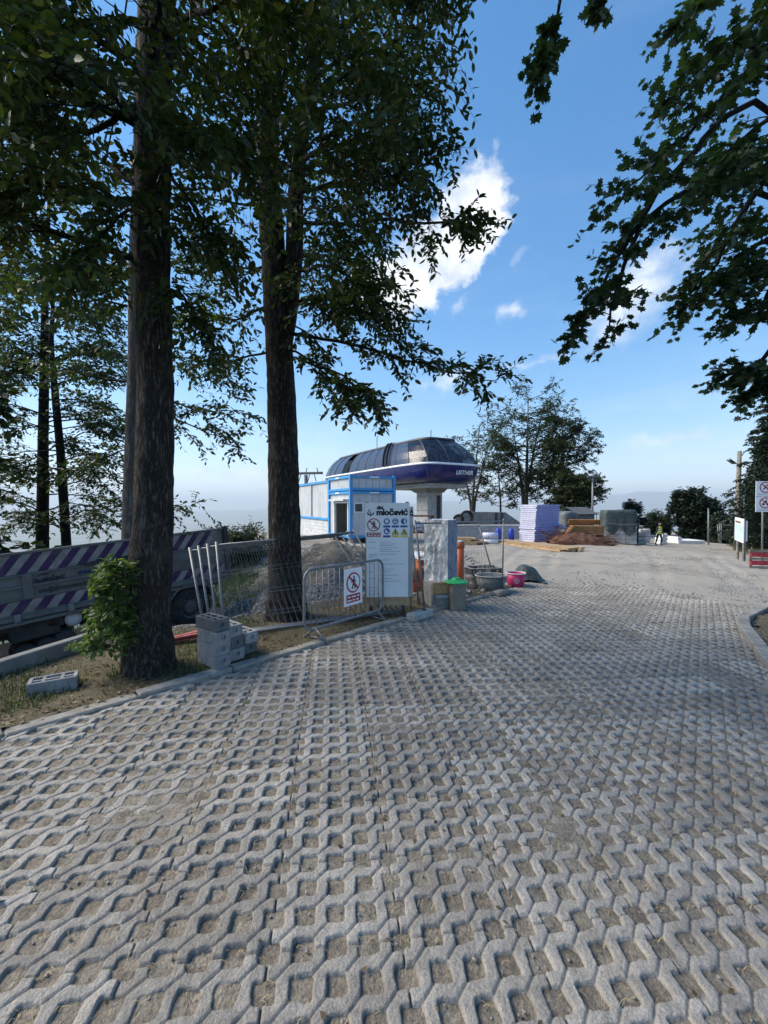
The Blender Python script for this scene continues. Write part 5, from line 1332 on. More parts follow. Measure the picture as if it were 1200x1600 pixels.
for i in range(6):
    a = Vector((q0[0] - .50 + i * .035, q0[1] - .28 + .03 * i, 0)); b_ = Vector((q0[0] + .12 + i * .10 - (.2 if i > 3 else 0), q0[1] + .40 - i * .02, 0))
    a.z = Tf(a.x, a.y) + .05 + .025 * (i % 3); b_.z = Tf(b_.x, b_.y) + .12 + .022 * (i % 3)
    m = MB(); m.beam(a, b_, .05, .02); o = m.build('red_slat', pm('faded_red_paint', (.40, .12, .11), (.28, .07, .07), 12, .7), None)
    tag(o, 'faded red slat lying in a pile between trunk and blocks', 'slat', 'red slats piled behind the concrete blocks')

# ---------------------------------------------------------------- mesh fence sections
def fence_panel(label, bl, br, tl, tr, group, wires=30, r_=.02):
    bl, br, tl, tr = Vector(bl), Vector(br), Vector(tl), Vector(tr)
    root = thing('site_fence', label, 'fence', bl, 0, group)
    e = (bl - tl).normalized() * .08
    for a, b_, nm in ((tl, bl + e, 'post'), (tr, br + e, 'post')): m = MB(bl); m.tube([a - e * .3, b_], r_, 8); m.build(nm, M['galv'], root, True)
    for a, b_, nm in ((tl.lerp(bl, .02), tr.lerp(br, .02), 'top_rail'), (bl.lerp(tl, .04), br.lerp(tr, .04), 'bottom_rail')): m = MB(bl); m.tube([a, b_], r_ * .8, 8); m.build(nm, M['galv'], root, True)
    m = MB(bl)
    for i in range(1, wires): f = i / wires; m.tube([tl.lerp(tr, f), bl.lerp(br, f)], .0016, 3, False)
    for j in (.06, .10, .30, .34, .54, .58, .78, .82, .96): m.tube([tl.lerp(bl, j), tr.lerp(br, j)], .0018, 3, False)
    o = m.build('wire_mesh', M['galv'], root); o['kind'] = 'stuff'
    return root
gB = 'mesh fence sections leaning against the forked tree'
b0, b1 = G(352, 1002), G(628, 962)
t0, t1_ = P(338, 849, b0.y + .40), P(552, 829, b1.y + .30)
for i, lab in enumerate(['front mesh fence section leaning on the forked tree', 'second mesh fence section from front leaning on forked tree', 'third mesh fence section from front leaning on forked tree', 'rearmost mesh fence section leaning on the forked tree']):
    sh = Vector((KN[0], KN[1], 0)) * (.075 * i) - Vector((KD[0], KD[1], 0)) * (.06 * i)
    fence_panel(lab, b0 + sh + Vector((0, 0, .02)), b1 + sh + Vector((0, 0, .02)), t0 + sh * 1.15 + Vector((-.03 * i, 0, -.03 * i)), t1_ + sh * 1.1 + Vector((-.02 * i, 0, -.03 * i)), gB)
gC = 'mesh fence sections standing along the yard edge'
b0, b1 = G(664, 958), G(784, 927)
fence_panel('upright mesh fence section between sign board and crimson tub', b0, b1, P(649, 815, b0.y + .05), P(787, 812, b1.y), gC)
b0b, b1b = G(655, 948), G(774, 908)
fence_panel('tilted mesh fence section behind the upright one', b0b, b1b, P(641, 822, b0b.y + .05), P(748, 820, b1b.y + .05), gC)
ff = thing('fence_foot', 'grey concrete fence foot beside the kerb, right of sign board', 'fence foot', G(656, 966), math.atan2(KD[1], KD[0]))
m = MB(); m.box((0, 0, .06), (.55, .22, .14)); m.build('block', M['concrete'], ff, bevel=.03)
m = MB(); m.lathe([(.045, 0), (.045, .02)], (.12, 0, .128), 12); m.build('socket', M['steel_dark'], ff)
ff = thing('fence_foot', 'dark fence foot under the post left of crimson tub', 'fence foot', G(783, 929), math.atan2(KD[1], KD[0]))
m = MB(); m.box((0, 0, .05), (.5, .22, .12)); m.build('block', M['concrete_dark'], ff, bevel=.03)
m = MB(); m.lathe([(.045, 0), (.045, .02)], (.12, 0, .108), 12); m.build('socket', M['steel_dark'], ff)

# ---------------------------------------------------------------- pictograms
def no_entry(root, M4, r, person=True, border='redprint'):
    m = MB(); m.prism(ngon(36, r), at4(M4, 0, 0, .002), .002); m.build('red_ring', M[border], root)
    m = MB(); m.prism(ngon(36, r * .84), at4(M4, 0, 0, .005), .001); m.build('white_disc', M['signwhite'], root)
    m = MB(); Q = at4(M4, 0, 0, .007)
    m.prism(ngon(14, r * .13, r * .05, r * .52), Q, .001)
    m.prism([(r * x, r * y) for x, y in ((-.16, .36), (.16, .36), (.34, .02), (.26, -.02), (.14, .15), (.14, -.10), (.30, -.62), (.16, -.64), (.02, -.22), (-.18, -.64), (-.32, -.60), (-.12, -.10), (-.12, .12), (-.26, -.04), (-.34, .02))], Q, .001)
    m.build('figure', M['black'], root)
    m = MB(); m.box((0, 0, 0), (1, 1, 1)); m.v = []; m.f = []
    c = r * .88; wd = r * .10; s_ = .7071
    m.prism([(-c * s_ - wd * s_, c * s_ - wd * s_), (c * s_ - wd * s_, -c * s_ - wd * s_), (c * s_ + wd * s_, -c * s_ + wd * s_), (-c * s_ + wd * s_, c * s_ + wd * s_)], at4(M4, 0, 0, .009), .001); m.build('slash', M[border], root)
def print_lines(root, M4, rows, mat, name='print'):
    """rows of small print, too small to read: word-long strokes; rows = (x, y, width, height)"""
    m = MB()
    for x, y, wd, h in rows:
        k = x
        while k < x + wd:
            l = rnd.uniform(.5, 1.4) * h * 3; l = min(l, x + wd - k)
            m.box(M4 @ Vector((k + l / 2, y, .003)), (l, h * .75, .001), M=M4.to_3x3()); k += l + h * .9
    if m.v: m.build(name, mat, root)['kind'] = 'stuff'

# ---------------------------------------------------------------- crowd barrier
fa, fb = G(492, 1002), G(588, 971)
dv = (fb - fa); dv.z = 0; L_ = dv.length; dvn = dv.normalized(); nv = Vector((dvn.y, -dvn.x, 0))
if nv.y > 0: nv = -nv
cbz = (fa.z + fb.z) / 2
br_ = thing('crowd_barrier', 'galvanised crowd barrier with upright bars in front of the sign board', 'barrier', fa)
x0_, x1_ = -.20, L_ + .18; zz = lambda x, h: fa + dvn * x + Vector((0, 0, (fb.z - fa.z) * x / L_ + h))
rad = .15; outl = []
for cx, cz, a0 in ((x1_ - rad, 1.06 - rad, 0), (x0_ + rad, 1.06 - rad, 90), (x0_ + rad, .18 + rad, 180), (x1_ - rad, .18 + rad, 270)):
    for k in range(6): a = R(a0 + 18 * k); outl.append(zz(cx + rad * math.cos(a), cz + rad * math.sin(a)))
m = MB(fa); m.tube(outl, .021, 10, closed=True); m.build('frame', M['galv'], br_, True)
for i in range(1, 15): x = x0_ + (x1_ - x0_) * i / 15; m = MB(fa); m.tube([zz(x, .19), zz(x, 1.05)], .0075, 6); m.build('bar', M['galv'], br_, True)
for x in (0, L_):
    m = MB(fa)
    for sgn in (-1, 1): m.tube([zz(x, .19), zz(x, .005) + nv * .24 * sgn + dvn * .03 * sgn], .014, 7)
    m.tube([zz(x, .06) + nv * .17, zz(x, .06) - nv * .17], .01, 6); m.build('foot', M['galv'], br_, True)
pc = zz((x1_ + x0_) / 2 + .10, .70) + nv * .03
sgn_ = thing('warning_sign', 'no pedestrians sign with red caption hung on crowd barrier', 'sign', pc)
M4 = frame4((0, 0, 0), dvn, (0, 0, 1)); 
if (M4.to_3x3() @ Vector((0, 0, 1))).y > 0: M4 = frame4((0, 0, 0), -dvn, (0, 0, 1))
m = MB(); m.prism([(-.215, -.30), (.215, -.30), (.215, .29), (-.215, .29)], at4(M4, 0, 0, -.003), .004); m.build('plate', M['signwhite'], sgn_)
no_entry(sgn_, at4(M4, 0, .06), .165)
m = MB(); m.prism([(-.165, -.255), (.165, -.255), (.165, -.125), (-.165, -.125)], at4(M4, 0, 0, .002), .002); m.build('caption', M['redprint'], sgn_)
print_lines(sgn_, at4(M4, 0, 0, .002), [(-.14, -.165, .28, .028), (-.15, -.22, .30, .028)], M['signwhite'])

# ---------------------------------------------------------------- site sign board
Yb = 7.35
def board(root, ox, mat=None):
    pass
o_ = P(572, 946, Yb); gz = Tf(o_.x + .4, Yb)
sb = thing('site_board', 'tall white site notice board with builder name and safety pictograms', 'notice board', (o_.x, Yb, gz))
M4 = frame4((0, 0, o_.z - gz), (1, .06, 0), (0, 0, 1)); kk = Yb / 640
def bx_(px, py): return (px - 572) * kk, (946 - py) * kk
def plate(name, x0, y0, x1, y1, mat, z, t_=.004, root=None, poly=None):
    a, b_ = bx_(x0, y0), bx_(x1, y1); m = MB(); m.prism([(a[0], b_[1]), (b_[0], b_[1]), (b_[0], a[1]), (a[0], a[1])], at4(M4, 0, 0, z), t_); return m.build(name, M[mat], root or sb)
for px_ in (573.5, 637):
    x = bx_(px_, 0)[0]; m = MB(); m.box(M4 @ Vector((x, .94, -.05)), (.055, .06, 1.86), M=Matrix.Rotation(.06, 3, 'Z')); m.build('post', M['wood'], sb)
plate('bottom_board', 569.5, 933, 640.5, 946.5, 'wood', -.018, .022); plate('backing', 573, 787, 638, 934, 'woodgrey', -.015, .012)
up_ = plate('upper_panel', 571, 785, 640.5, 838.5, 'signwhite', .004, .006); lp_ = plate('lower_panel', 572.5, 838.7, 638.5, 933, 'signwhite', .001, .005)
UZ = at4(M4, 0, 0, .011)
def up_text(s, x0, y0, x1, y1, bold): a, b_ = bx_(x0, y1), bx_(x1, y0); put_text(s, b_[1] - a[1], b_[0] - a[0], at4(UZ, a[0], a[1], 0), M['black'], sb, bold, ext=.002)
up_text('dbl.', 588.5, 789.8, 600.5, 795.6, .06); up_text('miočević', 588.2, 793.8, 638, 804.8, .06)
m = MB(); x, y = bx_(573.5, 806); k = .13
for poly in ([(.05, .55), (.5, .22), (.5, 0), (.0, .30), (.0, .62)], [(.95, .62), (.95, .30), (.5, 0), (.5, .22), (.82, .42), (.82, .56)], [(.08, .78), (.48, 1.0), (.52, .93), (.22, .76), (.42, .60), (.36, .54)], [(.40, .62), (.54, .68), (.54, .30), (.40, .38)]):
    m.prism([(a * k + x, b_ * k + y) for a, b_ in poly], at4(UZ, 0, 0, .001), .001)
m.build('logo', pm('dark_violet_print', (.05, .03, .11)), sb)
x, y = bx_(584, 819.5); no_entry(sb, at4(UZ, x, y), .118)
plate('caption', 573, 831.5, 595, 838, 'redprint', .012, .001); x, y = bx_(574, 833.5); print_lines(sb, at4(UZ, 0, 0, .001), [(x + .01, y, .22, .016), (x + .01, y - .03, .22, .016)], M['signwhite'])
for i, (cx, cy) in enumerate(((604.5, 814), (618, 814), (631.5, 814), (604.5, 829.5))):
    x, y = bx_(cx, cy); m = MB(); m.prism(ngon(24, .056, x, y), at4(UZ, 0, 0, .001), .001); m.build('blue_disc', M['blueprint'], sb)
    m = MB(); Q = at4(UZ, x, y, .0035)
    if i == 0: m.prism(ngon(12, .030, 0, -.004), Q, .0005); m.prism([(-.036, .008), (.036, .008), (.026, .034), (-.026, .034)], Q, .0005)
    if i == 1: m.prism(ngon(14, .038, 0, 0), Q, .0005)
    if i == 2: m.prism([(0, -.045), (.03, -.03), (.03, .03), (0, .045)], Q, .0005)
    if i == 3: m.prism([(-.03, .025), (-.008, .03), (.0, .005), (.034, -.012), (.034, -.028), (-.03, -.028)], Q, .0005)
    m.build('white_figure', M['signwhite'], sb)
    if i == 1: m = MB(); m.prism([(-.036, .0), (.036, .0), (.03, .02), (-.03, .02)], at4(UZ, x, y, .0045), .0005); m.prism(ngon(10, .012, 0, -.02), at4(UZ, x, y, .0045), .0005); m.build('figure', M['blueprint'], sb)
    a = (cx - 5.6, cy + 6.4, cx + 5.6, cy + 9.6); plate('caption', *a[:2], *a[2:], 'blueprint', .012, .001)
for cx, cy in ((618, 829.5), (631.8, 829.5)):
    x, y = bx_(cx, cy + 1); m = MB(); m.prism(ngon(3, .075, x, y - .012, math.pi / 2), at4(UZ, 0, 0, .001), .001); m.build('black_triangle', M['black'], sb)
    m = MB(); m.prism(ngon(3, .055, x, y - .012, math.pi / 2), at4(UZ, 0, 0, .0025), .001); m.build('yellow_triangle', M['yellowprint'], sb)
    m = MB(); m.prism([(x - .012, y - .03), (x + .016, y - .03), (x + .004, y + .03), (x - .008, y + .0)], at4(UZ, 0, 0, .004), .001); m.build('figure', M['black'], sb)
    plate('caption', cx - 5.4, cy + 6.4, cx + 5.4, cy + 9.2, 'yellowprint', .012, .001)
rows = []
for py, h, cells in ((846.5, .010, ((576, 12), (594, 17))), (849.5, .010, ((594, 24),)), (852, .010, ((594, 22),)), (855.5, .010, ((576, 11), (594, 28))), (858.3, .009, ((594, 18),)), (861, .010, ((594, 32),)), (865.5, .010, ((576, 14), (594, 25))), (868, .009, ((576, 14),)), (870.5, .009, ((576, 6),)),
                      (874.5, .009, ((576, 8), (594, 16))), (877, .009, ((576, 9),)), (881, .010, ((576, 8), (594, 38))), (889, .009, ((594, 22),)), (893, .009, ((576, 8), (594, 16))), (898.5, .010, ((594, 27),)), (904, .010, ((576, 11), (594, 20))), (908, .010, ((594, 30),)), (918, .009, ((576, 14),)), (923, .009, ((576, 14),)), (928, .009, ((576, 17),))):
    for x_, wd in cells: a = bx_(x_, py); rows.append((a[0], a[1], wd * kk, h))
print_lines(sb, at4(M4, 0, 0, .006), rows, M['greyprint'], 'small_print')
for px_ in (580, 631):
    x = bx_(px_, 0)[0]; bz = -(o_.z - gz); m = MB()
    m.beam(M4 @ Vector((x, .05, -.06)), M4 @ Vector((x, bz - .03, -.06)), .05, .05, (1, 0, 0)); m.beam(M4 @ Vector((x, .5, -.09)), M4 @ Vector((x, bz, -.75)), .04, .04, (1, 0, 0)); m.beam(M4 @ Vector((x, bz + .03, .12)), M4 @ Vector((x, bz + .03, -.78)), .05, .05); m.build('stand', M['steel_dark'], sb)
# second identical board close behind, seen only at its right edge
s2 = thing('site_board', 'second notice board close behind, only its right edge showing', 'notice board', (o_.x + .15, Yb + .55, gz))
S4 = frame4((0, 0, o_.z - gz - .02), (1, .06, 0), (0, 0, 1))
m = MB(); m.prism([(0, .05), (.74, .05), (.74, 1.80), (0, 1.80)], S4, .01); m.build('panel', M['whitedirty'], s2)
put_text('miočević', .12, .62, at4(S4, .13, 1.62, .012), M['black'], s2, .045, ext=.002)
for x in (.05, .69): m = MB(); m.box(S4 @ Vector((x, .75, -.03)), (.05, .05, 2.05)); m.build('post', M['wood'], s2)

# ---------------------------------------------------------------- builder's goods near the fence
q = G(693, 952); bx0 = q
pal = thing('masonry_plinth', 'concrete plinth faced with chipboard under the wrapped stack', 'plinth', (q.x, q.y + .28, q.z), .25)
m = MB(); m.box((0, 0, .25), (.62, .5, .52)); m.build('body', M['concrete_dark'], pal, bevel=.02)
m = MB(); m.box((0, -.262, .42), (.60, .02, .22)); m.build('chipboard', M['osb'], pal)
m = MB(); m.box((.02, -.268, .25), (.5, .02, .06)); m.build('ledge', M['concrete'], pal)
ws = thing('wrapped_stack', 'tall pallet stack wrapped in crinkled clear film', 'wrapped stack', (q.x + .0, q.y + .42, q.z + .51), -.62)
hz_ = (P(690, 812, q.y + .5).z) - (q.z + .51)
def crinkle(x0, y0, x1, y1, z0, z1, nx, nz, amp, seed):
    def fn(a, b_):
        x = x0 + (x1 - x0) * a; y = y0 + (y1 - y0) * a; nx_, ny_ = (y1 - y0), -(x1 - x0); l = math.hypot(nx_, ny_)
        e = amp * (float(vnoise(a * 9, b_ * 7, seed)) - .5) + amp * .7 * (float(vnoise(a * 22, b_ * 20, seed + 1)) - .5); k = min(1, a * 8, (1 - a) * 8)
        return (x + nx_ / l * e * k, y + ny_ / l * e * k, z0 + (z1 - z0) * b_)
    return lambda: fn
a_, b2 = .27, .22
for nm, seg, mat in (('film_front', (-a_, -b2, a_, -b2), 'film'), ('film_right', (a_, -b2, a_, b2), 'filmshade'), ('film_back', (a_, b2, -a_, b2), 'film'), ('film_left', (-a_, b2, -a_, -b2), 'film')):
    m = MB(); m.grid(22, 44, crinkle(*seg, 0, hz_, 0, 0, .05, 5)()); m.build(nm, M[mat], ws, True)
m = MB(); m.grid(8, 8, lambda a, b_: ((a * 2 - 1) * a_, (b_ * 2 - 1) * b2, hz_ - .005 + .02 * float(vnoise(a * 5, b_ * 5, 4)))); m.build('film_top', M['film'], ws, True)
m = MB()
for i in range(5): m.box((0, 0, hz_ * (i + .5) / 5), (a_ * 2 - .1, b2 * 2 - .1, hz_ / 5 - .02))
m.build('cartons', M['whitedirty'], ws)
q = G(714, 956)
ch = thing('manhole_box', 'square brown manhole box with a green lid', 'manhole box', (q.x + .02, q.y + .2, q.z), .25)
m = MB(); m.box((0, 0, .26), (.30, .30, .54)); m.build('box', pm('brown_grey_plastic', (.24, .21, .17), (.17, .15, .12), 4, .7, .2, 30), ch, bevel=.01)
m = MB(); m.lathe([(.24, 0), (.23, .02), (.10, .05), (.07, .09), (.0, .10)], (0, 0, .535), 12); m.build('lid', M['green'], ch)
q = G(719, 931)
o = thing('drain_pipe', 'upright orange drain pipe behind the green lidded box', 'pipe', (q.x, q.y, q.z))
h_ = P(719, 847, q.y).z - q.z
m = MB(); m.lathe([(.085, -.1), (.085, h_), (.075, h_), (.075, .3)], (0, 0, 0), 24); m.build('pipe', M['orange'], o, True)
m = MB(); m.lathe([(.092, h_ - .14), (.098, h_ - .12), (.098, h_ - .02), (.088, h_ - .01)], (0, 0, 0), 24); m.build('collar', M['orange'], o, True)
m = MB(); m.lathe([(.06, h_ - .01), (.08, h_ + .02), (.03, h_ + .04)], (0, 0, 0), 12); m.build('cover', M['film'], o, True)
# clay pipes and bricks under film behind the fence
q = G(652, 918)
for i in range(3):
    o = MB(); o.lathe([(.07, 0), (.07, .52), (.055, .52), (.055, .1)], (0, 0, 0), 16); ob = o.build('clay_pipe', M['clay'], None, True, loc=(q.x - .10 + .16 * i, q.y + .1 + .04 * i, q.z - .02))
    tag(ob, ['leftmost', 'middle', 'rightmost'][i] + ' short clay pipe standing right of the sign board', 'pipe', 'clay pipes standing behind the fence')
q = G(668, 915)
bk = thing('brick_pallet', 'pallet of orange hollow bricks with torn white film', 'brick pallet', (q.x + .05, q.y + .45, q.z), .4)
m = MB(); m.box((0, 0, .05), (.9, .8, .1)); m.build('pallet', M['woodgrey'], bk)
for i in range(4):
    for j in range(3):
        for k in range(3): m = MB(); m.box((-.30 + .30 * j, -.26 + .26 * k, .19 + .16 * i), (.28, .245, .15)); m.build('brick', M['clay'], bk, bevel=.006)
m = MB(); drape(m, 0, 0, .62, .80, .47, .42, 0, 3, .05, .2, 40, 8); m.build('film', M['film'], bk, True)
q = G(655, 925); o = thing('plastic_crate', 'low orange crate at the foot of the brick pallet', 'crate', (q.x, q.y, q.z), .3)
m = MB(); m.box((0, 0, .02), (.4, .3, .03)); 
for sx, sy, lx, ly in ((0, -.14, .4, .02), (0, .14, .4, .02), (-.19, 0, .02, .3), (.19, 0, .02, .3)): m.box((sx, sy, .1), (lx, ly, .16))
m.build('crate', M['orange'], o)
# black crates, grey mortar tub, crimson tub, tarpaulin
q = G(758, 908)
o = thing('crate', 'black slatted plastic crate with dusty rim behind the mortar tub', 'crate', (q.x, q.y + .2, q.z), .15)
for i in range(7):
    m = MB(); zz_ = .04 + i * .045
    for sx, sy, lx, ly in ((0, -.26, .86, .02), (0, .26, .86, .02), (-.42, 0, .02, .5), (.42, 0, .02, .5)): m.box((sx, sy, zz_), (lx, ly, .026))
    m.build('slat_ring', M['rubber'], o)
m = MB()
for x in (-.41, -.14, .14, .41):
    for y in (-.25, .25): m.box((x, y, .17), (.03, .03, .34))
m.box((0, 0, .015), (.82, .5, .03)); m.build('frame', M['rubber'], o)
m = MB()
for sx, sy, lx, ly in ((0, -.27, .92, .06), (0, .27, .92, .06), (-.44, 0, .05, .5), (.44, 0, .05, .5)): m.box((sx, sy, .35), (lx, ly, .03))
m.build('rim', M['concrete_dark'], o, bevel=.006)
def tub(name, label, q, r0, r1, h, mat, rim, sx=1.0, rz=0):
    o = thing(name, label, 'tub', q, rz); m = MB()
    m.lathe([(r0 * .9, 0), (r0, .01), (r1, h), (r1 - .012, h), (r0 - .012, .03), (.02, .025)], (0, 0, 0), 28); m.v = [(x * sx, y, z) for x, y, z in m.v]; m.build('shell', M[mat], o, True)
    m = MB(); m.tube([Vector((math.cos(a) * r1 * sx, math.sin(a) * r1, h)) for a in np.linspace(0, 2 * math.pi, 29)[:-1]], .016, 6, closed=True); m.build('rim', M[rim], o, True)
    m = MB(); m.lathe([(r1 * .93, h * .72), (r1 * .5, h * .76), (.02, h * .75)], (0, 0, 0), 20); m.v = [(x * sx, y, z) for x, y, z in m.v]; m.build('filling', M['earth'], o)
    return o
q = G(771, 926); tub('mortar_tub', 'oval grey mortar tub with dusty rim left of crimson tub', (q.x, q.y + .22, q.z), .24, .31, .38, 'tarpgrey', 'concrete', 1.25, .2)
q = G(810, 918); tb = tub('plastic_tub', 'crimson round plastic tub with pale rim and logo', (q.x, q.y + .22, q.z - .005), .205, .245, .34, 'magenta', 'whitedirty')
M4 = frame4((-.05, -.225, .17), (1, 0, 0), (0, -.1, 1)); m = MB()
for k in range(18):
    a0, a1 = 2 * math.pi * k / 18, 2 * math.pi * (k + 1) / 18
    m.prism([(.07 * math.cos(a0), .07 * math.sin(a0)), (.07 * math.cos(a1), .07 * math.sin(a1)), (.058 * math.cos(a1), .058 * math.sin(a1)), (.058 * math.cos(a0), .058 * math.sin(a0))], at4(M4, 0, 0, .012), .002)
m.prism([(-.05, -.004), (.05, -.004), (.05, .006), (-.05, .006)], at4(M4, 0, 0, .012), .002); m.prism([(-.004, -.05), (.006, -.05), (.006, .05), (-.004, .05)], at4(M4, 0, 0, .012), .002)
m.build('logo', M['whitedirty'], tb)
q = G(833, 912)
def tarpf(a, b_):
    u, v = a * 2 - 1, b_ * 2 - 1; r = math.hypot(u, v * .9)
    z = .46 * max(0, 1 - r ** 1.5) * (1 - .35 * u) + .07 * (float(vnoise(a * 6, b_ * 6, 5)) - .4) + .04 * (float(vnoise(a * 15, b_ * 13, 6)) - .5)
    return (u * .50 + .12 * (float(vnoise(a * 3, b_ * 3, 7)) - .5), v * .36 + .08 * float(vnoise(a * 4, b_ * 4, 9)), max(.015, z))
m = MB(); m.grid(30, 24, tarpf); o = m.build('tarpaulin', M['tarp'], None, True, loc=(q.x - .02, q.y + .35, q.z)); o.rotation_euler = (0, 0, -.15); tag(o, 'crumpled dark tarpaulin heap right of the crimson tub', 'tarpaulin')
q = G(862, 866)

# ---------------------------------------------------------------- timber and goods farther off
def plank_pile(label_fn, px0, py0, px1, py1, n, wd, th, mat, group, dy=.0, name='plank', layers=2, jit=.12, cat='plank'):
    a, b_ = G(px0, py0), G(px1, py1); d = (b_ - a); d.z = 0; dn = d.normalized(); nn = Vector((-dn.y, dn.x, 0))
    if nn.y < 0: nn = -nn
    per = math.ceil(n / layers)
    for i in range(n):
        r_, c = i // per, i % per
        o0 = nn * (c * wd * 1.12 + .04 * rnd.random() + r_ * wd * .3) + Vector((0, 0, th * (r_ + .55) + .01))
        p0 = a + dn * rnd.uniform(-jit, jit) + o0 + nn * rnd.uniform(0, .05); p1 = b_ + dn * rnd.uniform(-jit * 2, jit * 2) + o0 + nn * rnd.uniform(-.06, .06)
        p0.z = Tf(p0.x, p0.y) + th * (r_ + .55) + .02; p1.z = Tf(p1.x, p1.y) + th * (r_ + .55) + .02
        m = MB(p0); m.beam(p0, p1, wd * .92, th * .92); o = m.build(name, M[mat], None, loc=p0); tag(o, label_fn, cat, group)
plank_pile('long pale plank of the pile in front of the lilac stack', 772, 850, 884, 864, 8, .26, .10, 'wood', 'long planks in front of the lilac stack', layers=2)
plank_pile('short rough board of the yellowish pile behind the orange pipe', 709, 851, 748, 852, 12, .28, .09, 'wood', 'boards piled behind the orange pipe', layers=4, jit=.3)
q = G(842, 866); m = MB(q); m.beam(G(830, 862), G(866, 869), .12, .06); o = m.build('plank', M['wood'], None, loc=q); tag(o, 'short offcut plank lying in front of the plank pile', 'plank')
# white rolls
for i, (px_, py_, Yk, lab) in enumerate(((766, 851, 0, 'lower white film roll lying beside the yellowish boards'), (766, 851, .21, 'upper printed white film roll lying on another roll'))):
    q = G(px_, py_); o = thing('film_roll', lab, 'roll', (q.x, q.y, q.z + .17 + Yk * 1.6), -.15, 'white film rolls beside the boards')
    m = MB(); m.lathe([(.05, -.42), (.17, -.42), (.17, .42), (.05, .42)], (0, 0, 0), 16, Matrix.Rotation(math.pi / 2, 3, 'Y')); m.build('roll', M['insul' if i else 'white'], o, True)
    m = MB(); m.lathe([(.06, -.43), (.06, .43)], (0, 0, 0), 10, Matrix.Rotation(math.pi / 2, 3, 'Y')); m.build('core', M['woodgrey'], o)
# white insulation stack, its lit ends and shaded sides set by colour
q = G(836, 848)
ins = thing('insulation_stack', 'tall stack of white wrapped insulation slabs, shaded sides coloured lilac', 'insulation stack', q, .52)
ns = 18; hs = (P(836, 789, q.y).z - q.z) / ns
for i in range(ns):
    jx, jy = rnd.gauss(0, .015), rnd.gauss(0, .015); zc = hs * (i + .5) + .02; ln = .012 * i
    m = MB(); m.box((-.04 + 1.05 + jx + ln, .60 + jy, zc), (2.10, 1.20, hs * .90)); m.build('slab', M['insulshade'], ins, bevel=.012)
    m = MB(); m.box((-.045 + jx + ln - .012, .60 + jy, zc), (.03, 1.19, hs * .84)); m.build('slab_end', M['insul'], ins, bevel=.008)  # white caps put the lit left face into the colour
m = MB(); m.box((2.05, -.12, hs * 7.4), (.75, .5, .16), rot=Matrix.Rotation(.35, 3, 'Y')); m.build('loose_slab', M['insulshade'], ins, bevel=.012)
m = MB(); m.box((1.05, .6, .01), (2.15, 1.2, .1)); m.build('pallet', M['woodgrey'], ins)
# dark sheeting and pallet goods right behind the stack
q = P(884, 836, 27.5); q.z = Tf(q.x, q.y)
gs = thing('sheeted_goods', 'grey sheeted goods squeezed between lilac stack and shed', 'sheeted goods', q, .3)
m = MB(); drape(m, 0, 0, .2, 1.9, .55, .6, 0, 9, .12, .5, 48, 12); m.build('sheet', M['tarpgrey'], gs, True)
m = MB(); m.box((0, 0, .5), (.9, 1.0, 1.0)); m.build('goods', M['woodgrey'], gs)
# grey shed
q = P(901, 822, 33); q.z = Tf(q.x, q.y); z1 = P(901, 803, 33).z - q.z; z2 = P(901, 794, 33).z - q.z
sh = thing('shed', 'grey corrugated shed with a low pitched roof', 'shed', q, .55)
for i in range(9):
    for (x, y, lx, ly) in ((-1.0 + .25 * i, -.8, .22, .04), (-1.0 + .25 * i, .8, .22, .04)): m = MB(); m.box((x, y, z1 / 2), (lx, ly, z1)); m.build('wall_sheet', M['tarpgrey'], sh)
for i in range(6):
    for x in (-1.13, 1.13): m = MB(); m.box((x, -.66 + .26 * i, z1 / 2), (.04, .23, z1)); m.build('wall_sheet', M['concrete_dark'], sh)
rf = None
for sgn in (-1, 1):
    m = MB(); m.add([(-1.35, sgn * 1.05, z1 - .05), (1.35, sgn * 1.05, z1 - .05), (1.35, 0, z2), (-1.35, 0, z2), (-1.35, sgn * 1.05, z1), (1.35, sgn * 1.05, z1), (1.35, 0, z2 + .05), (-1.35, 0, z2 + .05)], [(0, 1, 2, 3), (7, 6, 5, 4), (0, 4, 5, 1), (1, 5, 6, 2), (3, 2, 6, 7), (0, 3, 7, 4)]); rf = m.build('roof', M['steel_dark'], sh)
    for i in range(8): x = -1.2 + i * .34; m = MB(); m.beam((x, sgn * 1.05, z1 + .02), (x, 0, z2 + .08), .10, .03); m.build('roof_batten', M['galv'], rf)
# floodlight pole
q = P(925.5, 818, 34); q.z = Tf(q.x, q.y); h_ = P(925, 748, 34).z - q.z
fp = thing('floodlight_pole', 'tall slim floodlight pole right of the grey shed', 'lamp post', q)
m = MB(); m.tube([(0, 0, -.2), (0, 0, h_ * .5), (0, 0, h_)], [.10, .08, .06], 10); m.build('pole', M['galv'], fp, True)
m = MB(); m.box((0, 0, h_ - .1), (.7, .06, .06)); m.build('cross_arm', M['galv'], fp)
for x, y in ((-.35, -.1), (.35, .1), (0, -.15)): m = MB(); m.box((x, y, h_ + .12), (.26, .12, .20), rot=Matrix.Rotation(.5, 3, 'X')); m.build('floodlight', M['lamp'], fp, bevel=.02)
q = P(932, 818, 33.5); q.z = Tf(q.x, q.y); hr = P(932, 801, 33.5).z - q.z
o = thing('guard_rail', 'low tubular guard rail beside the floodlight pole', 'railing', q)
for x in (-.75, 0, .6): m = MB(); m.tube([(x, 0, -.1), (x, 0, hr)], .03, 6); m.build('post', M['galv'], o)
for z in (hr, hr * .6): m = MB(); m.tube([(-.8, 0, z), (.65, 0, z)], .028, 6); m.build('rail', M['galv'], o)
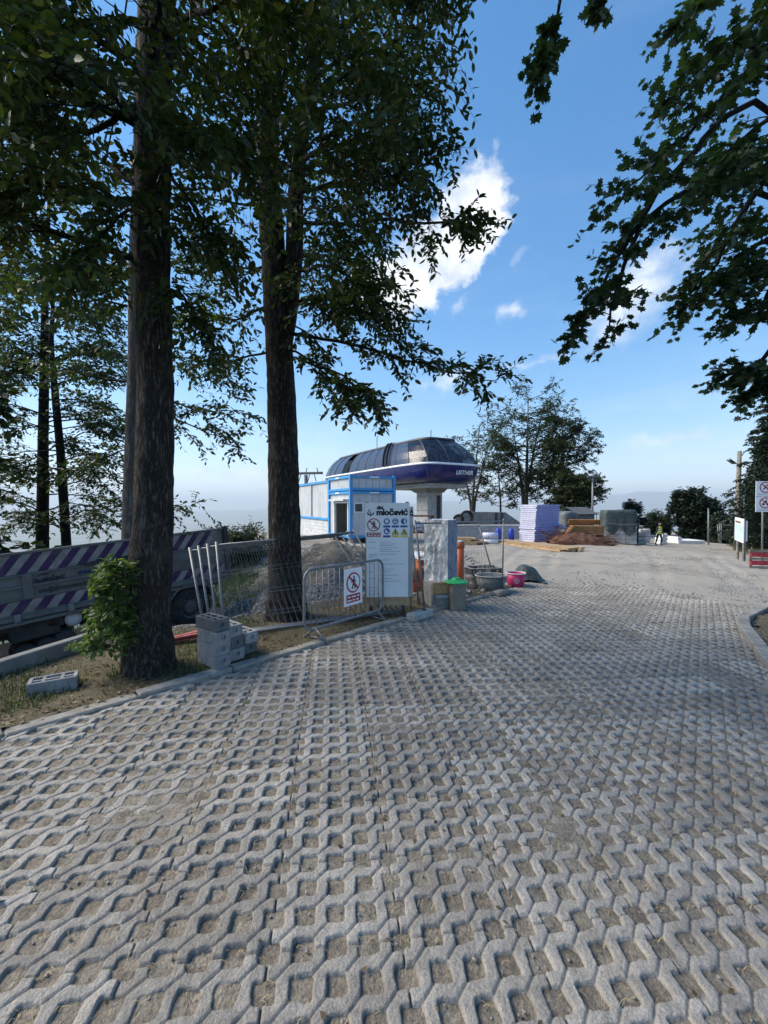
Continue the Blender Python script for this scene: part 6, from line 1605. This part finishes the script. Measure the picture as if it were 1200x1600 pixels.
# rusty reinforcement pile and orange formwork
q = G(915, 852); rb = thing('rebar_pile', 'tangled pile of rusty reinforcement bars and mesh', 'rebar pile', q)
m = MB(); r_ = random.Random(4)
for i in range(150):
    t_ = r_.random(); cx = -1.75 + 3.6 * t_; cy = r_.uniform(-.1, 1.5); hh = (.85 - .5 * abs(t_ - .35)) * (cy + .3) / 1.8 * r_.random() + .05
    a = r_.gauss(-.15, .22); L = r_.uniform(.5, 1.6); ez = r_.gauss(0, .12)
    p0 = Vector((cx - L * math.cos(a) / 2, cy - L * math.sin(a) / 2, max(.03, hh + ez))); p1 = Vector((cx + L * math.cos(a) / 2, cy + L * math.sin(a) / 2, max(.03, hh - ez)))
    m.tube([p0, (p0 + p1) / 2 + Vector((0, 0, r_.gauss(0, .04))), p1], .014, 4)
o = m.build('bars', M['rust'], rb); o['kind'] = 'stuff'
def pf(a, b_): u, v = a * 2 - 1, b_ * 2 - 1; return (u * 1.75, .75 + v * .85, .62 * max(0, 1 - (u * u * .8 + v * v)) * (1 - .25 * u) + .12 * float(vnoise(a * 14, b_ * 9, 3)) - .06)
m = MB(); m.grid(36, 20, pf); m.build('mesh_heap', M['rust'], rb)
q = G(934, 850); zf = P(930, 836, q.y + 1.6).z - q.z; zt_ = P(930, 818, q.y + 1.6).z - q.z
fo = thing('formwork', 'orange plywood formwork panels on top of the rusty pile', 'formwork', (q.x, q.y + 1.7, q.z), -.15)
for i in range(4): m = MB(); m.box((.04 * i, 0, zf + .02 + (zt_ - zf) * (i + .5) / 5), (2.1 - .1 * i, .9, (zt_ - zf) / 5 * .85)); m.build('panel', M['plywood'], fo, bevel=.01)
for x in (-.9, 0, .9): m = MB(); m.box((x, 0, zf / 2), (.2, .8, zf)); m.build('bearer', M['rust'], fo)
m = MB(); m.box((.1, .2, zt_ + .08), (2.0, .06, .36), rot=Matrix.Rotation(.5, 3, 'X')); m.build('leaning_panel', M['plywood'], fo)
# tarpaulin covered block pile
q = G(975, 851); hp = P(975, 797, q.y).z - q.z
tp_ = thing('covered_pile', 'pile of grey blocks half covered with a dark tarpaulin', 'covered pile', (q.x, q.y + .7, q.z), -.25)
for i in range(4):
    for j in range(3): m = MB(); m.box((-.62 + .62 * j, 0, .16 + .29 * i), (.6, 1.1, .275)); m.build('block', M['concrete'], tp_, bevel=.01)
m = MB(); drape(m, 0, 0, hp * .20, hp, .98, .66, 0, 13, .16, .75, 64, 14); m.build('tarpaulin', M['tarp'], tp_, True)
m = MB(); m.grid(10, 16, lambda a, b_: (.98 + .12 * float(vnoise(a * 4, b_ * 3, 2)) , -.6 + 1.2 * a, .05 + (hp * .7) * b_)); m.build('hanging_flap', M['tarp'], tp_, True)
m = MB(); m.box((0, 0, hp * .62), (1.7, 1.05, hp * .6)); m.build('upper_goods', M['woodgrey'], tp_)
m = MB(); m.tube([(-1.0, -.72, hp * .62), (0, -.76, hp * .58), (1.0, -.74, hp * .60), (1.05, .0, hp * .6)], .018, 5); m.build('lashing', M['galv'], tp_)
# concrete wing wall, hose coils, drums
ya = 29.0
def wz(px, py, Y): return P(px, py, Y)
wl = thing('retaining_wall', 'dark concrete retaining wall with a sloping right end', 'wall', onT(P(760, 830, ya).x, ya))
m = MB(wl.location); zb = wl.location.z - .3
poly = [(704, 815), (716, 804), (726, 799.5), (790, 800.5), (815, 818)]
pts = [P(a, b_, ya) for a, b_ in poly]; pts = [Vector((pts[0].x, ya, zb))] + pts + [Vector((pts[-1].x, ya, zb))]
n = len(pts); m.add([tuple(p) for p in pts] + [(p.x, p.y + .5, p.z) for p in pts], [tuple(range(n)), tuple(range(n, 2 * n))[::-1]] + [(i, n + i, n + (i + 1) % n, (i + 1) % n) for i in range(n)]); m.build('wall', M['concrete_dark'], wl)
for px_ in (775, 784): p_ = P(px_, 812, ya); m = MB(wl.location); m.box((p_.x, ya - .03, p_.z), (.16, .06, 1.0)); m.build('slot', M['steel_dark'], wl)
lw = thing('low_wall', 'low pale concrete kerb wall in front of the dark retaining wall', 'wall', onT(P(758, 830, 27).x, 27))
p0, p1 = P(700, 820, 27), P(813, 823, 27); m = MB(lw.location); zb2 = lw.location.z - .2
m.box(((p0.x + p1.x) / 2, 27, (p0.z + zb2) / 2), (p1.x - p0.x, .6, p0.z - zb2)); m.build('wall', M['concrete'], lw, bevel=.03)
for i, (px_, py_, r_, lab) in enumerate(((729, 808, .42, 'larger black hose coil leaning on the retaining wall'), (716, 812, .34, 'smaller black hose coil left of the larger coil'))):
    c = P(px_, py_, 27.6 + .3 * i); o = thing('hose_coil', lab, 'hose coil', c)
    for k in range(4): m = MB(); m.tube([Vector((math.cos(a) * (r_ - .03 * k), .06 * k - .1 + .03 * math.sin(3 * a), math.sin(a) * (r_ - .03 * k))) for a in np.linspace(0, 6.283, 25)[:-1]], .055, 6, closed=True); m.build('loop', M['rubber'], o, True)
for i, (px_, lab) in enumerate(((778.5, 'blue drum in front of the retaining wall, left one'), (799, 'blue drum in front of the retaining wall, right one'))):
    c = P(px_, 836, 25.5); zt2 = P(px_, 824, 25.5).z; zg_ = Tf(c.x, 25.5); o = thing('drum', lab, 'drum', (c.x, 25.5, zg_), 0, 'blue drums by the retaining wall'); h_ = zt2 - zg_
    m = MB(); m.lathe([(.16, 0), (.18, .03), (.18, h_ * .8), (.12, h_ * .9), (.05, h_ * .93), (.05, h_)], (0, 0, 0), 18); m.build('body', M['bluedrum'], o, True)
    m = MB(); m.lathe([(.185, h_ * .3), (.185, h_ * .34)], (0, 0, 0), 18); m.build('hoop', M['steel_dark'], o)
# red trestle with white sacks left of the wrapped stack
c = P(654, 836, 19); zg_ = Tf(c.x, 19); ztp = P(654, 806, 19).z - zg_
o = thing('trestle', 'rusty trestle rack behind the fence posts', 'trestle', (c.x, 19, zg_))
for x in (-.62, .62):
    for y in (-.3, .3): m = MB(); m.tube([(x, y, -.05), (x, y, ztp)], .035, 6); m.build('leg', M['rust'], o)
for z in (ztp, ztp * .55): m = MB(); m.box((0, 0, z), (1.4, .7, .06)); m.build('shelf', M['rust'], o)
for i, x in enumerate((-.4, 0, .38)):
    m = MB(); m.lathe([(.12, 0), (.2, .08), (.21, .25), (.12, .42), (.04, .48)], (c.x + x, 19 - .1, zg_ + ztp * .55 + .03), 12); m.v = [(a, b_ , z_) for a, b_, z_ in m.v]
    ob = m.build('sack', M['insul'], None, True); tag(ob, ['left', 'middle', 'right'][i] + ' white sack on the rusty trestle shelf', 'sack', 'white sacks on the rusty trestle')

# ---------------------------------------------------------------- worker
q = G(1030, 853); wh = P(1030, 816.5, q.y).z - q.z; k = wh / 1.78
pe = thing('person', 'person in yellow hi-vis vest and dark trousers walking in the yard', 'person', q, .2)
def skin_body(name, joints, edges, radii, mat, sub=2):
    me = bpy.data.meshes.new(name); me.from_pydata([tuple(c * k for c in j) for j in joints], edges, []); me.update()
    o = link(name, me, mat, pe); md = o.modifiers.new('Skin', 'SKIN'); md.use_smooth_shade = True
    for i, r_ in enumerate(radii): me.skin_vertices[0].data[i].radius = (r_ * k, r_ * k); me.skin_vertices[0].data[i].use_root = (i == 0)
    s_ = o.modifiers.new('Sub', 'SUBSURF'); s_.levels = 1; s_.render_levels = sub; return o
J = [(0, 0, .98), (0, .0, 1.18), (0, -.01, 1.40), (0, -.01, 1.50), (0, -.03, 1.58), (0, -.03, 1.70),
     (.19, 0, 1.42), (.27, .03, 1.14), (.26, -.10, .90), (.26, -.13, .82), (-.19, 0, 1.42), (-.27, -.02, 1.14), (-.28, .03, .88), (-.28, .04, .80),
     (.10, 0, .92), (.12, -.10, .52), (.12, -.02, .10), (.12, -.16, .05), (-.10, 0, .92), (-.11, .10, .52), (-.11, .24, .12), (-.11, .12, .05)]
E_ = [(0, 1), (1, 2), (2, 3), (3, 4), (4, 5), (2, 6), (6, 7), (7, 8), (8, 9), (2, 10), (10, 11), (11, 12), (12, 13), (0, 14), (14, 15), (15, 16), (16, 17), (0, 18), (18, 19), (19, 20), (20, 21)]
Rr = [.15, .14, .15, .06, .085, .075, .075, .05, .036, .03, .075, .05, .036, .03, .095, .065, .045, .04, .095, .065, .045, .04]
skin_body('body', J, E_, Rr, M['trousers'])
m = MB(); m.lathe([(.05, -.10), (.075, -.06), (.09, .0), (.088, .06), (.05, .11), (.01, .12)], (0, -.03, 1.66), 18); m.v = [(a * k, b_ * k * 1.1, z_ * k) for a, b_, z_ in m.v]; hd = m.build('head', M['skin'], pe, True)
m = MB(); m.lathe([(.094, -.0), (.096, .05), (.06, .115), (.01, .13)], (0, -.02, 1.665), 18); m.v = [(a * k, b_ * k * 1.1, z_ * k) for a, b_, z_ in m.v]; m.build('hair', M['black'], pe, True)
m = MB(); m.box((0, -.135 * k, 1.655 * k), (.022 * k, .03 * k, .04 * k)); m.build('nose', M['skin'], hd)
for sx in (-1, 1):
    m = MB(); m.box((sx * .032 * k, -.124 * k, 1.675 * k), (.018 * k, .012 * k, .01 * k)); m.build('eye', M['black'], hd)
    m = MB(); m.box((sx * .092 * k, -.03 * k, 1.66 * k), (.015 * k, .04 * k, .06 * k)); m.build('ear', M['skin'], hd)
    w_ = Vector(J[9] if sx > 0 else J[13]); m = MB()
    m.box(w_ * k + Vector((0, -.01, -.03)) * k, (.03 * k, .075 * k, .09 * k))
    for f in range(4): m.tube([(w_ + Vector((0, -.04 + .022 * f, -.07))) * k, (w_ + Vector((-sx * .006, -.042 + .022 * f, -.11))) * k, (w_ + Vector((-sx * .02, -.042 + .022 * f, -.14 - .008 * (f in (1, 2))))) * k], .009 * k, 5)
    m.tube([(w_ + Vector((0, -.045, -.02))) * k, (w_ + Vector((-sx * .015, -.075, -.06))) * k, (w_ + Vector((-sx * .02, -.08, -.085))) * k], .010 * k, 5); m.build('hand', M['skin'], pe, True)
m = MB(); vs = []
for z, rx, ry in ((.92, .185, .15), (1.0, .18, .145), (1.2, .175, .14), (1.38, .21, .14), (1.46, .17, .11), (1.5, .09, .08)):
    for i in range(20): a = 2 * math.pi * i / 20; vs.append((rx * math.cos(a) * k, (ry * math.sin(a)) * k, z * k))
m.add(vs, [(j * 20 + i, j * 20 + (i + 1) % 20, (j + 1) * 20 + (i + 1) % 20, (j + 1) * 20 + i) for j in range(5) for i in range(20)]); ve = m.build('vest', M['vest'], pe, True)
for z in (1.08, 1.22): m = MB(); m.lathe([(.188, 0), (.188, .05)], (0, 0, z), 20); m.v = [(a * k, b_ * .80 * k, z_ * k) for a, b_, z_ in m.v]; m.build('reflective_band', M['white'], ve)

# ---------------------------------------------------------------- goods and fence at the far right
q = G(1066, 852); Yq = q.y + 3
fl = thing('flatbed_trailer', 'low white flatbed trailer parked behind the worker', 'trailer', (P(1068, 850, Yq).x, Yq, Tf(P(1068, 850, Yq).x, Yq)), .02)
zt3 = P(1068, 843, Yq).z - fl.location.z
m = MB(); m.box((0, 0, zt3 - .17), (2.0, 1.6, .32)); m.build('bed', M['white'], fl, bevel=.02)
m = MB(); m.box((-.85, 0, zt3 + .1), (.30, 1.5, .28)); m.build('head_board', M['white'], fl)
m = MB(); m.box((0, 0, zt3 - .42), (1.8, .9, .16)); m.build('underframe', M['truckdark'], fl)
for x in (-.3, .45):
    for y in (-.7, .7): m = MB(); m.lathe([(.1, -.1), (.30, -.1), (.32, 0), (.30, .1), (.1, .1)], (x, y, .32 if zt3 > .8 else zt3 - .55), 18, Matrix.Rotation(math.pi / 2, 3, 'X')); m.build('wheel', M['rubber'], fl, True)
for i, (px_, py_, sx, sz, mt, lab) in enumerate(((1006, 852, .9, .75, 'concrete', 'grey block stack between covered pile and worker'), (1016, 851, .8, .95, 'whitedirty', 'white boxes stacked just left of the worker'), (1046, 852, .45, .7, 'white', 'narrow white cabinet just right of the worker'), (1004, 846, 1.0, 1.1, 'galv', 'metal frames leaning behind the grey block stack'))):
    q = G(px_, py_); o = thing('goods_stack', lab, 'goods', (q.x, q.y + .8, q.z), .1 * i)
    n = 3 + i % 2
    for j in range(n): m = MB(); m.box((rnd.gauss(0, .03), 0, sz * (j + .5) / n), (sx * rnd.uniform(.88, 1), .6, sz / n * .9)); m.build('box', M[mt], o, bevel=.015)
    for x in (-sx * .35, sx * .35): m = MB(); m.box((x, 0, sz + .03), (.06, .62, .05)); m.build('batten', M['woodgrey'], o)
# slim posts and wire fence
def post(name, label, px, pyt, pyb, r_, mat, cat='post', lean=0, group=None, Y=None):
    q = G(px, pyb) if Y is None else onT(P(px, pyb, Y).x, Y)
    t_ = P(px + lean, pyt, q.y); o = thing(name, label, cat, q, 0, group)
    m = MB(q); m.tube([q - Vector((0, 0, .15)), t_], [r_, r_ * .85], 8); m.build('shaft', M[mat], o, True)
    m = MB(q); m.tube([t_ - Vector((0, 0, .02)), t_ + Vector((0, 0, .05))], r_ * 1.25, 8); m.build('cap', M[mat], o); return o
post('steel_post', 'tall thin post in front of the broad dark tree', 1107, 795, 852, .055, 'galv')
post('steel_post', 'leftmost of three close fence posts near the utility pole', 1124, 820, 850, .035, 'galv', lean=-3, group='three close fence posts')
post('steel_post', 'middle of three close fence posts near the utility pole', 1125.5, 818, 850, .035, 'galv', lean=-1.5, group='three close fence posts')
post('steel_post', 'rightmost of three close fence posts near the utility pole', 1127, 818, 850, .035, 'galv', lean=0, group='three close fence posts')
q0, q1 = G(1127, 850), RV(9, 3.2); wf_ = thing('wire_fence', 'wire fence with grey posts behind the info board', 'fence', q0)
fpt = [q0, Vector((*RV(1.0, 3.2).xy, 0)), Vector((*RV(4.2, 3.2).xy, 0)), Vector((*RV(8.5, 3.2).xy, 0)), Vector((*RV(13, 3.2).xy, 0))]
tops = []
for i, p in enumerate(fpt):
    p = Vector((p.x, p.y, Tf(p.x, p.y))); t_ = p + Vector((0, 0, 1.55)); tops.append(t_)
    if i: m = MB(q0); m.tube([p - Vector((0, 0, .1)), t_], .03, 7); m.build('post', M['galv'], wf_, True)
for h_ in (0, -.5, -1.0): m = MB(q0); m.tube([t_ + Vector((0, 0, h_)) for t_ in tops], .012 if h_ else .02, 5); m.build('wire', M['galv'], wf_)
# utility pole with lamp
Yp = 25.0; q = onT(P(1151, 840, Yp).x, Yp); tpz = P(1155.5, 705, Yp)
up = thing('utility_pole', 'leaning wooden utility pole with a street lamp arm', 'utility pole', q)
m = MB(q); m.tube([q - Vector((0, 0, .3)), q.lerp(tpz, .5), tpz], [.17, .14, .11], 12); m.build('pole', M['woodgrey'], up, True)
a_p = q.lerp(tpz, .86); b_p = P(1144, 721, Yp - .4); m = MB(q); m.tube([a_p, a_p.lerp(b_p, .6), b_p], .03, 6); m.build('lamp_arm', M['galv'], up)
m = MB(q); m.beam(P(1147, 724, Yp - .3), P(1138, 718, Yp - .6), .22, .12); m.build('lamp_head', M['lamp'], up, bevel=.03)
m = MB(q); m.tube([q + Vector((.35, -.1, -.2)), q + Vector((.30, -.1, 2.2))], .11, 10); m.build('stub_post', M['woodgrey'], up)
post('steel_post', 'thin grey mast between utility pole and round signs', 1163, 775, 850, .045, 'galv', Y=23)
# information board
Yi = 17.5; qa = P(1149, 840, Yi); qi = onT(qa.x, Yi, .1)
ib = thing('info_board', 'slanted white information board with pale blue map', 'info board', qi)
e0, e1 = P(1149, 843, Yi + .5), P(1162.5, 849, Yi - .9); top0, top1 = P(1150, 808, Yi + .5), P(1163, 812.5, Yi - .9)
xv = (e1 - e0); M4 = frame4(e0 - qi, xv, (0, 0, 1)); wd = xv.length; hh = (top0 - e0).length
if (M4.to_3x3() @ Vector((0, 0, 1))).y > 0: M4 = frame4(e0 - qi, xv, (0, 0, 1))
m = MB(); m.prism([(0, 0), (wd, 0), (wd, hh), (0, hh)], M4, .03); m.build('panel', M['signwhite'], ib)
mm, mh = pm('pale_blue_map', (.42, .58, .70), (.62, .72, .76), 3, .5), pm('brown_heading', (.22, .14, .12))
for z_ in (.032, -.004):
    m = MB(); m.prism([(wd * .06, hh * .06), (wd * .94, hh * .06), (wd * .94, hh * .72), (wd * .06, hh * .72)], at4(M4, 0, 0, z_), .002); m.build('map', mm, ib)
    m = MB(); m.prism([(wd * .08, hh * .78), (wd * .7, hh * .78), (wd * .7, hh * .87), (wd * .08, hh * .87)], at4(M4, 0, 0, z_), .002); m.build('heading', mh, ib)
for f in (.15, .85): p_ = M4 @ Vector((wd * f, 0, -.04)); m = MB(); m.beam(p_ + Vector((0, 0, hh)), (p_.x, p_.y, -.3), .07, .07, (1, 0, 0)); m.build('leg', M['woodgrey'], ib)
e0b = P(1163, 849, Yi - .7); qj = onT(e0b.x + .2, e0b.y, .1); j2 = thing('info_board', 'narrow white notice panel right beside the information board', 'info board', qj)
m = MB(qj); a_, b_ = P(1162.5, 846, Yi - .5), P(1168, 814, Yi - .5); m.box(((a_.x + b_.x) / 2, a_.y, (a_.z + b_.z) / 2), (b_.x - a_.x, .04, b_.z - a_.z), rz=.25); m.build('panel', M['signwhite'], j2)
m = MB(qj); m.beam(((a_.x + b_.x) / 2 + .0, a_.y + .05, b_.z), ((a_.x + b_.x) / 2, a_.y + .05, qj.z - .3), .07, .07, (1, 0, 0)); m.build('leg', M['woodgrey'], j2)
# wooden guard fence along the verge
gfl = [RV(.8, .75), RV(3.4, .85), RV(6.0, .95), RV(9, 1.05)]
gf = thing('wooden_fence', 'weathered wooden plank guard fence along the right verge', 'fence', gfl[0])
for i, p in enumerate(gfl):
    m = MB(gfl[0]); m.beam(p - Vector((0, 0, .2)), p + Vector((0, 0, .80)), .10, .10, (1, 0, 0)); m.build('post', M['woodgrey'], gf)
    if i:
        for z, h_ in ((.68, .16), (.34, .16)): m = MB(gfl[0]); m.beam(gfl[i - 1] + Vector((0, -.06, z)), p + Vector((0, -.06, z)), .035, h_); m.build('rail', M['woodgrey'], gf)
# round prohibition signs on a post
Ys = 15.4; qs = onT(P(1191, 862, Ys).x, Ys, .1); sp_ = thing('sign_post', 'grey post with two round prohibition signs on white plates', 'sign', qs)
m = MB(qs); m.tube([qs - Vector((0, 0, .2)), P(1192, 752, Ys)], .03, 8); m.build('post', M['galv'], sp_, True)
pw = .62; pc_ = P(1193.5, 776, Ys - .05)
def ban(cz, rot, nm):
    M4 = frame4(Vector((pc_.x - pw / 2, pc_.y, cz)) - qs, (1, -.08, 0), (0, 0, 1))
    m = MB(); m.prism([(0, 0), (pw, 0), (pw, .565), (0, .565)], M4, .015); pl = m.build('plate', M['signwhite'], sp_)
    C4 = at4(M4, pw * .53, .335, .016)
    m = MB(); m.prism(ngon(32, .205), C4, .002); m.build('red_ring', M['redprint'], pl)
    m = MB(); m.prism(ngon(32, .165), at4(C4, 0, 0, .003), .002); m.build('white_disc', M['signwhite'], pl)
    m = MB(); Q = at4(C4, 0, 0, .006)
    if nm == 0: m.prism(ngon(10, .03, .06, .08), Q, .001); m.prism([(-.10, -.06), (-.02, .02), (-.08, .06), (-.05, .09), (.05, .03), (.10, -.08), (.07, -.09), (.0, -.02), (-.07, -.09)], Q, .001)
    else: m.prism(ngon(12, .045, -.07, -.05), Q, .001); m.prism(ngon(12, .045, .08, -.05), Q, .001); m.prism([(-.06, .0), (.05, .0), (.07, .06), (-.02, .08), (-.06, .05)], Q, .001); m.prism(ngon(8, .025, .03, .10), Q, .001)
    m.build('figure', M['black'], pl)
    m = MB(); m.prism([(-.135, .11), (-.11, .135), (.135, -.11), (.11, -.135)], at4(C4, 0, 0, .008), .001); m.build('slash', M['redprint'], pl)
    print_lines(pl, at4(M4, 0, 0, .015), [(.05, .06, .52, .02), (.08, .105, .4, .012)], M['greyprint'])
zc_ = pc_.z; ban(zc_ + .01, 0, 0); ban(zc_ - .57, 0, 1)
# red and white barrier at the foot of the sign
qb = onT(P(1190, 882, 14.2).x, 14.2, .02); hb_ = P(1190, 859, 14.2).z - qb.z
rb_ = thing('plank_barrier', 'low barrier of red and white planks below the round signs', 'barrier', qb, -.25)
for j, (z, mt) in enumerate(((.06, 'whitedirty'), (.20, 'redprint'), (.33, 'whitedirty'), (.46, 'redprint'), (.58, 'whitedirty'))):
    z = z * hb_ / .62
    if mt == 'whitedirty': m = MB(); m.box((.25, 0, z), (1.25, .05, .07)); m.build('plank', M['woodgrey'], rb_)
    else:
        for i in range(3): m = MB(); m.box((-.14 + .39 * i, -.01 + .02 * (i % 2), z), (.36, .05, .15)); m.build('red_plank', M['redprint'], rb_)
for x in (-.3, .25, .8): m = MB(); m.box((x, .05, hb_ / 2), (.07, .05, hb_)); m.build('upright', M['woodgrey'], rb_)
